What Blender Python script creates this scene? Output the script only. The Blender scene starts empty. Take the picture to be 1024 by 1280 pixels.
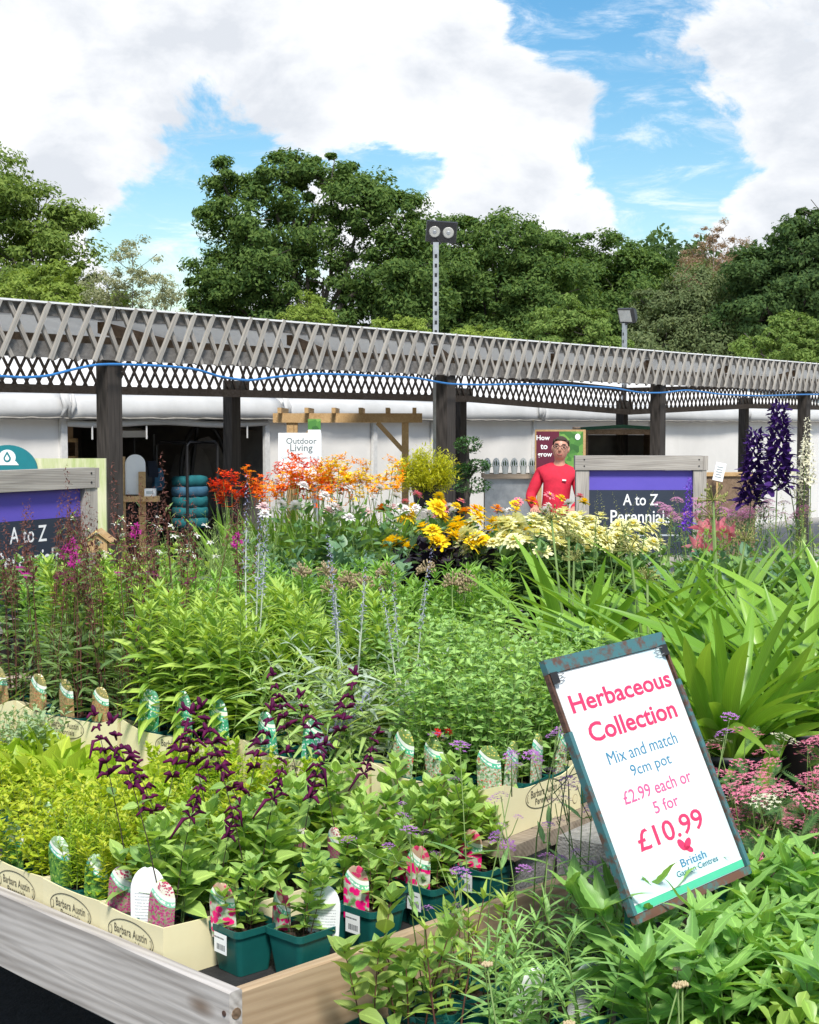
import bpy, math, random
import numpy as np
from mathutils import Vector, Matrix, Euler

scene = bpy.context.scene
COL = scene.collection
R = math.radians

# ------------------------------------------------------------------ camera
F, CU, CV = 1850.0, 512.0, 640.0          # focal length and centre in photo pixels
CAMZ = 1.70
PITCH = math.atan2(108.0, F)
cam_d = bpy.data.cameras.new('camera')
cam_d.sensor_fit = 'HORIZONTAL'
cam_d.sensor_width = 36.0
cam_d.lens = 36.0 * F / 1024.0
cam_d.clip_start = 0.05
cam_d.clip_end = 3000
cam = bpy.data.objects.new('camera', cam_d)
cam.location = (0, 0, CAMZ)
cam.rotation_euler = (R(90) - PITCH, 0, 0)
COL.objects.link(cam)
scene.camera = cam

def ray(u, v):
    a, b = (u - CU), (v - CV)
    c, s = math.cos(PITCH), math.sin(PITCH)
    return Vector((a, F * c - b * s, -(b * c + F * s)))
def at_z(u, v, z):                        # the point of a pixel's ray at height z
    d = ray(u, v); t = (z - CAMZ) / d.z
    return Vector((d.x * t, d.y * t, z))
def at_d(u, v, y):                        # the point of a pixel's ray at distance y
    d = ray(u, v); t = y / d.y
    return Vector((d.x * t, y, CAMZ + d.z * t))

# ------------------------------------------------------------------ sky and sun
SUN_EL, SUN_AZ = 52.0, 172.0             # azimuth clockwise from +Y
world = bpy.data.worlds.new('World'); scene.world = world
world.use_nodes = True
wn = world.node_tree.nodes; wl = world.node_tree.links
wn.clear()
def wnode(t, **kw):
    n = wn.new(t)
    for k, v in kw.items(): setattr(n, k, v)
    return n
wout = wnode('ShaderNodeOutputWorld')
tc = wnode('ShaderNodeTexCoord')
sky = wnode('ShaderNodeTexSky', sky_type='NISHITA', sun_disc=False,
            sun_elevation=R(SUN_EL), sun_rotation=R(SUN_AZ))
sky.air_density = 1.3; sky.dust_density = 0.3; sky.ozone_density = 2.2
hsv = wnode('ShaderNodeHueSaturation'); hsv.inputs['Saturation'].default_value = 1.42; hsv.inputs['Hue'].default_value = 0.497
wl.new(sky.outputs[0], hsv.inputs['Color'])
bg_sky = wnode('ShaderNodeBackground'); bg_sky.inputs[1].default_value = 0.055
wl.new(hsv.outputs[0], bg_sky.inputs[0])
def wmath(op, a, b=None):
    n = wnode('ShaderNodeMath', operation=op)
    for i, x in enumerate((a, b)):
        if x is None: continue
        if isinstance(x, (int, float)): n.inputs[i].default_value = x
        else: wl.new(x, n.inputs[i])
    return n.outputs[0]
mp = wnode('ShaderNodeMapping'); mp.inputs['Scale'].default_value = (1, 1, 1.7)
wl.new(tc.outputs['Generated'], mp.inputs[0])
def wnoise(scale, detail, rough, off=0.0, dist=0.0):
    n = wnode('ShaderNodeTexNoise'); n.inputs['Scale'].default_value = scale
    n.inputs['Detail'].default_value = detail; n.inputs['Roughness'].default_value = rough
    n.inputs['Distortion'].default_value = dist
    m2 = wnode('ShaderNodeVectorMath', operation='ADD'); m2.inputs[1].default_value = (off, off, off)
    wl.new(mp.outputs[0], m2.inputs[0]); wl.new(m2.outputs[0], n.inputs['Vector'])
    return n.outputs[0]
dens = wmath('ADD', wmath('MULTIPLY', wnoise(11.0, 12, 0.62, 3.1, 0.35), 1.9), -0.45)
# banks of cloud and the blue gaps between them, as directions on the sky
for (u, v, r, a) in [
        (90, 60, 260, .30), (380, 60, 260, .32), (590, 110, 130, .22), (600, 255, 130, .22), (110, 225, 75, .22),
        (965, 60, 100, .34), (960, 215, 90, .25), (905, 285, 70, .25), (830, 300, 45, .18), (990, 290, 60, .25),
        (30, 170, 80, .22), (740, 110, 60, .25), (690, 130, 60, .2), (640, 270, 90, .2), (740, 270, 40, .2), (290, 330, 30, .05), (450, 330, 130, .10), (20, 330, 120, .1),
        (240, 270, 105, -.60), (205, 330, 60, -.45), (330, 220, 70, -.50), (300, 300, 60, -.35), (450, 215, 50, -.48), (545, 205, 48, -.45), (505, 230, 40, -.3),
        (760, 30, 70, -.60), (860, 165, 80, -.48), (800, 225, 60, -.45), (700, 60, 40, -.22), (640, 200, 25, -.15),
        (660, 5, 40, -.25), (880, 245, 45, -.40), (800, 275, 30, -.25), (930, 140, 40, -.15)]:
    c = ray(u, v).normalized()
    sb = wnode('ShaderNodeVectorMath', operation='DISTANCE'); sb.inputs[1].default_value = c
    wl.new(tc.outputs['Generated'], sb.inputs[0])
    q = wmath('MULTIPLY', sb.outputs['Value'], F / r)
    e = wmath('POWER', 2.718, wmath('MULTIPLY', wmath('MULTIPLY', q, q), -1.0))
    dens = wmath('ADD', dens, wmath('MULTIPLY', e, a))
cover = wnode('ShaderNodeMapRange', interpolation_type='SMOOTHSTEP')
wl.new(dens, cover.inputs['Value'])
cover.inputs['From Min'].default_value = 0.42; cover.inputs['From Max'].default_value = 0.66
shade = wnode('ShaderNodeValToRGB')
shade.color_ramp.elements[0].position = 0.38; shade.color_ramp.elements[0].color = (1.0, 1.0, 1.0, 1)
shade.color_ramp.elements[1].position = 0.58; shade.color_ramp.elements[1].color = (0.60, 0.63, 0.68, 1)
thick = wmath('ADD', wmath('MULTIPLY', wnoise(6.0, 8, 0.55, 8.3, 0.3), 0.75), wmath('MULTIPLY', dens, 0.16))
wl.new(thick, shade.inputs[0])
bg_cloud = wnode('ShaderNodeBackground'); bg_cloud.inputs[1].default_value = 0.49
wl.new(shade.outputs[0], bg_cloud.inputs[0])
mix = wnode('ShaderNodeMixShader')
mp2 = wnode('ShaderNodeMapping'); mp2.inputs['Scale'].default_value = (1.6, 1.6, 5.5); mp2.inputs['Rotation'].default_value = (0, R(-14), 0)
wl.new(tc.outputs['Generated'], mp2.inputs[0])
vn = wnode('ShaderNodeTexNoise'); vn.inputs['Scale'].default_value = 9.0; vn.inputs['Detail'].default_value = 9; vn.inputs['Roughness'].default_value = .68; vn.inputs['Distortion'].default_value = .6
wl.new(mp2.outputs[0], vn.inputs['Vector'])
veil = wnode('ShaderNodeMapRange', interpolation_type='SMOOTHSTEP'); wl.new(vn.outputs[0], veil.inputs['Value'])
veil.inputs['From Min'].default_value = .46; veil.inputs['From Max'].default_value = .72; veil.inputs['To Max'].default_value = .55
cov = wmath('MAXIMUM', cover.outputs[0], veil.outputs[0])
wl.new(cov, mix.inputs[0]); wl.new(bg_sky.outputs[0], mix.inputs[1]); wl.new(bg_cloud.outputs[0], mix.inputs[2])
wl.new(mix.outputs[0], wout.inputs[0])

sun_d = bpy.data.lights.new('sun', 'SUN')
sun_d.energy = 2.1; sun_d.angle = R(12.0); sun_d.color = (1.0, 0.95, 0.87)
sun = bpy.data.objects.new('sun', sun_d); COL.objects.link(sun)
sdir = Vector((math.sin(R(SUN_AZ)) * math.cos(R(SUN_EL)), math.cos(R(SUN_AZ)) * math.cos(R(SUN_EL)), math.sin(R(SUN_EL))))
sun.rotation_euler = (-sdir).to_track_quat('-Z', 'Y').to_euler()
sun.location = sdir * 30

scene.view_settings.view_transform = 'Standard'
scene.view_settings.look = 'None'
scene.view_settings.gamma = 1.0
scene.view_settings.exposure = 1.42
scene.view_settings.use_curve_mapping = False
try:
    scene.cycles.use_denoising = True
    scene.cycles.max_bounces = 8; scene.cycles.transparent_max_bounces = 8
    scene.cycles.transmission_bounces = 6; scene.cycles.diffuse_bounces = 4
    scene.cycles.caustics_reflective = False; scene.cycles.caustics_refractive = False
except Exception: pass

# ------------------------------------------------------------------ materials
MATS = {}
def _new(name):
    m = bpy.data.materials.new(name); m.use_nodes = True
    m.node_tree.nodes.clear(); MATS[name] = m
    return m, m.node_tree.nodes, m.node_tree.links
def _out(m, nn, ll, sh):
    o = nn.new('ShaderNodeOutputMaterial'); ll.new(sh, o.inputs[0])
def c4(c): return (c[0], c[1], c[2], 1)
def plain(name, col, rough=0.6, col2=None, scale=20.0, metal=0.0, bump=0.0, spec=0.4, stretch=(1, 1, 1), bscale=None):
    """paint, card, plastic, stone: two tones by noise plus a little relief"""
    m, nn, ll = _new(name)
    p = nn.new('ShaderNodeBsdfPrincipled')
    p.inputs['Roughness'].default_value = rough; p.inputs['Metallic'].default_value = metal
    p.inputs['Specular IOR Level'].default_value = spec
    t = nn.new('ShaderNodeTexCoord'); mpp = nn.new('ShaderNodeMapping'); mpp.inputs['Scale'].default_value = stretch
    ll.new(t.outputs['Object'], mpp.inputs[0])
    col2 = col2 or tuple(x * 0.82 for x in col)
    n = nn.new('ShaderNodeTexNoise'); n.inputs['Scale'].default_value = scale; n.inputs['Detail'].default_value = 6
    n.inputs['Roughness'].default_value = .65
    ll.new(mpp.outputs[0], n.inputs['Vector'])
    r = nn.new('ShaderNodeValToRGB'); r.color_ramp.elements[0].position = .35; r.color_ramp.elements[1].position = .68
    r.color_ramp.elements[0].color = c4(col2); r.color_ramp.elements[1].color = c4(col)
    ll.new(n.outputs[0], r.inputs[0]); ll.new(r.outputs[0], p.inputs['Base Color'])
    if bump:
        n2 = nn.new('ShaderNodeTexNoise'); n2.inputs['Scale'].default_value = bscale or scale * 3; n2.inputs['Detail'].default_value = 5
        ll.new(mpp.outputs[0], n2.inputs['Vector'])
        b = nn.new('ShaderNodeBump'); b.inputs['Strength'].default_value = bump; b.inputs['Distance'].default_value = .01
        ll.new(n2.outputs[0], b.inputs['Height']); ll.new(b.outputs[0], p.inputs['Normal'])
    _out(m, nn, ll, p.outputs[0]); return m
def wood(name, a, b, axis='X', knots=True, scale=1.0, rough=.8):
    """sawn timber, grain along the object's own axis"""
    m, nn, ll = _new(name)
    p = nn.new('ShaderNodeBsdfPrincipled'); p.inputs['Roughness'].default_value = rough
    p.inputs['Specular IOR Level'].default_value = .25
    t = nn.new('ShaderNodeTexCoord'); mpp = nn.new('ShaderNodeMapping')
    s = [26, 26, 26]; s['XYZ'.index(axis)] = 1.6
    mpp.inputs['Scale'].default_value = [x * scale for x in s]
    oi = nn.new('ShaderNodeObjectInfo')
    sh = nn.new('ShaderNodeVectorMath'); sh.operation = 'SCALE'; sh.inputs[0].default_value = (7, 3, 5); ll.new(oi.outputs['Random'], sh.inputs['Scale'])
    ad = nn.new('ShaderNodeVectorMath'); ad.operation = 'ADD'
    ll.new(t.outputs['Object'], ad.inputs[0]); ll.new(sh.outputs[0], ad.inputs[1]); ll.new(ad.outputs[0], mpp.inputs[0])
    n = nn.new('ShaderNodeTexNoise'); n.inputs['Scale'].default_value = 1.0; n.inputs['Detail'].default_value = 6; n.inputs['Distortion'].default_value = 1.4
    ll.new(mpp.outputs[0], n.inputs['Vector'])
    r = nn.new('ShaderNodeValToRGB'); r.color_ramp.elements[0].position = .3; r.color_ramp.elements[1].position = .66
    r.color_ramp.elements[0].color = c4(b); r.color_ramp.elements[1].color = c4(a)
    wv = nn.new('ShaderNodeTexWave'); wv.wave_type = 'BANDS'; wv.bands_direction = 'DIAGONAL'; wv.inputs['Scale'].default_value = 1.0
    wv.inputs['Distortion'].default_value = 5.0; wv.inputs['Detail'].default_value = 3.0; wv.inputs['Detail Scale'].default_value = 0.7
    mw = nn.new('ShaderNodeMapping'); q = [46, 46, 46]; q['XYZ'.index(axis)] = 2.2; mw.inputs['Scale'].default_value = [x * scale for x in q]
    ll.new(ad.outputs[0], mw.inputs[0]); ll.new(mw.outputs[0], wv.inputs['Vector'])
    av = nn.new('ShaderNodeMath'); av.operation = 'MULTIPLY_ADD'; av.inputs[1].default_value = .17; ll.new(wv.outputs['Fac'], av.inputs[0])
    sc_ = nn.new('ShaderNodeMath'); sc_.operation = 'MULTIPLY'; sc_.inputs[1].default_value = .84; ll.new(n.outputs[0], sc_.inputs[0]); ll.new(sc_.outputs[0], av.inputs[2])
    ll.new(av.outputs[0], r.inputs[0])
    n3 = nn.new('ShaderNodeTexNoise'); n3.inputs['Scale'].default_value = 3.5 * scale; n3.inputs['Detail'].default_value = 4
    ll.new(ad.outputs[0], n3.inputs['Vector'])
    mr = nn.new('ShaderNodeMapRange'); mr.inputs['To Min'].default_value = .84; mr.inputs['To Max'].default_value = 1.12
    ll.new(n3.outputs[0], mr.inputs[0])
    mu = nn.new('ShaderNodeVectorMath'); mu.operation = 'SCALE'
    ll.new(r.outputs[0], mu.inputs[0]); ll.new(mr.outputs[0], mu.inputs['Scale'])
    colr = mu.outputs[0]
    if knots:
        v = nn.new('ShaderNodeTexVoronoi'); v.inputs['Scale'].default_value = 1.0
        mk = nn.new('ShaderNodeMapping'); k = [7, 7, 7]; k['XYZ'.index(axis)] = 3.0
        mk.inputs['Scale'].default_value = [x * scale for x in k]
        ll.new(ad.outputs[0], mk.inputs[0]); ll.new(mk.outputs[0], v.inputs['Vector'])
        kr = nn.new('ShaderNodeValToRGB'); kr.color_ramp.elements[0].position = .045; kr.color_ramp.elements[1].position = .12
        kr.color_ramp.elements[0].color = (.42, .33, .26, 1); kr.color_ramp.elements[1].color = (1, 1, 1, 1)
        ll.new(v.outputs['Distance'], kr.inputs[0])
        mm = nn.new('ShaderNodeVectorMath'); mm.operation = 'MULTIPLY'
        ll.new(colr, mm.inputs[0]); ll.new(kr.outputs[0], mm.inputs[1]); colr = mm.outputs[0]
    ll.new(colr, p.inputs['Base Color'])
    bu = nn.new('ShaderNodeBump'); bu.inputs['Strength'].default_value = .35; bu.inputs['Distance'].default_value = .004
    ll.new(n.outputs[0], bu.inputs['Height']); ll.new(bu.outputs[0], p.inputs['Normal'])
    _out(m, nn, ll, p.outputs[0]); return m
def leafm(name, a, b, rough=.42, trans=.32, rib=1.35, tint=None, vein=True, spec=.35):
    """leaf or petal: tone per leaf, paler midrib, light passing through the blade"""
    m, nn, ll = _new(name)
    g = nn.new('ShaderNodeNewGeometry'); oi = nn.new('ShaderNodeObjectInfo')
    ad = nn.new('ShaderNodeMath'); ad.operation = 'ADD'
    ll.new(g.outputs['Random Per Island'], ad.inputs[0])
    s = nn.new('ShaderNodeMath'); s.operation = 'MULTIPLY'; s.inputs[1].default_value = 3.0
    ll.new(oi.outputs['Random'], s.inputs[0]); ll.new(s.outputs[0], ad.inputs[1])
    fr = nn.new('ShaderNodeMath'); fr.operation = 'FRACT'; ll.new(ad.outputs[0], fr.inputs[0])
    r = nn.new('ShaderNodeValToRGB')
    r.color_ramp.elements[0].color = c4(a); r.color_ramp.elements[1].color = c4(b)
    ll.new(fr.outputs[0], r.inputs[0]); col = r.outputs[0]
    if vein:
        uv = nn.new('ShaderNodeUVMap'); uv.uv_map = 'uv'
        sx = nn.new('ShaderNodeSeparateXYZ'); ll.new(uv.outputs[0], sx.inputs[0])
        d = nn.new('ShaderNodeMath'); d.operation = 'SUBTRACT'; d.inputs[1].default_value = .5; ll.new(sx.outputs[0], d.inputs[0])
        ab = nn.new('ShaderNodeMath'); ab.operation = 'ABSOLUTE'; ll.new(d.outputs[0], ab.inputs[0])
        mr = nn.new('ShaderNodeMapRange'); mr.inputs['From Min'].default_value = .02; mr.inputs['From Max'].default_value = .09
        mr.inputs['To Min'].default_value = rib; mr.inputs['To Max'].default_value = 1.0
        ll.new(ab.outputs[0], mr.inputs[0])
        # side veins
        w = nn.new('ShaderNodeMath'); w.operation = 'MULTIPLY_ADD'; w.inputs[1].default_value = -60.0
        v2 = nn.new('ShaderNodeMath'); v2.operation = 'MULTIPLY'; v2.inputs[1].default_value = 55.0; ll.new(sx.outputs[1], v2.inputs[0])
        ll.new(ab.outputs[0], w.inputs[0]); ll.new(v2.outputs[0], w.inputs[2])
        sn = nn.new('ShaderNodeMath'); sn.operation = 'SINE'; ll.new(w.outputs[0], sn.inputs[0])
        m2 = nn.new('ShaderNodeMath'); m2.operation = 'MULTIPLY_ADD'; m2.inputs[1].default_value = .07
        ll.new(sn.outputs[0], m2.inputs[0]); ll.new(mr.outputs[0], m2.inputs[2])
        mu = nn.new('ShaderNodeVectorMath'); mu.operation = 'SCALE'
        ll.new(col, mu.inputs[0]); ll.new(m2.outputs[0], mu.inputs['Scale']); col = mu.outputs[0]
    p = nn.new('ShaderNodeBsdfPrincipled'); p.inputs['Roughness'].default_value = rough
    p.inputs['Specular IOR Level'].default_value = spec
    ll.new(col, p.inputs['Base Color'])
    t = nn.new('ShaderNodeBsdfTranslucent')
    tm = nn.new('ShaderNodeVectorMath'); tm.operation = 'MULTIPLY'; tm.inputs[1].default_value = tint or (1.25, 1.15, .55)
    ll.new(col, tm.inputs[0]); ll.new(tm.outputs[0], t.inputs[0])
    mx = nn.new('ShaderNodeMixShader'); mx.inputs[0].default_value = min(.5, trans * 1.35)
    ll.new(p.outputs[0], mx.inputs[1]); ll.new(t.outputs[0], mx.inputs[2])
    _out(m, nn, ll, mx.outputs[0]); return m

# ------------------------------------------------------------------ mesh building
class G:
    """collects polygons; build() makes ONE mesh"""
    def __init__(s): s.v, s.f, s.uv, s.mi, s.n = [], [], [], [], 0
    def add(s, V, Fa, uv=None, mi=0):
        V = np.asarray(V, dtype=np.float32).reshape(-1, 3)
        if not isinstance(Fa, list): Fa = [np.asarray(Fa)]
        for f in Fa:
            f = np.asarray(f, dtype=np.int32)
            if f.ndim == 1: f = f[None]
            s.f.append(f + s.n); s.mi.append(mi)
            s.uv.append(np.zeros((f.shape[0], f.shape[1], 2), np.float32) if uv is None else np.asarray(uv, np.float32)[f])
        s.v.append(V); s.n += len(V); return s
    def mesh(s, name, mats, smooth=False):
        me = bpy.data.meshes.new(name)
        if not s.v: return me
        V = np.concatenate(s.v)
        loops = np.concatenate([f.ravel() for f in s.f])
        cnt = np.concatenate([np.full(len(f), f.shape[1], np.int32) for f in s.f])
        st = np.concatenate([[0], np.cumsum(cnt)[:-1]]).astype(np.int32)
        me.vertices.add(len(V)); me.vertices.foreach_set('co', V.ravel())
        me.loops.add(len(loops)); me.loops.foreach_set('vertex_index', loops)
        me.polygons.add(len(cnt)); me.polygons.foreach_set('loop_start', st)
        me.polygons.foreach_set('material_index', np.concatenate([np.full(len(f), m, np.int32) for f, m in zip(s.f, s.mi)]))
        me.polygons.foreach_set('use_smooth', np.full(len(cnt), bool(smooth)))
        u = me.uv_layers.new(name='uv')
        u.data.foreach_set('uv', np.concatenate([x.reshape(-1, 2) for x in s.uv]).ravel())
        for m in (mats if isinstance(mats, (list, tuple)) else [mats]): me.materials.append(MATS[m] if isinstance(m, str) else m)
        me.update(calc_edges=True); me.validate()
        return me
    # shapes
    def box(s, a, b, mi=0, mat=None):
        x0, y0, z0 = a; x1, y1, z1 = b
        V = np.array([(x0, y0, z0), (x1, y0, z0), (x1, y1, z0), (x0, y1, z0), (x0, y0, z1), (x1, y0, z1), (x1, y1, z1), (x0, y1, z1)], float)
        if mat is not None: V = V @ np.array(mat.to_3x3()).T + np.array(mat.translation)
        return s.add(V, [(0, 3, 2, 1), (4, 5, 6, 7), (0, 1, 5, 4), (1, 2, 6, 5), (2, 3, 7, 6), (3, 0, 4, 7)], mi=mi)
    def bar(s, p, q, w, t, up=(0, 0, 1), mi=0):
        """a square-edged bar from p to q, w wide and t thick (t along up)"""
        p, q = Vector(p), Vector(q); d = (q - p); L = d.length; d.normalize()
        u = Vector(up); x = d.cross(u)
        if x.length < 1e-5: x = d.cross(Vector((1, 0, 0)))
        x.normalize(); z = x.cross(d)
        M = Matrix((x, d, z)).transposed().to_4x4(); M.translation = p
        return s.box((-w / 2, 0, -t / 2), (w / 2, L, t / 2), mi, M)
    def tube(s, pts, rad, k=6, mi=0, cap=True):
        P = np.asarray([tuple(x) for x in pts], float); n = len(P)
        rad = np.broadcast_to(np.asarray(rad, float), (n,))
        T = np.gradient(P, axis=0); T /= np.linalg.norm(T, axis=1)[:, None] + 1e-12
        ref = np.array((0, 0, 1.0)) if abs(T[0][2]) < .9 else np.array((1.0, 0, 0))
        A = np.cross(T, ref); A /= np.linalg.norm(A, axis=1)[:, None] + 1e-12
        B = np.cross(T, A)
        th = np.arange(k) * 2 * math.pi / k
        V = P[:, None] + rad[:, None, None] * (np.cos(th)[None, :, None] * A[:, None] + np.sin(th)[None, :, None] * B[:, None])
        i = np.arange(n - 1)[:, None] * k; j = np.arange(k)[None]; j2 = (j + 1) % k
        f = np.stack([i + j, i + j2, i + k + j2, i + k + j], -1).reshape(-1, 4)
        fs = [f]
        if cap: fs += [np.arange(k)[::-1], np.arange(k) + (n - 1) * k]
        return s.add(V.reshape(-1, 3), fs, mi=mi)
    def loft(s, loops, mi=0, cap0=True, cap1=True):
        L = [np.asarray(l, float) for l in loops]; k = len(L[0]); n = len(L)
        i = np.arange(n - 1)[:, None] * k; j = np.arange(k)[None]; j2 = (j + 1) % k
        fs = [np.stack([i + j, i + j2, i + k + j2, i + k + j], -1).reshape(-1, 4)]
        if cap0: fs.append(np.arange(k)[::-1])
        if cap1: fs.append(np.arange(k) + (n - 1) * k)
        return s.add(np.concatenate(L), fs, mi=mi)
    def prism(s, outline, z0, z1, mi=0, uv=False):
        """outline in xy, extruded in z"""
        o = np.asarray(outline, float); k = len(o)
        V = np.concatenate([np.c_[o, np.full(k, z0)], np.c_[o, np.full(k, z1)]])
        j = np.arange(k); j2 = (j + 1) % k
        U = None
        if uv:
            mn, mxx = o.min(0), o.max(0); u = (o - mn) / (mxx - mn); U = np.concatenate([u, u])
        return s.add(V, [np.stack([j, j2, j2 + k, j + k], -1), j[::-1], j + k], uv=U, mi=mi)
    def ball(s, c, r, nu=10, nv=7, mi=0):
        th = np.arange(nu) * 2 * math.pi / nu
        r = np.broadcast_to(np.asarray(r, float), (3,))
        lp = []
        for i in range(nv + 1):
            ph = math.pi * (i + .02) / (nv + .04) - math.pi / 2
            lp.append(np.c_[np.cos(th) * math.cos(ph) * r[0], np.sin(th) * math.cos(ph) * r[1], np.full(nu, math.sin(ph) * r[2])] + np.asarray(tuple(c)))
        return s.loft(lp, mi)
    def transform(s, M):
        A = np.array(M.to_3x3()); t = np.array(M.translation)
        s.v = [(v @ A.T + t).astype(np.float32) for v in s.v]; return s

def link(name, me, parent=None, kind=None, M=None):
    o = bpy.data.objects.new(name, me); COL.objects.link(o)
    if parent is not None: o.parent = parent
    if M is not None: o.matrix_basis = M
    if kind: o['kind'] = kind
    return o
def tag(o, label, cat, group=None):
    o['label'] = label; o['category'] = cat
    if group: o['group'] = group
    return o
def thing(name, label, cat, loc=(0, 0, 0), rz=0.0, group=None, M=None):
    o = bpy.data.objects.new(name, None); o.empty_display_size = .05; COL.objects.link(o)
    if M is not None: o.matrix_basis = M
    else:
        o.location = loc; o.rotation_euler = (0, 0, rz)
    return tag(o, label, cat, group)
def part(name, g, mats, parent, smooth=False, kind=None, M=None, label=None):
    o = link(name, g.mesh(name, mats, smooth), parent, kind, M)
    if label: o['label'] = label
    return o
_txt = {}
def text_mesh(body, mat, bold=0.0):
    """flat lettering as a mesh, box 1 high (cap height about .7), centred"""
    key = (body, mat, bold)
    if key in _txt: return _txt[key]
    cu = bpy.data.curves.new('lettering', 'FONT'); cu.body = body; cu.size = 1.0
    cu.align_x = 'CENTER'; cu.align_y = 'CENTER'; cu.offset = bold; cu.resolution_u = 3; cu.extrude = 0.0
    o = bpy.data.objects.new('lettering', cu); COL.objects.link(o)
    bpy.context.view_layer.update()
    me = bpy.data.meshes.new_from_object(o.evaluated_get(bpy.context.evaluated_depsgraph_get()))
    bpy.data.objects.remove(o); bpy.data.curves.remove(cu)
    co = np.zeros(len(me.vertices) * 3, np.float32); me.vertices.foreach_get('co', co); co = co.reshape(-1, 3)
    mn, mx = co.min(0), co.max(0); co -= (mn + mx) / 2; co[:, 2] = 0
    me.vertices.foreach_set('co', co.ravel()); me.update()
    me.materials.clear(); me.materials.append(MATS[mat]); me.name = 'lettering'
    _txt[key] = (me, float(mx[0] - mn[0]), float(mx[1] - mn[1]))
    return _txt[key]
def lettering(body, mat, parent, M, w=None, h=None, bold=0.0, name='lettering'):
    """write body in the xy plane of M, fitted to width w and / or height h"""
    me, tw, th = text_mesh(body, mat, bold)
    sx = w / tw if w else h / th; sy = h / th if h else sx
    return link(name, me, parent, None, M @ Matrix.Diagonal((sx, sy, 1, 1)))
def frame(o, x, y, z):
    M = Matrix((Vector(x).normalized(), Vector(y).normalized(), Vector(z).normalized())).transposed().to_4x4()
    M.translation = Vector(o); return M
RX90 = Matrix.Rotation(R(90), 4, 'X')
# ------------------------------------------------------------------ shared materials
plain('paving', (.34, .33, .315), .85, (.25, .24, .23), 3.0, bump=.3)
plain('tarmac', (.05, .05, .052), .9, (.028, .028, .03), 30, bump=.5)
wood('wood_grey', (.20, .19, .18), (.105, .098, .092), 'Y', knots=False)
wood('slat_wood', (.42, .40, .365), (.24, .225, .205), 'Y', knots=False)
wood('slat_wood_back', (.38, .355, .325), (.21, .195, .175), 'Y', knots=False)
wood('wood_dark', (.060, .052, .047), (.022, .019, .017), 'Z', knots=False)
wood('wood_dark_beam', (.17, .142, .125), (.085, .07, .06), 'Y', knots=False)
wood('wood_brown', (.24, .165, .11), (.12, .08, .05), 'Y', knots=False)
wood('wood_pine', (.50, .34, .17), (.36, .22, .095), 'Y', knots=False)
wood('wood_bench', (.52, .49, .465), (.27, .245, .225), 'X', scale=.7)
wood('wood_bench_warm', (.46, .345, .225), (.33, .23, .14), 'X', scale=.7)
wood('wood_plank', (.34, .28, .22), (.20, .16, .12), 'X')
wood('wood_sign', (.40, .375, .34), (.24, .22, .20), 'X', knots=True)
def sheet_mat():
    m, nn, ll = _new('roof_sheet'); p = nn.new('ShaderNodeBsdfPrincipled'); p.inputs['Base Color'].default_value = (.66, .67, .67, 1); p.inputs['Roughness'].default_value = .4
    t = nn.new('ShaderNodeBsdfTranslucent'); t.inputs[0].default_value = (.78, .79, .79, 1); x = nn.new('ShaderNodeMixShader'); x.inputs[0].default_value = .4
    ll.new(p.outputs[0], x.inputs[1]); ll.new(t.outputs[0], x.inputs[2]); _out(m, nn, ll, x.outputs[0])
sheet_mat()
plain('marquee', (.76, .745, .72), .55, (.68, .665, .64), 1.2, bump=.35, bscale=2.5)
plain('marquee_band', (.56, .56, .555), .5, (.46, .46, .45), 1.6, bump=.25, bscale=3)
plain('dirt_band', (.33, .31, .28), .8, (.16, .15, .13), 6)
plain('white_metal', (.66, .66, .65), .4)
plain('white_plastic', (.78, .79, .80), .35, (.74, .75, .76))
plain('galv', (.42, .44, .46), .4, (.30, .32, .34), 12, metal=.6)
plain('black_plastic', (.025, .026, .03), .45)
plain('lamp_black', (.02, .02, .022), .4)
plain('hose_blue', (.035, .20, .52), .35, (.03, .16, .42))
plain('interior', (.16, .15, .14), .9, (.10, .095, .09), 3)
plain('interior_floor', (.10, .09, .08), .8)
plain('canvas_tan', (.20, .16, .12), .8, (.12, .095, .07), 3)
plain('teal_cloth', (.012, .15, .17), .8, (.008, .10, .12), 8)
plain('blue_cloth', (.05, .15, .24), .8, (.03, .10, .17), 8)
plain('navy_cloth', (.012, .018, .035), .8)
plain('card_brown', (.42, .28, .16), .8)
plain('paper', (.80, .82, .83), .6, (.76, .78, .80))
plain('teal_sign', (.01, .19, .22), .45, (.012, .17, .20))
plain('violet', (.115, .085, .46), .5, (.105, .078, .43), 6)
plain('slate', (.030, .040, .062), .5, (.024, .033, .052), 6)
plain('ink_white', (.82, .83, .84), .5, (.8, .81, .82))
plain('ink_grey', (.16, .19, .20), .6, (.15, .18, .19))
plain('ink_light', (.45, .50, .52), .6)
plain('maroon', (.12, .012, .035), .5)
plain('stone_block', (.40, .39, .375), .9, (.22, .215, .205), 60, bump=.6)
plain('red_shirt', (.62, .018, .05), .8, (.45, .012, .035), 12, bump=.4, bscale=14)
plain('skin', (.58, .31, .22), .5, (.50, .24, .17), 25)
plain('hair', (.055, .036, .026), .7)
plain('trouser', (.02, .022, .03), .8)
plain('bark', (.115, .10, .085), .95, (.05, .042, .035), 6, bump=.6, stretch=(2, 2, .5))

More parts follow.
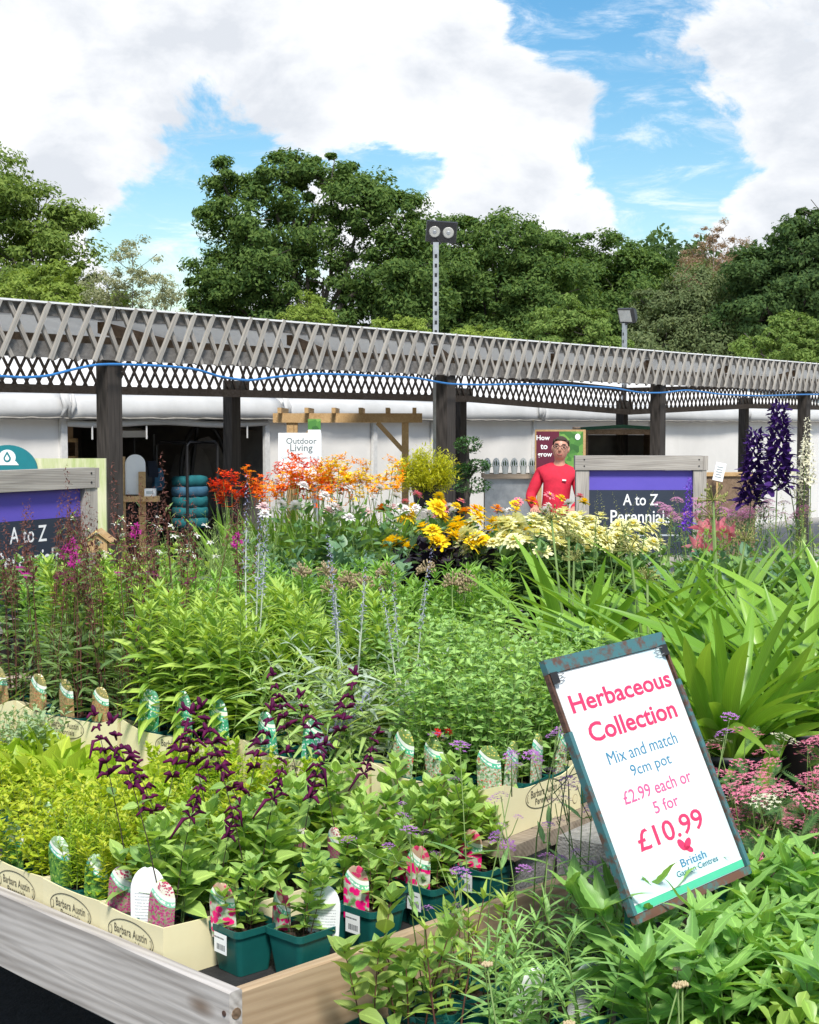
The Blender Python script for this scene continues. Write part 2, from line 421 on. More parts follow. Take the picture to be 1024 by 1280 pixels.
def foliage_print(name, a, b, c, scale):
    m, nn, ll = _new(name)
    t = nn.new('ShaderNodeTexCoord'); v = nn.new('ShaderNodeTexVoronoi'); v.inputs['Scale'].default_value = scale
    ll.new(t.outputs['Object'], v.inputs['Vector'])
    r = nn.new('ShaderNodeValToRGB'); r.color_ramp.elements[0].color = c4(a); r.color_ramp.elements[1].color = c4(c)
    e = r.color_ramp.elements.new(.5); e.color = c4(b)
    ll.new(v.outputs['Color'], r.inputs[0])
    p = nn.new('ShaderNodeBsdfPrincipled'); p.inputs['Roughness'].default_value = .45
    ll.new(r.outputs[0], p.inputs['Base Color']); _out(m, nn, ll, p.outputs[0])
foliage_print('poster_leaves', (.02, .09, .02), (.07, .22, .04), (.20, .38, .08), 14)
plain('poster_stems', (.66, .64, .46), .5, (.38, .46, .18), 7, stretch=(3, 1, .45))

# ------------------------------------------------------------------ ground
g = G()
ys = [-25, 13.5, 20, 60, 120, 900]; zs = [0, 0, -.5, -.5, -.5, -.5]
for i in range(5):
    g.add([(-700, ys[i], zs[i]), (700, ys[i], zs[i]), (700, ys[i + 1], zs[i + 1]), (-700, ys[i + 1], zs[i + 1])], [(0, 1, 2, 3)])
gr = part('ground', g, 'tarmac', None); gr['kind'] = 'structure'
g = G()
for i in range(1, 4):
    y0, y1 = max(ys[i], 10.2) if i > 1 else 10.2, ys[i + 1]
    if i == 1: g.add([(-40, 8.2, .004), (40, 8.2, .004), (40, 13.5, .004), (-40, 13.5, .004)], [(0, 1, 2, 3)])
g.add([(-40, 13.5, .004), (40, 13.5, .004), (40, 20, -.496), (-40, 20, -.496)], [(0, 1, 2, 3)]); g.add([(-40, 20, -.496), (40, 20, -.496), (40, 38, -.496), (-40, 38, -.496)], [(0, 1, 2, 3)])
pv = part('bounce_pavement', g, 'paving', None); pv['kind'] = 'structure'  # pale paving over the tarmac, added to bounce light up into the shade
def ground_z(y): return 0.0 if y < 13.5 else (-.5 if y > 20 else -.5 * (y - 13.5) / 6.5)

# ------------------------------------------------------------------ covered walkway
D = Vector((.624, .781, 0)); N = Vector((-.781, .624, 0)); L = 4.35
def online(u, perp):                        # the point of a vertical line of the photo on a line parallel to the walkway
    q = Vector(((u - CU) / 1853.0, 1.0, 0)); return q * (perp / q.dot(N))
P_NEAR, P_FAR, P_WALL = 9.07, 12.15, 14.5
A0 = online(137, P_NEAR)
B0 = online(290, P_FAR)
walk = thing('covered_walkway', 'weathered timber walkway with diagonal lattice fascia and dark posts', 'walkway', (A0.x, A0.y, 0))
T0 = Matrix.Translation(-Vector((A0.x, A0.y, 0)))
def wp(base, s, z, off=0.0):                # local point: s metres along, off metres away from the camera
    p = base + D * s + N * off; return Vector((p.x - A0.x, p.y - A0.y, z))
K0, K1 = -1, 4.6
rnd = random.Random(4)
# posts
for k in range(0, 5):
    for base, zt, w, so in ((A0, 2.30, .14, 0), (B0, 2.20, .14, 0)):
        g = G(); zl = -.2 if base is A0 and k < 1 else -.6
        p = wp(base, k * L, zl); q = wp(base, k * L, zt if not (base is B0 and k == 2) else 2.1)
        g.bar(p, q, w, w, up=D)
        part('post', g, 'wood_dark', walk)
# posts' caps on the far row
for k in range(0, 5):
    zc = 2.06 if k != 2 else 1.93
    g = G(); g.bar(wp(B0, k * L - .2, zc + .09, -.075), wp(B0, k * L + .2, zc + .09, -.075), .02, .12); part('bracket', g, 'wood_grey', walk)
# fascia boards of the near side
for k in range(-1, 5):
    s0, s1 = k * L + .004, min((k + 1) * L, K1 * L) - .004
    for z0, z1, off, m in ((2.515, 2.598, -.084, 'wood_grey'), (2.205, 2.325, -.084, 'wood_grey'), (2.325, 2.40, .17, 'wood_brown')):
        g = G(); g.bar(wp(A0, s0, (z0 + z1) / 2, off), wp(A0, s1, (z0 + z1) / 2, off), .025, z1 - z0); part('fascia_board', g, m, walk)
    g = G(); g.bar(wp(A0, s0, 2.608, .06), wp(A0, s1, 2.608, .06), .40, .014); part('roof_trim', g, 'white_plastic', walk)
    # roof sheets and rafters
    g = G(); n = 18
    a = [wp(A0, s0 + (s1 - s0) * i / n, 2.535 + .012 * (i % 2), .2) for i in range(n + 1)]
    b = [wp(B0, s0 + (s1 - s0) * i / n, 2.48 + .012 * (i % 2), .0) for i in range(n + 1)]
    for i in range(n):
        g.add([a[i], a[i + 1], b[i + 1], b[i], a[i] + Vector((0, 0, .006)), a[i + 1] + Vector((0, 0, .006)), b[i + 1] + Vector((0, 0, .006)), b[i] + Vector((0, 0, .006))],
              [(3, 2, 1, 0), (4, 5, 6, 7), (0, 1, 5, 4), (2, 3, 7, 6)])
    part('roof_sheet', g, 'roof_sheet', walk)
for i in range(-2, 10):
    s = i * L / 2
    if s < K0 * L or s > K1 * L: continue
    g = G(); g.bar(wp(A0, s + .08, 2.475, .19), wp(B0, s + .08, 2.42, -.05), .05, .09); part('rafter', g, 'wood_brown', walk)
# lattice slats, near side: each slat a piece
def slat_mesh(name, dx, m, n=5, w=.034, t=.022):
    g = G(); a = Vector((-dx / 2, 0, -.205)); b = Vector((dx / 2, 0, .205))
    d = (b - a).normalized()
    x = Vector((d.z, 0, -d.x))
    MM = frame(a, x, d, x.cross(d)); LL = (b - a).length
    g.box((-w / 2, 0, -t / 2), (w / 2, LL, t / 2))
    me = g.transform(Matrix.Identity(4)).mesh(name, m)
    V = np.array([(-w / 2, 0, -t / 2), (w / 2, 0, -t / 2), (w / 2, LL, -t / 2), (-w / 2, LL, -t / 2), (-w / 2, 0, t / 2), (w / 2, 0, t / 2), (w / 2, LL, t / 2), (-w / 2, LL, t / 2)])
    return me, MM
front_me, FM = slat_mesh('slat', .205, 'slat_wood'); back_me, BM = slat_mesh('slat', -.205, 'slat_wood_back')
WR = frame((0, 0, 0), D, N, (0, 0, 1))
sp = .21
i = 0
s = K0 * L
while s < K1 * L:
    for me, MM, off in ((front_me, FM, -.134), (back_me, BM, -.110)):
        p = wp(A0, s + rnd.uniform(-.012, .012) + (.0 if off < -.12 else .09), 2.402 + rnd.uniform(-.008, .008), off)
        M = Matrix.Translation(p) @ WR @ Matrix.Rotation(rnd.uniform(-.03, .03), 4, 'Y') @ MM
        link('slat', me, walk, None, M)
    s += sp
# far side lattice, too fine to pick apart: one panel a bay
zfar = {-1: 2.02, 0: 2.02, 1: 2.02, 2: 1.87, 3: 2.01, 4: 2.01, 5: 2.01}
for k in range(-1, 5):
    g = G(); z0, z1 = zfar[k], zfar[k + 1]
    nb = 30; off = -.09
    for j in range(nb):
        for sg in (-1, 1):
            def zz(t): return z0 + (z1 - z0) * t
            t0 = (j + .5) / nb; t1 = t0 + sg * 1.35 / nb * .5; ta = t0 - sg * 1.35 / nb * .5
            ta, t1 = max(.004, min(.996, ta)), max(.004, min(.996, t1))
            g.bar(wp(B0, (k + ta) * L, zz(ta) + .055, off + .012 * sg), wp(B0, (k + t1) * L, zz(t1) + .40, off + .012 * sg), .016, .026, up=D)
            # second course of the crossing
    part('lattice', g, 'wood_dark_beam', walk, kind='stuff')
    g = G(); g.bar(wp(B0, k * L + .003, z0 + .045, off - .035), wp(B0, (k + 1) * L - .003, z1 + .045, off - .035), .03, .085); part('beam', g, 'wood_dark_beam', walk)
    g = G(); g.bar(wp(B0, k * L + .003, z0 + .40, off + .035), wp(B0, (k + 1) * L - .003, z1 + .40, off + .035), .03, .07); part('beam', g, 'wood_dark_beam', walk)

# blue hose along the foot of the lattice
pts = []
for (u, v) in [(-60, 470), (0, 470), (30, 472), (60, 470), (90, 462), (118, 456), (140, 455), (200, 457), (245, 461), (275, 471), (310, 476), (345, 471), (390, 467), (430, 468), (475, 470), (520, 472),
               (560, 480), (600, 481), (650, 480), (700, 481), (770, 485), (800, 491), (830, 491), (860, 487), (900, 493), (950, 495), (1000, 493), (1040, 493)]:
    q = online(u, P_NEAR - .17); pts.append(at_d(u, v, q.y))
P = np.array([tuple(p) for p in pts]); t = np.arange(len(P)); tt = np.linspace(0, len(P) - 1, 160)
P = np.stack([np.interp(tt, t, P[:, i]) for i in range(3)], 1)
Ps = P.copy()
for _ in range(3): Ps[1:-1] = (Ps[:-2] + 2 * Ps[1:-1] + Ps[2:]) / 4
g = G().tube(Ps, .0105, 7)
tag(part('garden_hose', g, 'hose_blue', None, True), 'blue hose slung along the lower edge of the lattice', 'hose')

# ------------------------------------------------------------------ marquee
MQ = Matrix.Identity(4)
mq = thing('marquee', 'long white marquee with grimy eave behind the walkway', 'marquee', tuple(online(512, P_WALL)) )
mo = mq.location.copy(); mo.z = 0
def mpnt(u, z, off=0.0):
    p = online(u, P_WALL) + N * off - mo; return Vector((p.x, p.y, z))
def wall_panel(u0, u1, z0, z1, m='marquee', nx=14, nz=8, wav=.03, name='wall_panel', off=0.0):
    g = G(); V = []
    a, b = mpnt(u0, 0, off), mpnt(u1, 0, off)
    rs = random.Random(int(u0 * 7 + u1))
    ph = [rs.uniform(0, 6) for _ in range(4)]
    for side in (0, .012):
        for i in range(nx + 1):
            for j in range(nz + 1):
                x = i / nx; y = j / nz
                w = wav * (math.sin(6 * x + 4 * y + ph[0]) * .5 + math.sin(11 * x - 5 * y + ph[1]) * .3 + math.sin(17 * x + 2 * y + ph[2]) * .2)
                p = a.lerp(b, x) + N * (w + side); V.append((p.x, p.y, z0 + (z1 - z0) * y))
    f = []
    n1 = (nx + 1) * (nz + 1)
    for i in range(nx):
        for j in range(nz):
            q = i * (nz + 1) + j; f.append((q, q + nz + 1, q + nz + 2, q + 1)); f.append((q + n1 + 1, q + n1 + nz + 2, q + n1 + nz + 1, q + n1))
    g.add(V, np.array(f)); return part(name, g, m, mq, True)
cuts_u = [-420, -200, 78]
for a, b in zip(cuts_u, cuts_u[1:]): wall_panel(a, b - 2, -.5, 1.79)
for a, b in zip([331, 466, 540, 666, 812, 925, 1030, 1150], [466, 540, 666, 812, 925, 1030, 1150, 1300]): wall_panel(a + 1, b - 1, -.5, 1.79)
for u in (77, 331, 466, 540, 666, 812, 925, 1030):                # frame legs between the wall sheets
    a = mpnt(u, -.5, -.03); b = mpnt(u, 1.78, -.03)
    part('frame_leg', G().bar(a, b, .09, .05, up=N), 'white_metal', mq)
# eave band, gathers at the joints, grimy lower edge
js = [-420, -180, 74, 345, 545, 668, 812, 925, 1024, 1150, 1300]
for a, b in zip(js, js[1:]):
    g = G(); p, q = mpnt(a, 0, 0), mpnt(b, 0, 0); n = 16
    prof = [(.02, 1.80), (-.10, 1.785), (-.16, 1.80), (-.17, 1.90), (-.14, 2.00), (-.08, 2.06), (.02, 2.10)]
    lp = []
    for i in range(n + 1):
        x = i / n; c = p.lerp(q, x)
        wv = .012 * math.sin(9 * x + a)
        lp.append([tuple(c + N * (o + wv) + Vector((0, 0, z + .012 * math.sin(5 * x + a)))) for o, z in prof])
    g.loft(lp); part('eave_band', g, 'marquee_band', mq, True)
    g = G(); g.tube([tuple(p.lerp(q, i / 20) + N * -.165 + Vector((0, 0, 1.790 + .006 * math.sin(i * 2.3 + a)))) for i in range(21)], .014, 5)
    part('grimy_hem', g, 'dirt_band', mq)
for u in (74, 345, 545, 668, 812, 925):
    g = G(); rs = random.Random(u)
    for j in range(7):
        c = mpnt(u, 0, -.17) + D * rs.uniform(-.10, .10)
        g.tube([tuple(c + Vector((0, 0, 2.10))), tuple(c + N * -.03 + D * rs.uniform(-.04, .04) + Vector((0, 0, 1.95))), tuple(c + D * rs.uniform(-.06, .06) + Vector((0, 0, 1.79 + rs.uniform(0, .04))))], [.02, .035, .02], 6)
    part('gathered_sheet', g, 'marquee_band', mq, True)
g = G(); a, b = mpnt(-420, 2.09, .02), mpnt(1300, 2.09, .02); c, d = a + N * 5 + Vector((0, 0, 1.0)), b + N * 5 + Vector((0, 0, 1.0))
e, f = c + N * 5 - Vector((0, 0, 1.0)), d + N * 5 - Vector((0, 0, 1.0))
g.add([a, b, d, c, e, f], [(0, 1, 2, 3), (3, 2, 5, 4)])
part('roof', g, 'marquee', mq)
# inside seen through the opening
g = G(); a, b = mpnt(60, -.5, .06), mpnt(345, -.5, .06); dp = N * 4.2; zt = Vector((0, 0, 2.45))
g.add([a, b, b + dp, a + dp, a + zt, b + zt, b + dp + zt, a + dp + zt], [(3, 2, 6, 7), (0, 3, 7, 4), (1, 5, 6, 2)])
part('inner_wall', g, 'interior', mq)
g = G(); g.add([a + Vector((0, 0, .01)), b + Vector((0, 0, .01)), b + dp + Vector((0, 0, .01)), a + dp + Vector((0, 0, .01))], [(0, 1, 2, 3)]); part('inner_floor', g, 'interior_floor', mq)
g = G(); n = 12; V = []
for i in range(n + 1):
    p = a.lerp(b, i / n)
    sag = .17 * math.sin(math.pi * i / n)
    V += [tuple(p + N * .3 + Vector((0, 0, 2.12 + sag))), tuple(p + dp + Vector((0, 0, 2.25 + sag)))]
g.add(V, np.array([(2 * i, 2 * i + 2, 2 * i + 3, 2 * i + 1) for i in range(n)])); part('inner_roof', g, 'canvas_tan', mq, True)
# rolled-up door sheet and its straps
g = G(); g.tube([tuple(mpnt(80 + i * 25, 1.735 - .02 * math.sin(i), -.05)) for i in range(11)], .045, 8); part('rolled_door', g, 'marquee_band', mq, True)
for u in (108, 176, 302):
    g = G(); g.bar(mpnt(u, 1.70, -.11), mpnt(u, 1.53, -.11), .02, .008, up=N); part('strap', g, 'white_metal', mq)

# ------------------------------------------------------------------ goods in and before the marquee
def wloc(u, off): return online(u, P_WALL) + N * off
def px_h(u, v, off):                       # height of a pixel on a plane off metres behind the marquee wall
    return at_d(u, v, wloc(u, off).y).z
FRM = frame((0, 0, 0), D, N, (0, 0, 1))
def wall_thing(name, label, cat, u, off, group=None):
    p = wloc(u, off); M = FRM.copy(); M.translation = Vector((p.x, p.y, -.5)); return thing(name, label, cat, group=group, M=M)
def span(u0, u1, off): return (wloc(u1, off) - wloc(u0, off)).length
# wire display rack with bags
t = wall_thing('display_rack', 'tall wire display rack hung with dark bags inside the marquee', 'rack', 215, .9)
w = span(192, 236, .9) / 2; zt = px_h(215, 543, .9) + .5
g = G()
for x in (-w, w):
    for y in (-.2, .2): g.tube([(x, y, 0), (x, y, zt)], .016, 6)
part('upright', g, 'black_plastic', t)
g = G()
for i in range(9):
    z = .15 + i * (zt - .9) / 8
    for k in range(3): g.tube([(-w, -.2 + .2 * k, z), (w, -.2 + .2 * k, z)], .009, 5)
for i in range(10): g.tube([(-w + i * 2 * w / 9, -.21, .15), (-w + i * 2 * w / 9, -.21, zt - .75)], .007, 5)
part('wire_shelf', g, 'black_plastic', t)
g = G(); g.loft([[(-w * .8, -.05, zt - .04), (w * 1.1, -.05, zt - .04), (w * 1.1, .12, zt), (-w * .8, .12, zt)], [(-w * .9, -.05, zt + .05), (w * 1.0, -.05, zt + .05), (w, .12, zt + .09), (-w * .9, .12, zt + .09)]]); part('header_tray', g, 'white_plastic', t)
rs = random.Random(9)
for i in range(7):
    x = -w * 1.1 + i * w * .36; z = zt - .35 - rs.uniform(0, .15); hh = rs.uniform(.22, .4)
    g = G(); ww = .075
    g.loft([[(x - ww, -.26, z), (x + ww, -.26, z), (x + ww, -.22, z), (x - ww, -.22, z)], [(x - ww * 1.15, -.30, z - hh * .6), (x + ww * 1.15, -.30, z - hh * .6), (x + ww, -.2, z - hh * .6), (x - ww, -.2, z - hh * .6)],
            [(x - ww, -.27, z - hh), (x + ww, -.27, z - hh), (x + ww * .9, -.21, z - hh), (x - ww * .9, -.21, z - hh)]])
    part('bag', g, ['navy_cloth', 'blue_cloth', 'paper', 'navy_cloth', 'black_plastic'][i % 5], t)
# cage trolley
t = wall_thing('cage_trolley', 'black metal cage trolley standing beside the stacked teal bags', 'trolley', 256, .35)
w = span(237, 275, .35) / 2; zt = px_h(256, 552, .35) + .5
g = G()
for y in (-.3, .3):
    g.tube([(-w, y, .08), (-w, y, zt - .05), (-w + .05, y, zt), (w - .05, y, zt), (w, y, zt - .05), (w, y, .08)], .02, 6)
for z in (.3, .8, zt - .02): g.tube([(-w, -.3, z), (-w, .3, z)], .014, 6); g.tube([(w, -.3, z), (w, .3, z)], .014, 6)
part('frame', g, 'lamp_black', t)
g = G().box((-w, -.3, .1), (w, .3, .14)); part('deck', g, 'galv', t)
for x in (-w + .06, w - .06):
    for y in (-.24, .24): part('castor', G().tube([(x - .02, y, .05), (x + .02, y, .05)], .05, 10), 'lamp_black', t)
# stacked bags on the trolley
for i, (v, m) in enumerate([(653, 'teal_cloth'), (640, 'teal_cloth'), (627, 'teal_cloth'), (614, 'blue_cloth'), (601, 'teal_cloth')]):
    p = wloc(256, .30); z0 = px_h(256, v + 6.5, .30); hh = 13.2 / 1850 * p.y
    g = G(); lp = []
    ww = w * .72 * (1 + .04 * math.sin(i * 3)); dd = .15
    for zf, sf in ((0, .80), (.12, .95), (.5, 1.0), (.88, .95), (1.0, .78)):
        lp.append([(ww * sf * cx, dd * sf * cy, hh * (zf + (.06 * math.sin(6 * cx + i) if zf > .5 else 0))) for cx, cy in [(-1, -1), (-.5, -1.05), (0, -1.06), (.5, -1.05), (1, -1), (1.03, 0), (1, 1), (0, 1.05), (-1, 1), (-1.03, 0)]])
    g.loft(lp)
    lab = {0: 'plump teal bag at the bottom of the stack on the trolley', 1: 'teal bag second from the bottom of the stack on the trolley', 2: 'teal bag just below the slate blue one on the trolley',
           3: 'slate blue bag between the teal bags on the trolley', 4: 'teal bag on top of the stack on the trolley'}[i]
    M = FRM.copy(); M.translation = Vector((p.x, p.y, z0)); o = part('stacked_bag', g, m, None, True, M=M); tag(o, lab, 'bag', 'bags stacked on the cage trolley')
# wicker hanging chair hoop and shelves deep in the marquee
t = wall_thing('hanging_chair', 'dark round hanging chair frame at the right of the marquee opening', 'chair', 305, .8)
ct = px_h(305, 590, .8) + .5; rr = .55
g = G(); g.tube([(rr * math.cos(a) * .8, 0, ct + rr * 1.25 * math.sin(a)) for a in np.linspace(0, 2 * math.pi, 25)], .03, 7); g.tube([(-.4, 0, .02), (0, .25, ct), (0, .1, ct + .75)], .03, 6); part('hoop', g, 'lamp_black', t)
g = G(); g.loft([[(rr * .75 * math.cos(a), -.05 + .3 * k, ct - .1 + rr * (1.1 - .2 * k) * math.sin(a)) for a in np.linspace(0, 2 * math.pi, 14)[:-1]] for k in (0, .5, 1)], cap0=False); part('basket', g, 'interior', t)
t = wall_thing('timber_shelving', 'pale timber shelf unit high up inside the marquee', 'shelving', 118, 1.1)
w = span(82, 150, 1.1) / 2
for v in (553, 575): part('shelf', G().box((-w, -.25, px_h(118, v, 1.1) + .5), (w, .25, px_h(118, v, 1.1) + .55)), 'wood_pine', t)
for x in (-w, w - .05): part('upright', G().box((x, -.25, 0), (x + .05, .25, px_h(118, 548, 1.1) + .5)), 'wood_brown', t)
for i in range(6):
    x = -w + .12 + i * (2 * w - .2) / 6; z = px_h(118, 553, 1.1) + .551
    part('carton', G().box((x, -.2, z), (x + .15, .1, z + .13 + .03 * (i % 3))), 'card_brown' if i % 2 else 'canvas_tan', t)
# green picture panel, teal arched sign, white arched mirror, carton seat
def stand_px(u, v, y): return at_d(u, v, y)
Yp = 10.4
a = at_d(40, 573, Yp); b = at_d(133, 655, Yp)
t = thing('picture_panel', 'large panel printed with pale green grass stems beside the post', 'panel', ((a.x + b.x) / 2, Yp, 0))
w = (b.x - a.x) / 2
part('sheet', G().box((-w, 0, .35), (w, .03, a.z)), 'poster_stems', t)
for x in (-w + .02, w - .06): part('leg', G().box((x, .031, 0), (x + .04, .07, a.z - .05)), 'wood_grey', t)
Yt = 9.6
c = at_d(10, 588, Yt); rad = at_d(47, 588, Yt).x - c.x
t = thing('arched_sign', 'round topped teal sign with a white water drop emblem', 'sign', (c.x, Yt, 0))
o = [(-rad, -.9 - (c.z - .95) * 0)] + [(rad * math.cos(x), rad * math.sin(x) * .86) for x in np.linspace(math.pi, 0, 22)] + [(rad, -.9)]
Mv = Matrix.Translation((0, 0, c.z)) @ RX90
part('board', G().prism(o, -.012, .012), 'teal_sign', t, M=Mv)
part('post', G().box((-.03, .013, 0), (.03, .05, c.z)), 'wood_grey', t)
part('emblem', G().prism([(.055 * math.cos(x) , .085 + .05 * math.sin(x)) for x in np.linspace(0, 2 * math.pi, 20)[:-1]], .0125, .014), 'ink_white', t, M=Mv)
dr = [(0, .125)] + [(.024 * math.cos(x), .078 + .024 * math.sin(x)) for x in np.linspace(R(20), R(-200), 14)]
part('drop', G().prism(dr, .0145, .016), 'teal_sign', t, M=Mv)
part('drop_core', G().prism([(x * .55, .078 + (y - .078) * .55) for x, y in dr], .0165, .018), 'ink_white', t, M=Mv)
part('ribbon', G().prism([(-.075, .035), (.075, .035), (.055, .06), (-.055, .06)], .0125, .0138), 'ink_white', t, M=Mv)
Ym = 13.0
c = at_d(169, 568, Ym); b = at_d(169, 618, Ym); hw = .5 * (at_d(182, 600, Ym).x - at_d(157, 600, Ym).x)
t = thing('arched_mirror', 'white round topped panel leaning in a light wood frame', 'mirror', (c.x, Ym, 0))
o = [(-hw, b.z)] + [(hw * math.cos(x), c.z - hw + hw * math.sin(x)) for x in np.linspace(math.pi, 0, 14)] + [(hw, b.z)]
part('panel', G().prism(o, -.01, .01), 'paper', t, M=RX90)
part('side_board', G().box((hw * .4, -.05, 0), (hw * 1.05, -.012, b.z + .2)), 'wood_pine', t)
part('side_board', G().box((-hw * 1.5, -.03, 0), (-hw * 1.05, .03, c.z - .02)), 'wood_pine', t)
part('shelf', G().box((-hw * 1.4, -.12, b.z - .06), (hw * 2.4, .012, b.z - .012)), 'wood_pine', t)
p = at_d(188, 612, Ym - .06)
t = thing('carton', 'small white carton on the shelf of the arched panel', 'carton', (p.x, Ym - .06, b.z - .0115))
part('body', G().box((-.045, -.04, 0), (.045, .04, .065)), 'paper', t)
part('print', G().box((-.03, -.0415, .02), (.03, -.0405, .045)), 'ink_light', t)
# bird house
Yb = 7.4
p = at_d(124, 690, Yb)
t = thing('bird_house', 'small pale wooden bird house among the dark red buds', 'bird house', (p.x, Yb, p.z))
part('wall', G().prism([(-.05, 0), (.05, 0), (.05, .06), (0, .10), (-.05, .06)], -.05, .05), 'wood_pine', t, M=RX90)
for sx in (-1, 1):
    g = G(); g.bar((sx * .062, -.06, .057), (sx * .062, .06, .057), .01, .01); 
    g = G(); q0, q1 = Vector((0, 0, .112)), Vector((sx * .072, 0, .054)); g.add([(0, -.065, .105), (0, .065, .105), (sx * .07, .065, .05), (sx * .07, -.065, .05), (0, -.065, .117), (0, .065, .117), (sx * .078, .065, .055), (sx * .078, -.065, .055)], [(0, 1, 2, 3), (4, 7, 6, 5), (0, 3, 7, 4), (1, 5, 6, 2), (3, 2, 6, 7), (0, 4, 5, 1)]); part('roof', g, 'wood_pine', t)
part('hole', G().tube([(0, -.052, .055), (0, -.0505, .055)], .014, 12), 'lamp_black', t)
part('pole', G().tube([(0, 0, -p.z), (0, 0, -.002)], .012, 6), 'wood_dark', t)

# timber arch by the Outdoor Living sign
Ya = 19.5
x0, x1 = at_d(352, 515, Ya).x, at_d(520, 515, Ya).x; zt = at_d(430, 513, Ya).z
gz = ground_z(Ya)
t = thing('timber_arch', 'new pale timber pergola arch with braces and trellis sides', 'arch', ((x0 + x1) / 2, Ya, gz))
w = (x1 - x0) / 2; H = zt - gz
for x in (-w + .14, w - .14):
    for y in (-.3, .35): part('post', G().box((x - .045, y - .045, 0), (x + .045, y + .045, H - .12)), 'wood_pine', t)
for y in (-.3, .35): part('beam', G().box((-w - .08, y - .07, H - .16), (w + .08, y - .047, H - .04)), 'wood_pine', t)
for i in range(6):
    x = -w + .02 + i * (2 * w - .04) / 5; part('rafter', G().box((x - .025, -.55, H - .04), (x + .025, .6, H + .03)), 'wood_pine', t)
for sx in (-1, 1):
    g = G(); g.bar((sx * (w - .17), -.33, H - .52), (sx * (w - .50), -.33, H - .16), .035, .06); part('brace', g, 'wood_pine', t)
for i in range(5):
    part('trellis_slat', G().box((w - .155, -.26 + i * .14, .3), (w - .125, -.24 + i * .14, H - .5)), 'wood_pine', t)
for i in range(6): part('trellis_slat', G().box((w - .124, -.26, .3 + i * .28), (w - .11, .32, .33 + i * .28)), 'wood_pine', t)

Yo = 13.2
a = at_d(348, 541, Yo); b = at_d(402, 592, Yo)
t = thing('outdoor_living_sign', 'white standing sign reading Outdoor Living above orange flowers', 'sign', ((a.x + b.x) / 2, Yo, 0))
w = (b.x - a.x) / 2; Mv = Matrix.Translation((0, -.0125, 0)) @ RX90
part('board', G().box((-w, -.012, b.z - .1), (w, .012, a.z)), 'paper', t)
for x in (-w + .02, w - .05): part('post', G().box((x, .0125, 0), (x + .03, .04, a.z)), 'galv', t)
def px_line(body, u, v, wpx, m, bold=0.0, Y=Yo, M0=Mv, par=t, x0=None):
    p = at_d(u, v, Y); lettering(body, m, par, Matrix.Translation((p.x - par.location.x, -.0135, p.z - par.location.z)) @ RX90, w=wpx / 1850 * Y, bold=bold)
px_line('Outdoor', 377, 551, 38, 'ink_grey', .012); px_line('Living', 377, 561, 28, 'ink_grey', .012)
px_line('Garden Furniture &', 376, 571.5, 48, 'ink_light', .006); px_line('BBQs this way', 378, 579, 36, 'ink_light', .006)
a2 = at_d(385, 525, Yo + .1); b2 = at_d(401, 537, Yo + .1)
t = thing('photo_card', 'small photo card standing above the Outdoor Living sign', 'card', ((a2.x + b2.x) / 2, Yo + .10, 0))
w = (b2.x - a2.x) / 2
part('picture', G().box((-w, -.005, b2.z), (w, .005, a2.z + .01)), 'poster_leaves', t); part('caption', G().box((-w, -.005, b2.z - .06), (w, .005, b2.z - .001)), 'paper', t)
part('stick', G().box((-.012, .0055, 0), (.012, .02, a2.z)), 'galv', t)

# dark kiosk, poster board, cloches, small notices
Yk = 23.0; gz = -.5
x0, x1, xm = at_d(728, 540, Yk).x, at_d(822, 540, Yk).x, at_d(776, 540, Yk).x
zt = at_d(776, 532, Yk).z
t = thing('kiosk', 'dark open fronted timber kiosk with green roof edge behind the sign', 'kiosk', (xm, Yk, gz))
w = (x1 - x0) / 2; H = zt - gz
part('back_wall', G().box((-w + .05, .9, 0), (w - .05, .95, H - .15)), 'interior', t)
for x in (-w + .02, w - .08): part('side_wall', G().box((x, 0, 0), (x + .06, .899, H - .12)), 'wood_brown', t)
part('counter', G().box((-w + .085, -.1, 0), (w - .085, .3, 1.45)), 'wood_brown', t)
g = G(); g.loft([[(-w - .05, -.15, H - .14), (w + .05, -.15, H - .14), (w + .05, 1.05, H - .14), (-w - .05, 1.05, H - .14)], [(-w - .05, -.15, H - .06), (w + .05, -.15, H - .06), (w + .05, 1.05, H - .02), (-w - .05, 1.05, H - .02)]]); part('roof', g, 'wood_brown', t)
plain('green_felt', (.03, .10, .06), .9)
g = G(); g.tube([(-w - .06, -.17, H - .05), (0, -.17, H - .01), (w + .06, -.17, H - .05)], .03, 6); part('roof_edge', g, 'green_felt', t)
for i, (u, m) in enumerate([(742, 'blue_cloth'), (760, 'paper'), (768, 'poster_stems'), (792, 'canvas_tan'), (800, 'maroon')]):
    x = at_d(u, 560, Yk).x - xm; part('boxed_goods', G().box((x - .05, .05, 1.4505), (x + .05, .2, 1.62 + .03 * (i % 2))), m, t)
Yq = 16.5; gz = ground_z(Yq)
a = at_d(669, 537, Yq); b = at_d(732, 600, Yq)
t = thing('poster_board', 'framed poster board half maroon half green leaves behind the man', 'poster', ((a.x + b.x) / 2, Yq, gz))
w = (b.x - a.x) / 2; za, zb = a.z - gz, b.z - gz
part('frame', G().box((-w, 0, zb), (w, .03, za)), 'wood_pine', t)
part('maroon_panel', G().box((-w + .015, -.004, zb + .02), (-w * .05, -.0005, za - .02)), 'maroon', t)
part('leaf_panel', G().box((-w * .045, -.004, zb + .02), (w - .03, -.0005, za - .02)), 'poster_leaves', t)
for i, s in enumerate(['How', 'to', 'grow']):
    lettering(s, 'ink_white', t, Matrix.Translation((-w + .09 + .01 * i, -.0055, za - .09 - .10 * i)) @ RX90, h=.055, bold=.02)
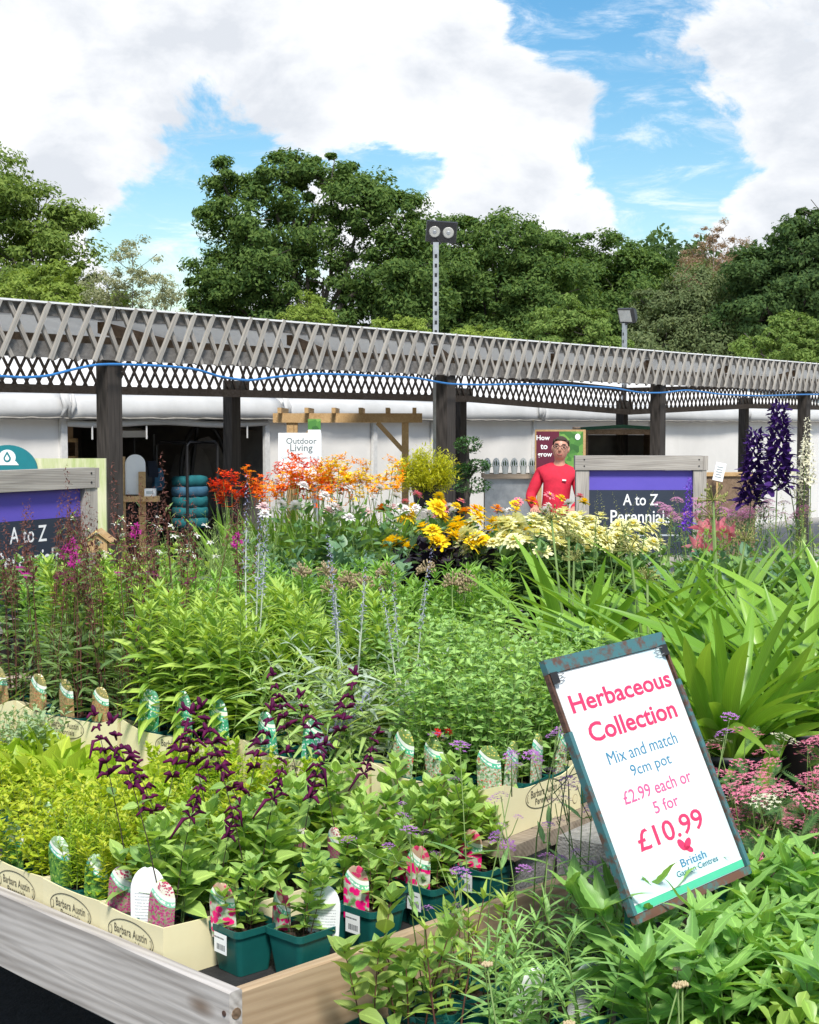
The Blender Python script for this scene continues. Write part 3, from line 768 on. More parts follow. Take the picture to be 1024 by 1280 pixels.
part('badge', G().prism([(.03 * math.cos(x), .035 * math.sin(x)) for x in np.linspace(0, 6.28, 13)[:-1]], 0, .002), 'paper', t, M=Matrix.Translation((w - .09, -.0045, za - .08)) @ RX90)
for x in (-w + .03, w - .08): part('leg', G().box((x, .031, 0), (x + .05, .07, za - .05)), 'wood_pine', t)
Yc = 17.0; gz = ground_z(Yc)
a = at_d(603, 592, Yc); b = at_d(670, 592, Yc)
t = thing('display_table', 'grey topped display table behind the dahlias', 'table', ((a.x + b.x) / 2, Yc, gz))
w = (b.x - a.x) / 2; zt = a.z - gz
part('top', G().box((-w, -.25, zt - .05), (w, .3, zt)), 'wood_plank', t)
part('front_panel', G().box((-w + .02, -.2, 0), (w - .02, -.17, zt - .051)), 'galv', t)
for sx in (-1, 1): part('leg', G().box((sx * (w - .06) - .03, .2, 0), (sx * (w - .06) + .03, .26, zt - .051)), 'wood_plank', t)
plain('glass', (.70, .74, .74), .08, (.62, .68, .68), spec=.8)
leafm('jar_plant', (.03, .09, .03), (.07, .15, .05))
for i in range(6):
    x = a.x + .05 + i * (2 * w - .1) / 5
    t = thing('glass_cloche', ['clear bell jar at the left end of the row behind the dahlias', 'second bell jar from the left on the table', 'third bell jar from the left on the table', 'fourth bell jar from the left on the table', 'fifth bell jar from the left on the table', 'bell jar at the right end of the row, nearest the man'][i], 'bell jar', (x, Yc - .1, a.z + .0005), group='bell jars in a row')
    g = G(); r0 = .042
    for k in range(5): 
        th0 = k * math.pi / 5
        g.tube([(r0 * math.cos(th0) * math.cos(q), r0 * math.sin(th0) * math.cos(q), .09 + .09 * max(0, math.sin(q)) - (.05 if False else 0)) for q in np.linspace(0, math.pi, 9)], .0045, 5)
    g.tube([(r0 * math.cos(q), r0 * math.sin(q), .09) for q in np.linspace(0, 6.2832, 14)], .004, 5)
    part('dome', g, 'glass', t)
    part('cup', G().tube([(0, 0, 0), (0, 0, .09)], [.03, .042], 10), 'glass', t)
    g = G(); g.ball((0, 0, .115), (.028, .028, .04), 8, 5); part('plant', g, 'jar_plant', t)
Ys = 13.0
a = at_d(889, 578, Ys); b = at_d(905, 601, Ys)
t = thing('notice_sign', 'small white notice leaning above a pink flowered plant at right', 'notice', ((a.x + b.x) / 2, Ys, 0))
w = (b.x - a.x) / 2
Mt = Matrix.Translation((0, 0, b.z)) @ Matrix.Rotation(R(12), 4, 'Y')
part('card', G().box((-w * .8, -.004, 0), (w * .8, .004, a.z - b.z)), 'paper', t, M=Mt)
for i in range(5): part('text_line', G().box((-w * .5, -.0052, .03 + i * .022), (w * (.5 - .1 * (i % 2)), -.0046, .036 + i * .022)), 'ink_grey', t, M=Mt)
part('stake', G().box((-.008, .0045, -b.z), (.008, .016, 0.05)), 'wood_pine', t, M=Matrix.Translation((0, 0, b.z)))
t = thing('wooden_crate_stand', 'low brown wooden stand below the small notice', 'stand', (a.x + .15, Ys + .25, 0))
part('box', G().box((-.28, -.1, 0), (.28, .1, at_d(905, 596, Ys).z)), 'wood_brown', t)
part('lid', G().box((-.3, -.12, at_d(905, 596, Ys).z + .001), (.3, .12, at_d(905, 596, Ys).z + .03)), 'wood_pine', t)

# ------------------------------------------------------------------ A to Z signs
def az_sign(loc, rz, label):
    t = thing('perennials_sign', label, 'sign', loc, rz, 'A to Z signs')
    W, T = .5, 1.47
    for sx in (-1, 1): part('post', G().box((sx * (W - .05) - .05, -.045, 0), (sx * (W - .05) + .05, .045, T - .112)), 'wood_sign_v', t)
    part('top_beam', G().box((-W - .01, -.055, T - .11), (W - .03, .045, T)), 'wood_sign', t)
    part('end_block', G().box((W - .028, -.05, T - .112), (W + .01, .04, T - .002)), 'wood_sign_v', t)
    part('lower_rail', G().box((-W + .102, -.03, .62), (W - .102, .03, .70)), 'wood_sign', t)
    part('violet_panel', G().box((-W + .102, -.012, T - .265), (W - .102, .012, T - .113)), 'violet', t)
    part('slate_panel', G().box((-W + .102, -.012, .702), (W - .102, .012, T - .266)), 'slate', t)
    for s, z, h, w in (('A to Z', T - .34, .088, .27), ('Perennials', T - .47, .10, .46)):
        lettering(s, 'ink_white', t, Matrix.Translation((0, -.0135, z)) @ RX90, h=h, w=w, bold=.008)
    for x, z in ((-W + .15, T - .62), (-.1, T - .62), (.15, T - .62)):
        part('small_print', G().box((x, -.0135, z), (x + .16, -.0125, z + .012)), 'ink_light', t)
    for sx in (-1, 1):
        for z in (T - .03, T - .08): part('screw', G().tube([(sx * (W - .06), -.058, z), (sx * (W - .06), -.0545, z)], .006, 8), 'lamp_black', t)
    return t
wood('wood_sign_v', (.42, .39, .35), (.25, .23, .21), 'Z', knots=False)
p = at_d(801, 570, 11.4); az_sign((p.x, 11.4, 0), R(0), 'wood framed A to Z Perennials sign in front of the man in red')
p = at_d(32, 588, 7.75); az_sign((p.x, 7.75, 0), R(60), 'wood framed A to Z Perennials sign cut by the left edge')

# ------------------------------------------------------------------ floodlights
def flood(u, v0, Y, poles, label, sc=1.0, twin=True, rz=0.0):
    p = at_d(u, v0, Y); t = thing('floodlight', label, 'floodlight', (p.x, Y, ground_z(Y)), rz); H = p.z - ground_z(Y)
    g = G()
    g.box((-.036 * sc, -.03 * sc, 0), (.036 * sc, .03 * sc, H)); part('pole', g, 'galv', t)
    for i in range(14): part('pole_hole', G().box((-.016 * sc, -.032 * sc, H - .2 - i * .12), (.016 * sc, -.0305 * sc, H - .15 - i * .12)), 'lamp_black', t)
    g = G(); g.tube([(-.06, 0, H - .02), (0, 0, H + .05), (.06, 0, H - .02)], .02, 6); part('bracket', g, 'lamp_black', t)
    Mh = Matrix.Translation((.07 * sc, -.02, H + .13 * sc)) @ Matrix.Rotation(R(18), 4, 'X') @ Matrix.Rotation(R(4), 4, 'Y')
    ww, hh = .19 * sc, .13 * sc
    g = G(); g.loft([[(-ww, -.02, -hh), (ww, -.02, -hh), (ww, -.02, hh), (-ww, -.02, hh)], [(-ww * 1.04, .03, -hh * 1.04), (ww * 1.04, .03, -hh * 1.04), (ww * 1.04, .03, hh * 1.04), (-ww * 1.04, .03, hh * 1.04)], [(-ww * .7, .14 * sc, -hh * .6), (ww * .7, .14 * sc, -hh * .6), (ww * .7, .14 * sc, hh * .6), (-ww * .7, .14 * sc, hh * .6)]])
    part('housing', g, 'lamp_black', t, M=Mh)
    if twin:
        for sx in (-1, 1):
            q = part('lens', G().tube([(sx * ww * .46, -.034, 0), (sx * ww * .46, -.0205, 0)], [.062 * sc, .072 * sc], 18), 'lens', t, M=Mh)
            part('bulb', G().tube([(sx * ww * .46, -.038, 0), (sx * ww * .46, -.0345, 0)], [.02 * sc, .025 * sc], 12), 'galv', q)
    else: part('lens', G().box((-ww * .85, -.026, -hh * .8), (ww * .85, -.0205, hh * .8)), 'lens', t, M=Mh)
    return t
plain('lens', (.45, .45, .42), .15, (.30, .30, .28), 8, spec=.8)
flood(545, 303, 19.0, 1, 'twin lens black floodlight on a tall perforated steel pole')
flood(781, 404, 24.0, 1, 'small floodlight on a short pole showing above the lattice at right', .9, False, R(-60))

# ------------------------------------------------------------------ the man in red
def skinned(name, verts, edges, rad, root, mats, sub=2):
    me = bpy.data.meshes.new(name); me.from_pydata(verts, edges, []); o = bpy.data.objects.new(name, me); COL.objects.link(o)
    m = o.modifiers.new('skin', 'SKIN'); m.use_smooth_shade = True
    for i, r in enumerate(rad):
        sv = me.skin_vertices[0].data[i]; sv.radius = (r, r) if not isinstance(r, tuple) else r; sv.use_root = (i == root)
    s = o.modifiers.new('sub', 'SUBSURF'); s.levels = sub; s.render_levels = sub
    bpy.context.view_layer.update()
    out = bpy.data.meshes.new_from_object(o.evaluated_get(bpy.context.evaluated_depsgraph_get()))
    bpy.data.objects.remove(o); bpy.data.meshes.remove(me)
    V = np.zeros(len(out.vertices) * 3, np.float32); out.vertices.foreach_get('co', V); V = V.reshape(-1, 3)
    fs = [np.array(p.vertices[:]) for p in out.polygons]
    q = [f for f in fs if len(f) == 4]; tr = [f for f in fs if len(f) == 3]
    g = G(); L_ = []
    if q: L_.append(np.array(q))
    if tr: L_.append(np.array(tr))
    g.add(V, L_); bpy.data.meshes.remove(out)
    return g
Yh = 14.2
hp = at_d(683, 545, Yh)
man = thing('person', 'man with glasses in a red jacket standing behind the sign', 'person', (hp.x, Yh, ground_z(Yh)), R(-6))
man.rotation_euler = (R(-3), R(5), R(-10))
hs = hp.z - ground_z(Yh)
v = [(0, 0, .84), (0, 0, 1.0), (0, .0, 1.18), (0, .02, 1.32), (0, .0, 1.40), (0, -.02, 1.45), (0, -.03, 1.535),
     (-.17, .02, 1.29), (-.25, -.02, 1.05), (-.17, -.20, .95), (.17, .02, 1.29), (.25, -.03, 1.05), (.19, -.24, .97),
     (-.09, 0, .80), (-.10, -.01, .45), (-.10, .02, .08), (-.11, -.10, .035), (.09, 0, .80), (.10, -.01, .45), (.10, .02, .08), (.11, -.10, .035)]
e = [(0, 1), (1, 2), (2, 3), (3, 4), (4, 5), (5, 6), (3, 7), (7, 8), (8, 9), (3, 10), (10, 11), (11, 12), (0, 13), (13, 14), (14, 15), (15, 16), (0, 17), (17, 18), (18, 19), (19, 20)]
r = [.09, .09, .09, .07, .05, .055, .072, .042, .036, .028, .042, .042, .028, .08, .055, .04, .035, .08, .055, .04, .035]
vb = list(v); eb = list(e); rb = list(r)
for wi, sx in ((9, -1), (12, 1)):                  # palms and five fingers
    b = Vector(v[wi]); pal = b + Vector((0, -.07, -.01)); vb.append(tuple(pal)); eb.append((wi, len(vb) - 1)); rb.append(.03); pi = len(vb) - 1
    for k in range(5):
        o0 = pal + Vector(((-.03 + .018 * k) if k < 4 else sx * -.04, -.045 if k < 4 else -.01, -.005)); o1 = o0 + Vector((0 if k < 4 else sx * -.01, -.035 + (.006 if k in (0, 3) else 0), -.025))
        vb.append(tuple(o0)); eb.append((pi, len(vb) - 1)); rb.append(.009); vb.append(tuple(o1)); eb.append((len(vb) - 2, len(vb) - 1)); rb.append(.008)
body = skinned('body', vb, eb, rb, 0, 'skin')
hz = hs - .118
body.ball((0, -.03, hz), (.074, .092, .118), 18, 14)
body.loft([[(-.012, -.112, hz - .002), (.012, -.112, hz - .002), (.006, -.118, hz + .035), (-.006, -.118, hz + .035)], [(-.017, -.118, hz - .028), (.017, -.118, hz - .028), (.006, -.138, hz - .018), (-.006, -.138, hz - .018)]])
for sx in (-1, 1): body.ball((sx * .076, -.02, hz), (.012, .022, .032), 8, 6)
part('body', body, 'skin', man, True)
jk = skinned('jacket', [v[i] for i in (0, 1, 2, 3, 7, 8, 9, 10, 11, 12)] + [(0, -.008, 1.415)], [(0, 1), (1, 2), (2, 3), (3, 4), (4, 5), (5, 6), (3, 7), (7, 8), (8, 9), (3, 10)], [.148, .142, .142, .108, .070, .055, .044, .070, .055, .044, .062], 0, 'red_shirt')
part('jacket', jk, 'red_shirt', man, True)
part('trousers', skinned('trousers', [v[i] for i in (0, 13, 14, 15, 17, 18, 19)], [(0, 1), (1, 2), (2, 3), (0, 4), (4, 5), (5, 6)], [.135, .10, .075, .065, .10, .075, .065], 0, 'trouser'), 'trouser', man, True)
g = G(); th = np.linspace(0, 2 * math.pi, 19)[:-1]
for i_, (zf, rf) in enumerate([]): pass
lp = []
for zf, rx, ry, yo in ((.015, .079, .070, .010), (.05, .081, .088, -.006), (.082, .068, .080, -.014), (.112, .040, .050, -.018), (.124, .012, .015, -.018)):
    lp.append([(rx * math.cos(a), yo - .02 + ry * math.sin(a) * (1.0 if math.sin(a) > 0 else .92), hz + zf + (.038 if math.sin(a) < -.3 and zf < .06 else 0)) for a in th])
g.loft(lp); part('hair', g, 'hair', man, True)
g = G()
for sx in (-1, 1):
    c = Vector((sx * .034, -.122, hz + .018)); g.tube([tuple(c + Vector((.027 * math.cos(a), 0, .019 * math.sin(a)))) for a in np.linspace(0, 6.2832, 15)], .0028, 5)
    g.tube([(sx * .061, -.122, hz + .022), (sx * .078, -.02, hz + .022)], .0025, 4)
g.tube([(-.007, -.124, hz + .02), (.007, -.124, hz + .02)], .0025, 4)
part('glasses', g, 'lamp_black', man)
g = G(); g.tube([(-.024, -.108, hz - .055), (-.01, -.117, hz - .058), (.01, -.117, hz - .058), (.024, -.108, hz - .055)], .005, 5); plain('lip', (.36, .10, .09), .5); part('mouth', g, 'lip', man)
for sx in (-1, 1): g = G(); g.ball((sx * .034, -.110, hz + .018), (.013, .008, .007), 8, 6); part('eye', g, 'lamp_black', man)
for sx in (-1, 1): g = G(); g.tube([(sx * .018, -.116, hz + .042), (sx * .05, -.108, hz + .044)], .005, 5); part('eyebrow', g, 'hair', man)
for x, z in ((.07, 1.24),): part('badge', G().box((x - .018, -.132, z - .007), (x + .018, -.10, z + .007)), 'ink_white', man)
# ------------------------------------------------------------------ trees beyond the marquee
rng = np.random.default_rng(11)
def tree(name, label, u, v_top, wpx, Y, mat, seed, lobes=None, leaf=0.086, clumps=174, per=260, hollow=.5, trunk_r=.16, v_bot=None, squash=1.0, group='trees behind the marquee', cr=.62, bare=0.0, tr_mat='bark'):
    """lobes: crown masses as (du, dv, r) in photo pixels around u and v_top, turned into metres at distance Y"""
    rs = np.random.default_rng(seed); px = Y / F
    base = at_d(u, 560, Y); gz = -.5
    top = at_d(u, v_top, Y).z
    t = thing(name, label, 'tree', (base.x, Y, gz), group=group)
    H = top - gz
    if lobes is None:
        lobes = [(0, wpx * .45, wpx * .42)] + [(wpx * .36 * math.cos(a), wpx * (.62 + .12 * math.sin(3 * a)), wpx * .27) for a in np.linspace(0, 6.28, 6)[:-1]]
    C = np.array([(du * px, rs.uniform(-.35, .35) * r * px, H - dv * px) for du, dv, r in lobes]); RR = np.array([r * px * 1.08 for _, _, r in lobes])
    # wood: trunk and limbs that reach into the lobes
    g = G(); mid = np.array((rs.normal(0, .15), rs.normal(0, .15), H * .45))
    g.tube([(0, 0, -.1), (0, 0, H * .15), tuple(mid * (1, 1, .7)), tuple(mid)], [trunk_r * 1.3, trunk_r, trunk_r * .85, trunk_r * .7], 8)
    tips = []
    for c, r in zip(C, RR):
        a = mid * (1, 1, rs.uniform(.55, 1.0)); m1 = (a + c) / 2 + rs.normal(0, .18, 3) * r
        g.tube([tuple(a), tuple(m1), tuple(c)], [trunk_r * .5, trunk_r * .3, trunk_r * .16], 6)
        for _ in range(5):
            d = rs.normal(0, 1, 3); d[2] = abs(d[2]) * .6; d /= np.linalg.norm(d); e = c + d * r * .9
            g.tube([tuple(c), tuple((c + e) / 2 + rs.normal(0, .06, 3) * r), tuple(e)], [trunk_r * .15, trunk_r * .09, .012], 5); tips.append(e)
    part('trunk', g, tr_mat, t)
    # crown: leaf sized faces gathered in clumps
    w = RR ** 2; n = clumps
    li = rs.choice(len(C), n, p=w / w.sum())
    d = rs.normal(0, 1, (n, 3)); d /= np.linalg.norm(d, axis=1)[:, None]; d[:, 2] = d[:, 2] * .85 + .12
    rad = RR[li] * (hollow + (1 - hollow) * rs.random(n) ** .5) * rs.uniform(.9, 1.12, n)
    cc = C[li] + d * rad[:, None] * np.array((1, 1, squash))
    k = per; crr = cr * rs.uniform(.5, 1.7, n) * (np.clip(RR[li] / 2.0, .45, 1.2))
    e = rs.normal(0, 1, (n, k, 3)); e /= np.linalg.norm(e, axis=2)[:, :, None]
    e[:, :, 2] *= .62
    pos = cc[:, None] + e * (crr[:, None] * rs.random((n, k)) ** .6)[:, :, None]
    nrm = e * .7 + d[:, None] * .5 + rs.normal(0, .55, (n, k, 3)) + np.array((0, 0, .45)); pos = pos.reshape(-1, 3); nrm = nrm.reshape(-1, 3)
    nrm /= np.linalg.norm(nrm, axis=1)[:, None]
    a = np.cross(nrm, rs.normal(0, 1, nrm.shape)); a /= np.linalg.norm(a, axis=1)[:, None]; b = np.cross(nrm, a)
    s = leaf * rs.uniform(.55, 1.35, len(pos))[:, None]
    V = np.stack([pos - a * s, pos - b * s * .42 + nrm * s * .12, pos + a * s, pos + b * s * .42 + nrm * s * .12], 1).reshape(-1, 3)
    Fq = np.arange(len(V)).reshape(-1, 4)
    g = G().add(V, Fq); part('crown', g, mat, t, kind='stuff')
    return t
leafm('oak_leaf', (0.059, 0.123, 0.036), (0.178, 0.269, 0.071), .75, .34, vein=False, spec=.12, tint=(1.2, 1.2, .5))
leafm('oak_leaf_pale', (0.113, 0.187, 0.045), (0.254, 0.341, 0.082), .75, .34, vein=False, spec=.12, tint=(1.2, 1.2, .5))
leafm('dark_leaf', (0.048, 0.098, 0.039), (0.125, 0.200, 0.066), .75, .34, vein=False, spec=.12, tint=(1.2, 1.2, .5))
leafm('grey_leaf', (0.223, 0.259, 0.153), (0.446, 0.446, 0.278), .75, .34, vein=False, spec=.12, tint=(1.1, 1.1, .6))
leafm('lime_leaf', (0.178, 0.269, 0.056), (0.341, 0.434, 0.098), .75, .34, vein=False, spec=.12, tint=(1.15, 1.15, .5))
leafm('grass_leaf', (0.125, 0.211, 0.056), (0.254, 0.351, 0.098), .75, .34, vein=False, spec=.12, tint=(1.15, 1.15, .5))
leafm('mist_leaf', (0.125, 0.176, 0.082), (0.223, 0.269, 0.127), .75, .34, vein=False, spec=.12, tint=(1.15, 1.15, .5))
leafm('twig_leaf', (0.299, 0.234, 0.153), (0.476, 0.329, 0.237), .75, .34, vein=False, spec=.12, tint=(1.1, 1.0, .6))
plain('bark_pale', (.40, .36, .31), .9, (.25, .21, .18), 8)
tree('oak_tree', 'broad leafy oak at the left edge behind the lattice', 8, 190, 230, 42, 'oak_leaf_pale', 1, [(-20, 50, 62), (40, 75, 50), (75, 110, 42), (-50, 120, 80), (30, 150, 80), (85, 165, 36), (-80, 60, 70), (0, 230, 90)], clumps=246, per=240, leaf=0.076)
tree('willow_tree', 'wispy grey green small tree between the two oaks', 170, 305, 120, 36, 'grey_leaf', 2, [(0, 35, 38), (-32, 55, 30), (34, 58, 30), (-10, 80, 44), (40, 95, 30), (-50, 95, 30)], clumps=123, per=84, leaf=0.038, cr=.42, trunk_r=.06, hollow=.2)
tree('oak_tree', 'tall open crowned oak with sky showing between its branches', 385, 186, 310, 50, 'oak_leaf', 3,
     [(-45, 50, 38), (-105, 38, 22), (-20, 25, 30), (30, 45, 38), (-80, 95, 46), (-115, 85, 28), (0, 100, 46), (70, 75, 46), (115, 90, 40), (-60, 150, 58), (20, 165, 40), (110, 150, 56), (135, 190, 44), (-115, 170, 40), (-95, 200, 48), (90, 210, 46), (-30, 215, 44), (30, 222, 36), (-130, 215, 34)], clumps=478, per=250, leaf=0.085, trunk_r=.26, cr=.66, hollow=.35)
tree('oak_tree', 'dark round oak right behind the twin floodlight', 620, 268, 190, 54, 'oak_leaf', 4, [(-45, 40, 42), (10, 42, 48), (55, 60, 42), (-65, 95, 52), (0, 105, 66), (65, 110, 52), (-60, 150, 50), (50, 160, 60)], clumps=333, per=230, leaf=0.088)
tree('oak_tree', 'mid green oak filling the gap right of the dark round one', 745, 291, 180, 57, 'oak_leaf', 5, [(-40, 32, 38), (20, 35, 38), (60, 55, 36), (-50, 85, 52), (20, 95, 62), (75, 110, 48), (0, 140, 70)], clumps=333, per=230, leaf=0.088)
tree('conifer', 'feathery light green conifer in front of the dark wood', 712, 366, 120, 40, 'grass_leaf', 6, [(0, 28, 22), (-25, 52, 30), (25, 52, 30), (0, 65, 36), (-52, 75, 24), (52, 78, 24), (-20, 85, 34), (30, 90, 34)], clumps=188, per=200, leaf=0.058, cr=.4, trunk_r=.1)
tree('ash_tree', 'grey green rounded tree above the right end of the lattice', 870, 338, 165, 50, 'mist_leaf', 7, [(0, 40, 45), (-45, 60, 38), (42, 62, 38), (-50, 100, 46), (20, 100, 56), (70, 115, 40)], clumps=304, per=250, leaf=0.065)
tree('birch_tree', 'thin birch with bare twiggy top against the white cloud', 888, 262, 70, 56, 'twig_leaf', 8, [(0, 35, 24), (-22, 55, 20), (22, 50, 20), (-8, 85, 34), (25, 85, 30), (-30, 90, 26)], clumps=116, per=110, leaf=0.041, cr=.5, trunk_r=.1, hollow=.1, tr_mat='bark_pale')
tree('oak_tree', 'tall dark oak cut by the right edge of the picture', 1000, 243, 170, 48, 'dark_leaf', 9, [(25, 32, 32), (5, 75, 44), (55, 70, 50), (-35, 110, 48), (-60, 95, 30), (30, 130, 66), (-50, 155, 46), (60, 170, 60)], clumps=362, per=230, leaf=0.082)
tree('hazel_bush', 'light green bush at the right edge just above the lattice', 985, 392, 130, 38, 'grass_leaf', 10, [(0, 28, 28), (-38, 40, 26), (36, 36, 30), (-15, 60, 36), (30, 66, 36)], clumps=137, per=200, leaf=0.052, trunk_r=.06, cr=.42)
tree('hazel_bush', 'yellow green sapling growing in front of the tall oak', 385, 362, 60, 38, 'lime_leaf', 12, [(0, 20, 14), (-16, 38, 16), (16, 40, 16), (0, 55, 22)], clumps=65, per=150, leaf=0.044, trunk_r=.04, cr=.35)
tree('hazel_bush', 'low yellowish bush just left of the floodlight pole', 495, 385, 90, 38, 'lime_leaf', 13, [(0, 25, 20), (-28, 30, 16), (28, 28, 18), (0, 45, 26)], clumps=65, per=150, leaf=0.044, trunk_r=.04, cr=.35)
tree('hazel_bush', 'low green bush just right of the floodlight pole', 600, 398, 80, 38, 'lime_leaf', 14, [(0, 22, 16), (-22, 30, 16), (22, 30, 16), (0, 45, 24)], clumps=58, per=150, leaf=0.044, trunk_r=.04, cr=.35)
tree('hawthorn_tree', 'low dense hawthorn under the left oak', 60, 330, 200, 37, 'lime_leaf', 15, [(-40, 40, 36), (20, 35, 34), (70, 50, 34), (0, 70, 50), (90, 75, 30), (-90, 60, 40)], clumps=159, per=220, leaf=0.058, trunk_r=.08, cr=.5)
# the wood behind reads as one mass
rs = np.random.default_rng(77)
n = 52000; px = 75 / F
uu = rs.uniform(520, 1090, n); topv = 318 + 14 * np.sin(uu / 23) + 10 * np.sin(uu / 9.0 + 2) + np.where(uu > 800, -8, 0)
vv = topv + (470 - topv) * rs.random(n) ** .8
pos = np.stack([(uu - CU) / 1853 * 75, 75 + rs.uniform(-2.5, 2.5, n), CAMZ + (532 - vv) / 1853 * 75], 1)
nrm = rs.normal(0, 1, (n, 3)) + np.array((0, -.6, .5)); nrm /= np.linalg.norm(nrm, axis=1)[:, None]
a = np.cross(nrm, rs.normal(0, 1, nrm.shape)); a /= np.linalg.norm(a, axis=1)[:, None]; b = np.cross(nrm, a); s = .17 * rs.uniform(.5, 1.4, n)[:, None]
V = np.stack([pos - a * s, pos - b * s * .5, pos + a * s, pos + b * s * .5], 1).reshape(-1, 3)
o = part('distant_wood', G().add(V, np.arange(len(V)).reshape(-1, 4)), 'dark_leaf', None, kind='stuff')
tag(o, 'dark mass of woodland filling in behind the trees at right', 'wood')
# ------------------------------------------------------------------ benches
RD = Vector((.7071, .7071, 0)); LD = Vector((-.7071, .7071, 0))
CORNER = at_z(287, 1241, .62); CORNER.z = 0
BF = frame(CORNER, RD, LD, (0, 0, 1))                      # bench frame: x back right, y back left
def bpt(x, y, z=0.0): return BF @ Vector((x, y, z))
SURF = .56
plain('liner', (.022, .023, .025), .85, (.012, .012, .013), 20, bump=.5)
plain('cream_card', (.74, .68, .44), .7, (.70, .63, .39), 5)
plain('card_edge', (.42, .34, .22), .8)
plain('ink_crate', (.10, .095, .07), .7)
plain('pot_green', (.008, .105, .095), .42, (.006, .082, .076), 10)
plain('pot_black', (.018, .02, .028), .42, (.012, .014, .019), 9)
plain('soil', (.055, .034, .022), .95, (.022, .014, .009), 90, bump=1.0, bscale=130)
plain('bark_mulch', (.26, .17, .095), .95, (.09, .055, .032), 70, bump=1.0, bscale=110)
plain('rust', (.115, .055, .035), .85, (.055, .035, .03), 25, bump=.4)
def flaky(name, a, b, scale, lo=.45, hi=.55):
    m, nn, ll = _new(name); t = nn.new('ShaderNodeTexCoord'); n = nn.new('ShaderNodeTexNoise'); n.inputs['Scale'].default_value = scale; n.inputs['Detail'].default_value = 8; n.inputs['Roughness'].default_value = .7
    ll.new(t.outputs['Object'], n.inputs['Vector']); r = nn.new('ShaderNodeValToRGB'); r.color_ramp.elements[0].position = lo; r.color_ramp.elements[1].position = hi
    r.color_ramp.elements[0].color = c4(a); r.color_ramp.elements[1].color = c4(b); ll.new(n.outputs[0], r.inputs[0])
    p = nn.new('ShaderNodeBsdfPrincipled'); p.inputs['Roughness'].default_value = .6; ll.new(r.outputs[0], p.inputs['Base Color'])
    bu = nn.new('ShaderNodeBump'); bu.inputs['Strength'].default_value = .4; bu.inputs['Distance'].default_value = .002; ll.new(n.outputs[0], bu.inputs['Height']); ll.new(bu.outputs[0], p.inputs['Normal'])
    _out(m, nn, ll, p.outputs[0])
flaky('teal_flaking', (.10, .05, .035), (.045, .14, .155), 34, .40, .52)
flaky('rust_flaking', (.05, .15, .15), (.13, .06, .04), 28, .38, .50)

bench = thing('display_bench', 'weathered timber plant bench with raised edge boards in the foreground', 'bench', M=BF)
BX, BY = 2.25, 2.7
def board(name, a, b, m, par, bev=.004):
    """a timber with eased edges, grain along x of its own frame"""
    a, b = np.array(a, float), np.array(b, float)
    ax = int(np.argmax(b - a)); g = G()
    ln = (b - a)[ax]; o = [i for i in range(3) if i != ax]
    w, t = (b - a)[o[0]], (b - a)[o[1]]
    sec = [(bev, 0), (w - bev, 0), (w, bev), (w, t - bev), (w - bev, t), (bev, t), (0, t - bev), (0, bev)]
    n = max(2, int(ln / .15)); rs = random.Random(int(ln * 1000 + w * 7777)); lp = []
    for i in range(n + 1):
        j = [(p + rs.uniform(-.0008, .0008), q + rs.uniform(-.0008, .0008)) for p, q in sec]
        lp.append([(ln * i / n, p, q) for p, q in j])
    g.loft(lp)
    ob = part(name, g, m, par)
    X = Vector((0, 0, 0)); X[ax] = 1; Y = Vector((0, 0, 0)); Y[o[0]] = 1; Z = Vector((0, 0, 0)); Z[o[1]] = 1
    org = Vector(tuple(a))
    M = Matrix((X, Y, Z)).transposed().to_4x4(); M.translation = org
    if X.cross(Y).dot(Z) < 0: ob.data.flip_normals()
    ob.matrix_basis = M; return ob
board('edge_board', (0, 0, .442), (.030, BY, .62), 'wood_bench', bench)
board('edge_board', (.0305, .003, .440), (BX, .031, .615), 'wood_bench_warm', bench)
board('edge_board', (.031, BY - .03, .44), (BX, BY, .62), 'wood_bench', bench)
board('edge_board', (BX - .03, .032, .44), (BX - .001, BY - .031, .61), 'wood_bench', bench)
part('liner', G().box((.031, .032, SURF - .02), (BX - .031, BY - .031, SURF)), 'liner', bench)
for i in range(6):
    x = .08 + i * (BX - .2) / 5; board('joist', (x, .032, .45), (x + .045, BY - .031, SURF - .021), 'wood_plank', bench)
for x in (.35, BX - .15):
    for y in (.35, BY - .25): board('leg', (x, y, 0), (x + .07, y + .07, .449), 'wood_plank', bench)
for z in (.50, .575): part('screw', G().tube([(.03 - .032, .016, z), (.0, .016, z)], .006, 8), 'rust', bench)
part('end_knot', G().tube([(.016, -.0015, .575), (.016, .001, .575)], [.011, .012], 10), 'wood_brown', bench)

def table(name, label, x0, y0, x1, y1, z, M=None, m='wood_plank'):
    t = thing(name, label, 'bench', M=M) if M else thing(name, label, 'bench')
    n = max(3, int((y1 - y0) / .14))
    for i in range(n):
        a = y0 + i * (y1 - y0) / n; board('plank', (x0, a + .004, z - .03), (x1, a + (y1 - y0) / n - .004, z), m, t)
    for x in (x0 + .05, (x0 + x1) / 2, x1 - .12):
        for y in (y0 + .05, y1 - .12): board('leg', (x, y, 0), (x + .07, y + .07, z - .031), m, t)
    return t
NZ = .42
nb = table('display_bench', 'plank bench under the daisies and price board in the right foreground', .2, -1.35, 2.7, -.06, NZ, BF)
table('display_bench', 'plank bench under the leafy plants in the middle distance', -1.95, 5.55, .55, 7.15, .60)
table('display_bench', 'plank bench under the dahlias and orange crocosmia', -1.25, 7.5, 1.25, 10.0, .60)
table('display_bench', 'plank bench under the purple delphiniums at right', .95, 5.0, 3.0, 9.2, .60)

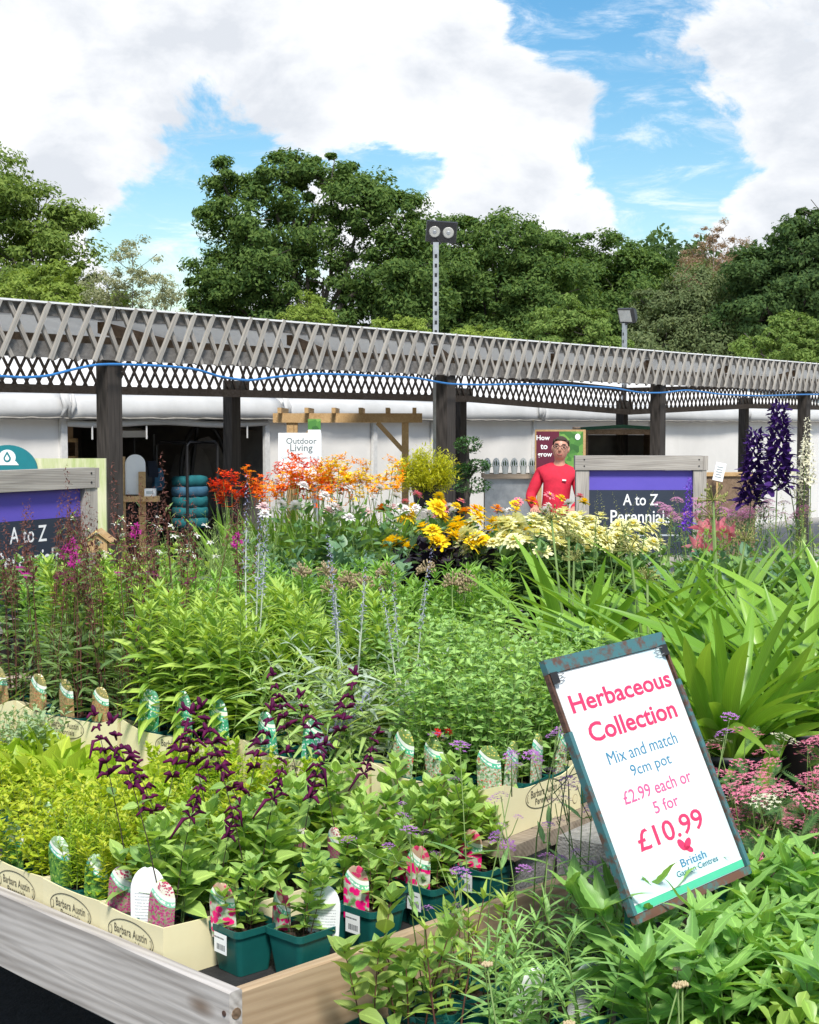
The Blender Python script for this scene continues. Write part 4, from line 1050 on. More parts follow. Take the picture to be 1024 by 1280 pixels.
# raised tier at the back of the foreground bench: planks on concrete blocks
TC = at_z(630, 1049, .72); TC.z = 0
L2 = Vector((-.80, .60, 0)); R2 = Vector((.60, .80, 0))
TF = frame(TC, R2, L2, (0, 0, 1))                          # tier frame: x away, y along to the left
tier = thing('raised_shelf', 'raised plank shelf on concrete blocks carrying the cream trays', 'shelf', M=TF)
for i in range(4): board('plank', (-.035 + i * .165, -.05, .682), (.125 + i * .165, 2.25, .719), 'wood_plank', tier)
for y in (.0, .75, 1.45, 2.0):
    for x in (.10, .45):
        if y > 1.8 and x < .2: continue
        part('block', G().box((x - .07, y - .03, SURF + .0005), (x + .15, y + .17, .6815)), 'stone_block', tier)
part('block', G().box((.16, -.33, SURF + .0005), (.38, -.05, .70)), 'stone_block', tier)

# ------------------------------------------------------------------ cream plant trays
def tray(M, lx, ly, h, label, group='cream card plant trays', dip=.018, faces=('x', 'y')):
    """open card tray, lx by ly, walls with a shallow dip along the top"""
    t = thing('plant_tray', label, 'tray', M=M, group=group); th = .004
    def wall(a, b, nrm):
        a, b = Vector(a), Vector(b); n = 12; V = []; ln = (b - a).length
        for i in range(n + 1):
            x = i / n; p = a.lerp(b, x); e = min(x, 1 - x) * ln
            zt = h - dip * (1 - math.exp(-((e / .05) ** 2)))
            for o in (0, th):
                q = p + Vector(nrm) * o; V += [(q.x, q.y, 0), (q.x, q.y, zt)]
        f = []
        for i in range(n):
            k = 4 * i
            f += [(k, k + 4, k + 5, k + 1), (k + 2, k + 3, k + 7, k + 6), (k + 1, k + 5, k + 7, k + 3)]
        f += [(0, 1, 3, 2), (4 * n, 4 * n + 2, 4 * n + 3, 4 * n + 1)]
        part('tray_wall', G().add(V, np.array(f)), 'cream_card', t)
    wall((0, 0, 0), (0, ly, 0), (1, 0, 0)); wall((lx, 0, 0), (lx, ly, 0), (-1, 0, 0))
    wall((th, 0, 0), (lx - th, 0, 0), (0, 1, 0)); wall((th, ly, 0), (lx - th, ly, 0), (0, -1, 0))
    part('base', G().box((th, th, .001), (lx - th, ly - th, .004)), 'card_edge', t)
    def prnt(Mf, ln):
        w = min(.085, ln * .36); hh = .034; cz = h * .5 + .010
        ring = np.linspace(0, 2 * math.pi, 41)
        g = G(); V = []
        for a in ring[:-1]: V += [(w * math.cos(a), hh * math.sin(a), 0), ((w - .0022) * math.cos(a), (hh - .0022) * math.sin(a), 0)]
        n = 40; g.add(V, np.array([(2 * i, 2 * ((i + 1) % n), 2 * ((i + 1) % n) + 1, 2 * i + 1) for i in range(n)]))
        Mo = Mf @ Matrix.Translation((ln / 2, cz, 0))
        part('oval_print', g, 'ink_crate', t, M=Mo)
        lettering('Barbara Austin', 'ink_crate', t, Mo @ Matrix.Translation((0, .008, 0)), w=w * 1.42, h=.0185, bold=.004)
        lettering('Perennials', 'ink_crate', t, Mo @ Matrix.Translation((0, -.013, 0)), w=w * .95, h=.016, bold=.004)
        for sx in (-1, 1):
            part('leaf_print', G().prism([(sx * w * .86 + .004 * math.cos(a), .010 * math.sin(a)) for a in np.linspace(0, 6.283, 11)[:-1]], 0, .0002), 'ink_crate', t, M=Mo)
            part('leaf_print', G().prism([(sx * w * .86 + .0028 * math.cos(a), .0085 * math.sin(a)) for a in np.linspace(0, 6.283, 11)[:-1]], .0004, .0006), 'cream_card', t, M=Mo)
        # small round recycling mark near the corner
        part('mark_print', G().prism([(.012 * math.cos(a), .012 * math.sin(a)) for a in np.linspace(0, 6.283, 15)[:-1]], 0, .0002), 'card_edge', t, M=Mf @ Matrix.Translation((ln - .03, .03, 0)))
        part('mark_print', G().prism([(.0105 * math.cos(a), .0105 * math.sin(a)) for a in np.linspace(0, 6.283, 15)[:-1]], .0004, .0006), 'cream_card', t, M=Mf @ Matrix.Translation((ln - .03, .03, 0)))
    # faces towards the camera: x=0 (reads along -y) and y=0 (reads along +x)
    if 'x' in faces: prnt(frame((-.0012, ly, 0), (0, -1, 0), (0, 0, 1), (-1, 0, 0)), ly)
    if 'y' in faces: prnt(frame((0, -.0012, 0), (1, 0, 0), (0, 0, 1), (0, -1, 0)), lx)
    return t
TRAYS1 = []
ty = .262
for i, (w, lab) in enumerate([(.232, 'cream card tray nearest the bench corner holding purple salvias'), (.232, 'second cream tray from the bench corner with lime green plants'),
                              (.232, 'third cream tray from the bench corner, cut by the left edge')]):
    tray(BF @ Matrix.Translation((.034 + .004 * i, ty, SURF + .0005)), .474, w, .112, lab, dip=.004, faces=('x',) if i else ('x',)); TRAYS1.append((ty, w)); ty += w + .006
t2 = [(.0, .40, 'cream tray at the near end of the raised shelf, under the small leaved salvia'), (.425, .42, 'cream tray on the raised shelf behind the purple salvia spikes'),
      (.87, .46, 'cream tray on the raised shelf under the bright green phlox'), (1.345, .46, 'cream tray on the raised shelf under the dark red buds'), (1.82, .30, 'cream tray on the raised shelf at the left edge')]
for y, ln, lab in t2:
    tray(TF @ Matrix.Translation((.002, y + .002, .7195)), .36, ln, .128, lab, dip=.026, faces=('x', 'y') if y == 0 else ('x',))

# ------------------------------------------------------------------ price board
TL, TR_, BL = Vector((.2571, 2.8643, 1.2409)), Vector((.5290, 3.1160, 1.2618)), Vector((.4236, 2.7240, .7654))
xd = (TR_ - TL).normalized(); yd = (TL - BL); PH = yd.length; yd.normalize()
yd = (yd - xd * yd.dot(xd)).normalized(); zd = xd.cross(yd); PW = (TR_ - TL).length
PM = frame(BL, xd, yd, zd)
pb = thing('price_board', 'tilted price board reading Herbaceous Collection on a green stake', 'sign', M=PM)
def pl(s, t): return (s * PW, (1 - t) * PH)
part('backing', G().box((.002, .002, -.006), (PW - .002, PH - .002, 0)), 'rust', pb)
part('top_rail', G().box((0, PH * .945, -.008), (PW, PH, .007)), 'teal_flaking', pb)
part('bottom_rail', G().box((0, 0, -.008), (PW, PH * .03, .007)), 'rust_flaking', pb)
part('side_rail', G().box((-.003, PH * .03 + .001, -.009), (.007, PH * .72, .008)), 'teal_flaking', pb)
part('side_rail', G().box((PW - .007, PH * .03 + .001, -.009), (PW + .003, PH * .80, .008)), 'teal_flaking', pb)
part('side_edge', G().box((-.001, PH * .722, -.007), (.005, PH * .944, .005)), 'rust', pb)
part('side_edge', G().box((PW - .005, PH * .802, -.007), (PW + .001, PH * .944, .005)), 'rust', pb)
# the printed sheet: white disc on very pale blue
m, nn, ll = _new('price_sheet')
t_ = nn.new('ShaderNodeTexCoord'); d_ = nn.new('ShaderNodeVectorMath'); d_.operation = 'DISTANCE'; d_.inputs[1].default_value = (PW * .42, PH * .56, 0)
mpg = nn.new('ShaderNodeMapping'); ll.new(t_.outputs['Object'], mpg.inputs[0]); ll.new(mpg.outputs[0], d_.inputs[0])
r_ = nn.new('ShaderNodeValToRGB'); r_.color_ramp.elements[0].position = .232; r_.color_ramp.elements[1].position = .234
r_.color_ramp.elements[0].color = (.70, .715, .72, 1); r_.color_ramp.elements[1].color = (.55, .68, .72, 1)
ll.new(d_.outputs['Value'], r_.inputs[0]); p_ = nn.new('ShaderNodeBsdfPrincipled'); p_.inputs['Roughness'].default_value = .35; ll.new(r_.outputs[0], p_.inputs['Base Color']); _out(m, nn, ll, p_.outputs[0])
part('printed_sheet', G().box((.011, PH * .032, .0002), (PW - .011, PH * .943, .0018)), 'price_sheet', pb)
plain('print_pink', (.72, .035, .12), .45, (.70, .033, .115)); plain('print_blue', (.05, .21, .35), .45, (.045, .20, .33)); plain('print_rose', (.62, .11, .26), .45, (.60, .10, .25)); plain('print_green', (.08, .50, .30), .45, (.07, .46, .28)); plain('print_teal', (.02, .17, .22), .45)
for s, s0, s1, tc_, hh, mt, bo in [('Herbaceous', .09, .94, .185, .070, 'print_pink', .02), ('Collection', .15, .89, .305, .075, 'print_pink', .02), ('Mix and match', .22, .81, .415, .048, 'print_blue', 0.0), ('9cm pot', .36, .70, .490, .056, 'print_blue', 0.0),
                               ('£2.99 each or', .23, .81, .570, .050, 'print_rose', .008), ('5 for', .43, .64, .640, .046, 'print_rose', .008), ('£10.99', .22, .78, .735, .078, 'print_pink', .012),
                               ('British', .48, .70, .865, .030, 'print_blue', .012), ('Garden Centres', .42, .78, .897, .022, 'print_teal', .008)]:
    x, y = pl((s0 + s1) / 2, tc_); lettering(s, mt, pb, Matrix.Translation((x, y, .0026)), w=(s1 - s0) * PW, h=hh * PH, bold=bo)
x, y = pl(.56, .818)
for a0, sx, sy in ((.6, .016, .008), (2.2, .014, .009), (-.5, .011, .006)):
    part('butterfly_print', G().prism([(sx * math.cos(q) * math.cos(a0) - sy * math.sin(q) * math.sin(a0) + .012 * math.cos(a0), sx * math.cos(q) * math.sin(a0) + sy * math.sin(q) * math.cos(a0) + .010 * math.sin(a0)) for q in np.linspace(0, 6.283, 13)[:-1]], 0, .0003), 'print_pink', pb, M=Matrix.Translation((x, y, .0024)))
part('green_stripe', G().box((.011, PH * .034, .002), (PW - .011, PH * .062, .0026)), 'print_green', pb)
part('pale_stripe', G().box((.011, PH * .0625, .002), (PW - .011, PH * .069, .0024)), 'ink_white', pb)
for s_, t__ in ((.03, .075), (.96, .075)):                      # bulldog clips
    x, y = pl(s_, t__); sg = 1 if s_ < .5 else -1
    c_ = part('clip', G().box((x - sg * .012, y - .012, .0085), (x + sg * .008, y + .012, .016)) if False else G().loft([[(x - .009, y - .012, .0085), (x + .009, y - .012, .0085), (x + .009, y + .012, .0085), (x - .009, y + .012, .0085)], [(x - .003, y - .011, .017), (x + .003, y - .011, .017), (x + .003, y + .011, .017), (x - .003, y + .011, .017)]]), 'lamp_black', pb)
    g = G()
    for k in (-1, 1): g.tube([(x, y + k * .006, .012), (x + sg * .018, y + k * .008, .009), (x + sg * .03, y + k * .004, .008), (x + sg * .018, y + k * .002, .009)], .0011, 5)
    part('clip_handle', g, 'galv', c_)
# stake to the bench
bl = PM @ Vector((.03, .06, -.012)); inv = PM.inverted()
g = G(); g.bar(inv @ Vector((bl.x, bl.y, NZ)), inv @ (bl + Vector((0, 0, .012))), .014, .014); part('stake', g, 'pot_green', pb)
bl = PM @ Vector((PW - .04, .06, -.012)); g = G(); g.bar(inv @ Vector((bl.x, bl.y, NZ)), inv @ (bl + Vector((0, 0, .012))), .014, .014); part('stake', g, 'pot_green', pb)
# ------------------------------------------------------------------ plant building
def leaf_t(W, prof='ovate', rows=4, fold=.18, curl=.25, serr=0.0, stalk=.08, tw=0.0, wave=0.0):
    """leaf 1 long along +y, face up +z; returns verts, quads, uv"""
    V, U = [], []
    for i in range(rows + 1):
        t = i / rows
        if prof == 'ovate': w = math.sin(math.pi * t ** .72) ** .85
        elif prof == 'lance': w = math.sin(math.pi * t ** .62) ** .9 * (1 - .15 * t)
        elif prof == 'oblong': w = min(1, (t * 5) ** .7, ((1 - t) * 4.5) ** .6) if 0 < t < 1 else 0
        elif prof == 'spoon': w = math.sin(math.pi * t ** 1.7) ** .7
        elif prof == 'strap': w = min(1, .55 + t * 2.0) * (1 if t < .6 else max(.02, 1 - ((t - .6) / .4) ** 1.7))
        elif prof == 'petal': w = math.sin(math.pi * min(.97, .06 + t * .86)) ** .6
        else: w = math.sin(math.pi * t)
        w = max(w, .02) * W / 2
        if t <= .001: w = W * .04 if prof != 'strap' else W * .28
        if serr and 0 < i < rows: w *= 1 + serr * (1 if i % 2 else -1)
        z = -curl * t * t + wave * math.sin(t * 9) * .04
        a = tw * t
        for sx in (-1, 0, 1):
            zz = z + (abs(sx) * w * fold * 2)
            V.append((sx * w * math.cos(a), t, zz + sx * w * math.sin(a))); U.append((.5 + sx * .5, t))
    Q = []
    for i in range(rows):
        k = 3 * i; Q += [(k, k + 1, k + 4, k + 3), (k + 1, k + 2, k + 5, k + 4)]
    return np.array(V), np.array(Q), np.array(U)
def rotm(az, el, roll):
    az, el, roll = map(np.asarray, (az, el, roll))
    ca, sa, ce, se = np.cos(az), np.sin(az), np.cos(el), np.sin(el)
    Y = np.stack([ce * ca, ce * sa, se], -1); X = np.stack([sa, -ca, 0 * sa], -1); Z = np.cross(X, Y)
    cr, sr = np.cos(roll)[..., None], np.sin(roll)[..., None]
    X2 = X * cr + Z * sr; Z2 = -X * sr + Z * cr
    return np.stack([X2, Y, Z2], -1)
class Leaves:
    def __init__(s): s.p, s.a, s.e, s.r, s.s, s.k = [], [], [], [], [], []
    def add(s, p, az, el, roll, size, k=0): s.p.append(tuple(p)); s.a.append(az); s.e.append(el); s.r.append(roll); s.s.append(size); s.k.append(k)
    def join(s, T):
        """every leaf into one mesh builder; T list of templates"""
        g = G()
        if not s.p: return g
        M = rotm(np.array(s.a), np.array(s.e), np.array(s.r)) * np.array(s.s)[:, None, None]; P = np.array(s.p); K = np.array(s.k) % len(T)
        for i, (V, Q, U) in enumerate(T):
            m = np.where(K == i)[0]
            if not len(m): continue
            VV = np.einsum('nij,vj->nvi', M[m], V) + P[m][:, None]
            n = len(V); QQ = (Q[None] + (np.arange(len(m)) * n)[:, None, None]).reshape(-1, 4)
            g.add(VV.reshape(-1, 3), QQ, uv=np.tile(U, (len(m), 1)))
        return g
    def mats(s):
        M = rotm(np.array(s.a), np.array(s.e), np.array(s.r)) * np.array(s.s)[:, None, None]
        out = []
        for i in range(len(s.p)):
            m = Matrix(M[i].tolist()).to_4x4(); m.translation = Vector(s.p[i]); out.append((m, s.k[i]))
        return out
def stems(rs, n, h, r0, spread, nodes, size, arr='opp', start=.12, el=(.2, .9), taper=(1.0, .55), sr=.0022, wob=.05, base_z=0.0, bend=.3, tip=4, tip_size=.5, T=3, jit=.25):
    """upright leafy stems; returns stem mesh builder, leaves, tips"""
    g, lv, tips = G(), Leaves(), []
    for i in range(n):
        a = rs.uniform(0, 6.283); rr = r0 * math.sqrt(rs.random()); H = rs.uniform(*h)
        ln = spread * (.25 + .75 * rr / max(r0, 1e-6)) * rs.uniform(.5, 1.3); la = a + rs.normal(0, .5)
        b = np.array((rr * math.cos(a), rr * math.sin(a), base_z)); d = np.array((math.cos(la) * ln, math.sin(la) * ln, 1.0)); w1 = rs.normal(0, wob, 2)
        def pt(t): return b + np.array((d[0] * H * (t * (1 - bend) + bend * t * t) + w1[0] * H * t * (1 - t), d[1] * H * (t * (1 - bend) + bend * t * t) + w1[1] * H * t * (1 - t), H * t))
        m = 5; g.tube([pt(t) for t in np.linspace(0, 1, m)], np.linspace(sr, sr * .5, m), 4, cap=False)
        az = rs.uniform(0, 6.283)
        for j in range(nodes):
            t = start + (1 - start) * (j + .3) / nodes; t = min(t, .985)
            sz = size * (taper[0] + (taper[1] - taper[0]) * t) * rs.uniform(1 - jit, 1 + jit); e = el[0] + (el[1] - el[0]) * t
            if arr == 'opp': azs = [az, az + math.pi]; az += math.pi / 2
            elif arr == 'alt': azs = [az]; az += 2.4
            else: azs = [az + q * 2.094 for q in range(3)]; az += 1.05
            for z in azs: lv.add(pt(t), z + rs.normal(0, .18), e + rs.normal(0, .2), rs.normal(0, .3), sz, int(rs.integers(T)))
        for q in range(tip): lv.add(pt(.99), az + q * 6.283 / max(1, tip) + rs.normal(0, .2), rs.uniform(.7, 1.2), rs.normal(0, .3), size * tip_size * taper[1] * rs.uniform(.7, 1.2), int(rs.integers(T)))
        dd = pt(1) - pt(.9); tips.append((pt(1), dd / np.linalg.norm(dd), H))
    return g, lv, tips

PROTO = {}
_leafmesh = {}
def leafmeshes(key, T, mat):
    if key not in _leafmesh:
        _leafmesh[key] = [G().add(V, Q, uv=U).mesh('leaf', mat, True) for V, Q, U in T]
    return _leafmesh[key]
def proto(key, fixed, insts=()):
    """fixed: (name, mesh, kind); insts: (name, mesh, matrix) pieces of their own"""
    PROTO.setdefault(key, []).append((list(fixed), list(insts)))
cnt = {}
def plant(key, name, label, cat, loc, rz=0.0, sc=1.0, group=None, extra=(), tilt=None, var=None):
    vs = PROTO[key]; i = cnt.get(key, 0); cnt[key] = i + 1
    fixed, insts = vs[(i if var is None else var) % len(vs)]
    M = Matrix.Translation(Vector(loc)) @ Matrix.Rotation(rz, 4, 'Z')
    if tilt: M = M @ Matrix.Rotation(tilt[0], 4, 'X') @ Matrix.Rotation(tilt[1], 4, 'Y')
    t = thing(name, label, cat, M=M, group=group)
    S = Matrix.Diagonal((sc, sc, sc, 1))
    for nm, me, kd in fixed: link(nm, me, t, kd, S)
    for nm, me, m in insts: link(nm, me, t, None, S @ m)
    for nm, me, m in extra: link(nm, me, t, None, m)
    return t
def face_m(pos, d, sc=1.0, roll=0.0):
    """matrix whose z is d"""
    q = Vector(tuple(d)).to_track_quat('Z', 'Y').to_matrix().to_4x4(); m = q @ Matrix.Rotation(roll, 4, 'Z') @ Matrix.Diagonal((sc, sc, sc, 1)); m.translation = Vector(tuple(pos)); return m

# ------------------------------------------------------------------ pots, soil and labels
def rsq(r, z, c=.25, n=4):
    out = []
    for k, (sx, sy) in enumerate([(1, 1), (-1, 1), (-1, -1), (1, -1)]):
        for i in range(n + 1):
            a = math.pi / 2 * (k + i / n); out.append((sx * r * (1 - c) + r * c * math.cos(a), sy * r * (1 - c) + r * c * math.sin(a), z))
    return out
PZ = .100                                              # pot height; rim half width .056
def square_pot():
    g = G(); g.loft([rsq(.040, 0), rsq(.0515, .084), rsq(.0515, .0845), rsq(.056, .086), rsq(.0565, PZ), rsq(.0535, PZ), rsq(.049, .084), rsq(.047, .075)], cap1=False)
    return g.mesh('pot', 'pot_green', False)
def soil_mesh(r, z, rnd_=False, mat='soil', seed=0, bump=.006):
    rs = np.random.default_rng(seed); n = 10; V = []; f = []
    if rnd_:
        V.append((0, 0, z + bump)); 
        for i in range(1, 6):
            for k in range(18): a = k * 6.283 / 18; V.append((r * i / 5 * math.cos(a), r * i / 5 * math.sin(a), z + (rs.uniform(-bump, bump) if i < 5 else -.004)))
        g = G(); q = []
        for i in range(1, 5):
            for k in range(18): q.append((1 + (i - 1) * 18 + k, 1 + i * 18 + k, 1 + i * 18 + (k + 1) % 18, 1 + (i - 1) * 18 + (k + 1) % 18))
        g.add(np.array(V), [np.array(q), np.array([(0, 1 + k, 1 + (k + 1) % 18) for k in range(18)])])
    else:
        for i in range(n + 1):
            for j in range(n + 1): V.append((-r + 2 * r * i / n, -r + 2 * r * j / n, z + rs.uniform(-bump, bump)))
        for i in range(n):
            for j in range(n): k = i * (n + 1) + j; f.append((k, k + n + 1, k + n + 2, k + 1))
        g = G().add(np.array(V), np.array(f))
    return g.mesh('soil', mat, False)
POT, SOIL = square_pot(), soil_mesh(.0475, .088)
def round_pot(r, h):
    th = np.linspace(0, 6.2832, 29)[:-1]
    def ring(q, z): return np.c_[q * np.cos(th), q * np.sin(th), np.full(28, z)]
    return G().loft([ring(r * .76, 0), ring(r * .95, h - .022), ring(r * .955, h - .0215), ring(r * 1.0, h - .02), ring(r * 1.01, h), ring(r * .965, h), ring(r * .93, h - .03)], cap1=False).mesh('pot', 'pot_black', True)
RPOT = round_pot(.10, .16); RSOIL = soil_mesh(.094, .138, True, 'soil', 3, .004)
BPOT = round_pot(.135, .21); BSOIL = soil_mesh(.127, .188, True, 'bark_mulch', 4, .006)

def tag_mat(name, base, spots, band, top, scale=60.0, thr=.30):
    """printed plant label: picture of flowers below, a coloured ribbon across, pale head"""
    m, nn, ll = _new(name); uv = nn.new('ShaderNodeUVMap'); uv.uv_map = 'uv'
    oi = nn.new('ShaderNodeObjectInfo')
    mpp = nn.new('ShaderNodeMapping'); mpp.inputs['Scale'].default_value = (1, 2.1, 1); n0 = nn.new('ShaderNodeTexNoise'); n0.inputs['Scale'].default_value = 9.0; n0.inputs['Detail'].default_value = 4
    ll.new(uv.outputs[0], n0.inputs['Vector']); vm = nn.new('ShaderNodeVectorMath'); vm.operation = 'MULTIPLY_ADD'; vm.inputs[1].default_value = (.22, .11, 0); ll.new(n0.outputs['Color'], vm.inputs[0])
    orr = nn.new('ShaderNodeVectorMath'); orr.operation = 'SCALE'; orr.inputs[0].default_value = (3, 5, 0); ll.new(oi.outputs['Random'], orr.inputs['Scale'])
    ua = nn.new('ShaderNodeVectorMath'); ua.operation = 'ADD'; ll.new(uv.outputs[0], ua.inputs[0]); ll.new(orr.outputs[0], ua.inputs[1]); ll.new(ua.outputs[0], vm.inputs[2]); ll.new(vm.outputs[0], mpp.inputs[0])
    v = nn.new('ShaderNodeTexVoronoi'); v.inputs['Scale'].default_value = scale; ll.new(mpp.outputs[0], v.inputs['Vector'])
    n = nn.new('ShaderNodeTexNoise'); n.inputs['Scale'].default_value = scale * .8; n.inputs['Detail'].default_value = 4; ll.new(mpp.outputs[0], n.inputs['Vector'])
    r0 = nn.new('ShaderNodeValToRGB'); r0.color_ramp.elements[0].position = .35; r0.color_ramp.elements[1].position = .65; r0.color_ramp.elements[0].color = c4(base[0]); r0.color_ramp.elements[1].color = c4(base[1]); ll.new(n.outputs[0], r0.inputs[0])
    r1 = nn.new('ShaderNodeValToRGB'); r1.color_ramp.elements[0].position = thr; r1.color_ramp.elements[1].position = thr + .08; r1.color_ramp.elements[0].color = (1, 1, 1, 1); r1.color_ramp.elements[1].color = (0, 0, 0, 1); ll.new(v.outputs['Distance'], r1.inputs[0])
    def mix(fac, a, b):
        x = nn.new('ShaderNodeMix'); x.data_type = 'RGBA'
        ll.new(fac, x.inputs[0])
        for i, c in ((6, a), (7, b)):
            if isinstance(c, tuple): x.inputs[i].default_value = c4(c)
            else: ll.new(c, x.inputs[i])
        return x.outputs[2]
    col = mix(r1.outputs[0], r0.outputs[0], spots)
    s = nn.new('ShaderNodeSeparateXYZ'); ll.new(uv.outputs[0], s.inputs[0])
    def mth(op, a, b):
        x = nn.new('ShaderNodeMath'); x.operation = op
        for i, c in enumerate((a, b)):
            if isinstance(c, (int, float)): x.inputs[i].default_value = c
            else: ll.new(c, x.inputs[i])
        return x.outputs[0]
    q = mth('ADD', s.outputs[1], mth('MULTIPLY', mth('SUBTRACT', s.outputs[0], .5), .34))       # slanted height
    q = mth('SUBTRACT', q, mth('MULTIPLY', mth('POWER', mth('SUBTRACT', s.outputs[0], .45), 2), .35))
    col = mix(mth('GREATER_THAN', q, .60), col, band)
    wv = mth('GREATER_THAN', n0.outputs[0], .5)
    ln = mth('MULTIPLY', wv, mth('MULTIPLY', mth('GREATER_THAN', q, .63), mth('LESS_THAN', q, .68)))
    col = mix(ln, col, (.85, .88, .86))
    col = mix(mth('GREATER_THAN', q, .70), col, (.78, .80, .76))
    col = mix(mth('GREATER_THAN', q, .78), col, top[0])
    col = mix(mth('MULTIPLY', mth('GREATER_THAN', q, .81), r1.outputs[0]), col, top[1])
    p = nn.new('ShaderNodeBsdfPrincipled'); p.inputs['Roughness'].default_value = .28; ll.new(col, p.inputs['Base Color']); _out(m, nn, ll, p.outputs[0])
tag_mat('tag_pink', ((.10, .22, .06), (.66, .62, .58)), (.70, .008, .17), (.16, .52, .32), ((.45, .30, .22), (.50, .03, .12)), 3.6, .46)
tag_mat('tag_purple', ((.12, .25, .07), (.45, .20, .26)), (.40, .03, .17), (.26, .60, .42), ((.72, .70, .60), (.42, .05, .12)), 11.0, .42)
tag_mat('tag_green', ((.02, .10, .03), (.16, .34, .05)), (.30, .45, .08), (.10, .48, .36), ((.30, .46, .26), (.62, .70, .62)), 9.0, .30)
tag_mat('tag_red', ((.06, .20, .04), (.62, .66, .55)), (.62, .05, .06), (.10, .50, .32), ((.16, .26, .08), (.80, .66, .16)), 12.0, .26)
tag_mat('tag_teal', ((.02, .22, .14), (.10, .40, .26)), (.70, .74, .80), (.12, .50, .38), ((.10, .32, .20), (.78, .80, .80)), 9.0, .30)
tag_mat('tag_brown', ((.14, .12, .05), (.45, .32, .16)), (.50, .16, .10), (.16, .50, .34), ((.26, .24, .10), (.75, .55, .20)), 12.0, .28)
def white_tag_mat():
    m, nn, ll = _new('tag_white'); uv = nn.new('ShaderNodeUVMap'); uv.uv_map = 'uv'; s = nn.new('ShaderNodeSeparateXYZ'); ll.new(uv.outputs[0], s.inputs[0])
    def mth(op, a, b=0.0, c=0.0):
        x = nn.new('ShaderNodeMath'); x.operation = op
        for i, q in enumerate((a, b, c)):
            if isinstance(q, (int, float)): x.inputs[i].default_value = q
            else: ll.new(q, x.inputs[i])
        return x.outputs[0]
    line = mth('GREATER_THAN', mth('SINE', mth('MULTIPLY', s.outputs[1], 130.0)), .25)
    n = nn.new('ShaderNodeTexNoise'); n.inputs['Scale'].default_value = 30; ll.new(uv.outputs[0], n.inputs['Vector'])
    k = mth('MULTIPLY', line, mth('MULTIPLY', mth('LESS_THAN', s.outputs[1], .62), mth('GREATER_THAN', n.outputs[0], .42)))
    k = mth('MULTIPLY', k, mth('MULTIPLY', mth('GREATER_THAN', s.outputs[0], .12), mth('LESS_THAN', s.outputs[0], .88)))
    x = nn.new('ShaderNodeMix'); x.data_type = 'RGBA'; ll.new(k, x.inputs[0]); x.inputs[6].default_value = (.82, .84, .86, 1); x.inputs[7].default_value = (.50, .52, .54, 1)
    p = nn.new('ShaderNodeBsdfPrincipled'); p.inputs['Roughness'].default_value = .35; ll.new(x.outputs[2], p.inputs['Base Color']); _out(m, nn, ll, p.outputs[0])
    m, nn, ll = _new('sticker'); uv = nn.new('ShaderNodeUVMap'); uv.uv_map = 'uv'; s = nn.new('ShaderNodeSeparateXYZ'); ll.new(uv.outputs[0], s.inputs[0])
    n = nn.new('ShaderNodeTexNoise'); n.inputs['Scale'].default_value = 1; mpp = nn.new('ShaderNodeMapping'); mpp.inputs['Scale'].default_value = (38, .01, 1); ll.new(uv.outputs[0], mpp.inputs[0]); ll.new(mpp.outputs[0], n.inputs['Vector'])
    def mth(op, a, b=0.0, c=0.0):
        x = nn.new('ShaderNodeMath'); x.operation = op
        for i, q in enumerate((a, b, c)):
            if isinstance(q, (int, float)): x.inputs[i].default_value = q
            else: ll.new(q, x.inputs[i])
        return x.outputs[0]
    bars = mth('MULTIPLY', mth('GREATER_THAN', n.outputs[0], .48), mth('MULTIPLY', mth('GREATER_THAN', s.outputs[1], .16), mth('LESS_THAN', s.outputs[1], .46)))
    bars = mth('MULTIPLY', bars, mth('MULTIPLY', mth('GREATER_THAN', s.outputs[0], .2), mth('LESS_THAN', s.outputs[0], .85)))
    l2 = mth('MULTIPLY', mth('GREATER_THAN', s.outputs[1], .72), mth('MULTIPLY', mth('LESS_THAN', s.outputs[1], .80), mth('MULTIPLY', mth('GREATER_THAN', n.outputs[0], .45), mth('LESS_THAN', s.outputs[0], .8))))
    x = nn.new('ShaderNodeMix'); x.data_type = 'RGBA'; ll.new(mth('MAXIMUM', bars, l2), x.inputs[0]); x.inputs[6].default_value = (.80, .83, .86, 1); x.inputs[7].default_value = (.05, .06, .08, 1)
    p = nn.new('ShaderNodeBsdfPrincipled'); p.inputs['Roughness'].default_value = .4; ll.new(x.outputs[2], p.inputs['Base Color']); _out(m, nn, ll, p.outputs[0])
white_tag_mat()
def tag_mesh(w, h, mat, bow=.006):
    """arched label card, bowed a little, 1 mm thick, in the xz plane facing -y"""
    n = 8; V, U = [], []; cols = 6
    zs = [0, .2, .4, .58, .70, .80, .88, .94, .98, 1.0]
    for side in (0, 1):
        for t in zs:
            k = 1.0 if t < .62 else math.sqrt(max(.004, 1 - ((t - .62) / .385) ** 2))
            for c in range(cols + 1):
                x = (c / cols - .5); V.append((x * w * k, -bow * (1 - (2 * x) ** 2) + side * .001, t * h)); U.append((.5 + x * k, t))
    m = len(zs) * (cols + 1); q = []
    for i in range(len(zs) - 1):
        for c in range(cols):
            a = i * (cols + 1) + c; q += [(a, a + 1, a + cols + 2, a + cols + 1), (a + m + cols + 1, a + m + cols + 2, a + m + 1, a + m)]
    return G().add(np.array(V), np.array(q), uv=np.array(U)).mesh('plant_label', mat, False)
TAGS = {k: tag_mesh(.056, .118, 'tag_' + k) for k in ('pink', 'purple', 'green', 'red', 'teal', 'brown')}
TAGS['white'] = tag_mesh(.070, .128, 'tag_white'); TAGS['wide_teal'] = tag_mesh(.07, .10, 'tag_teal')
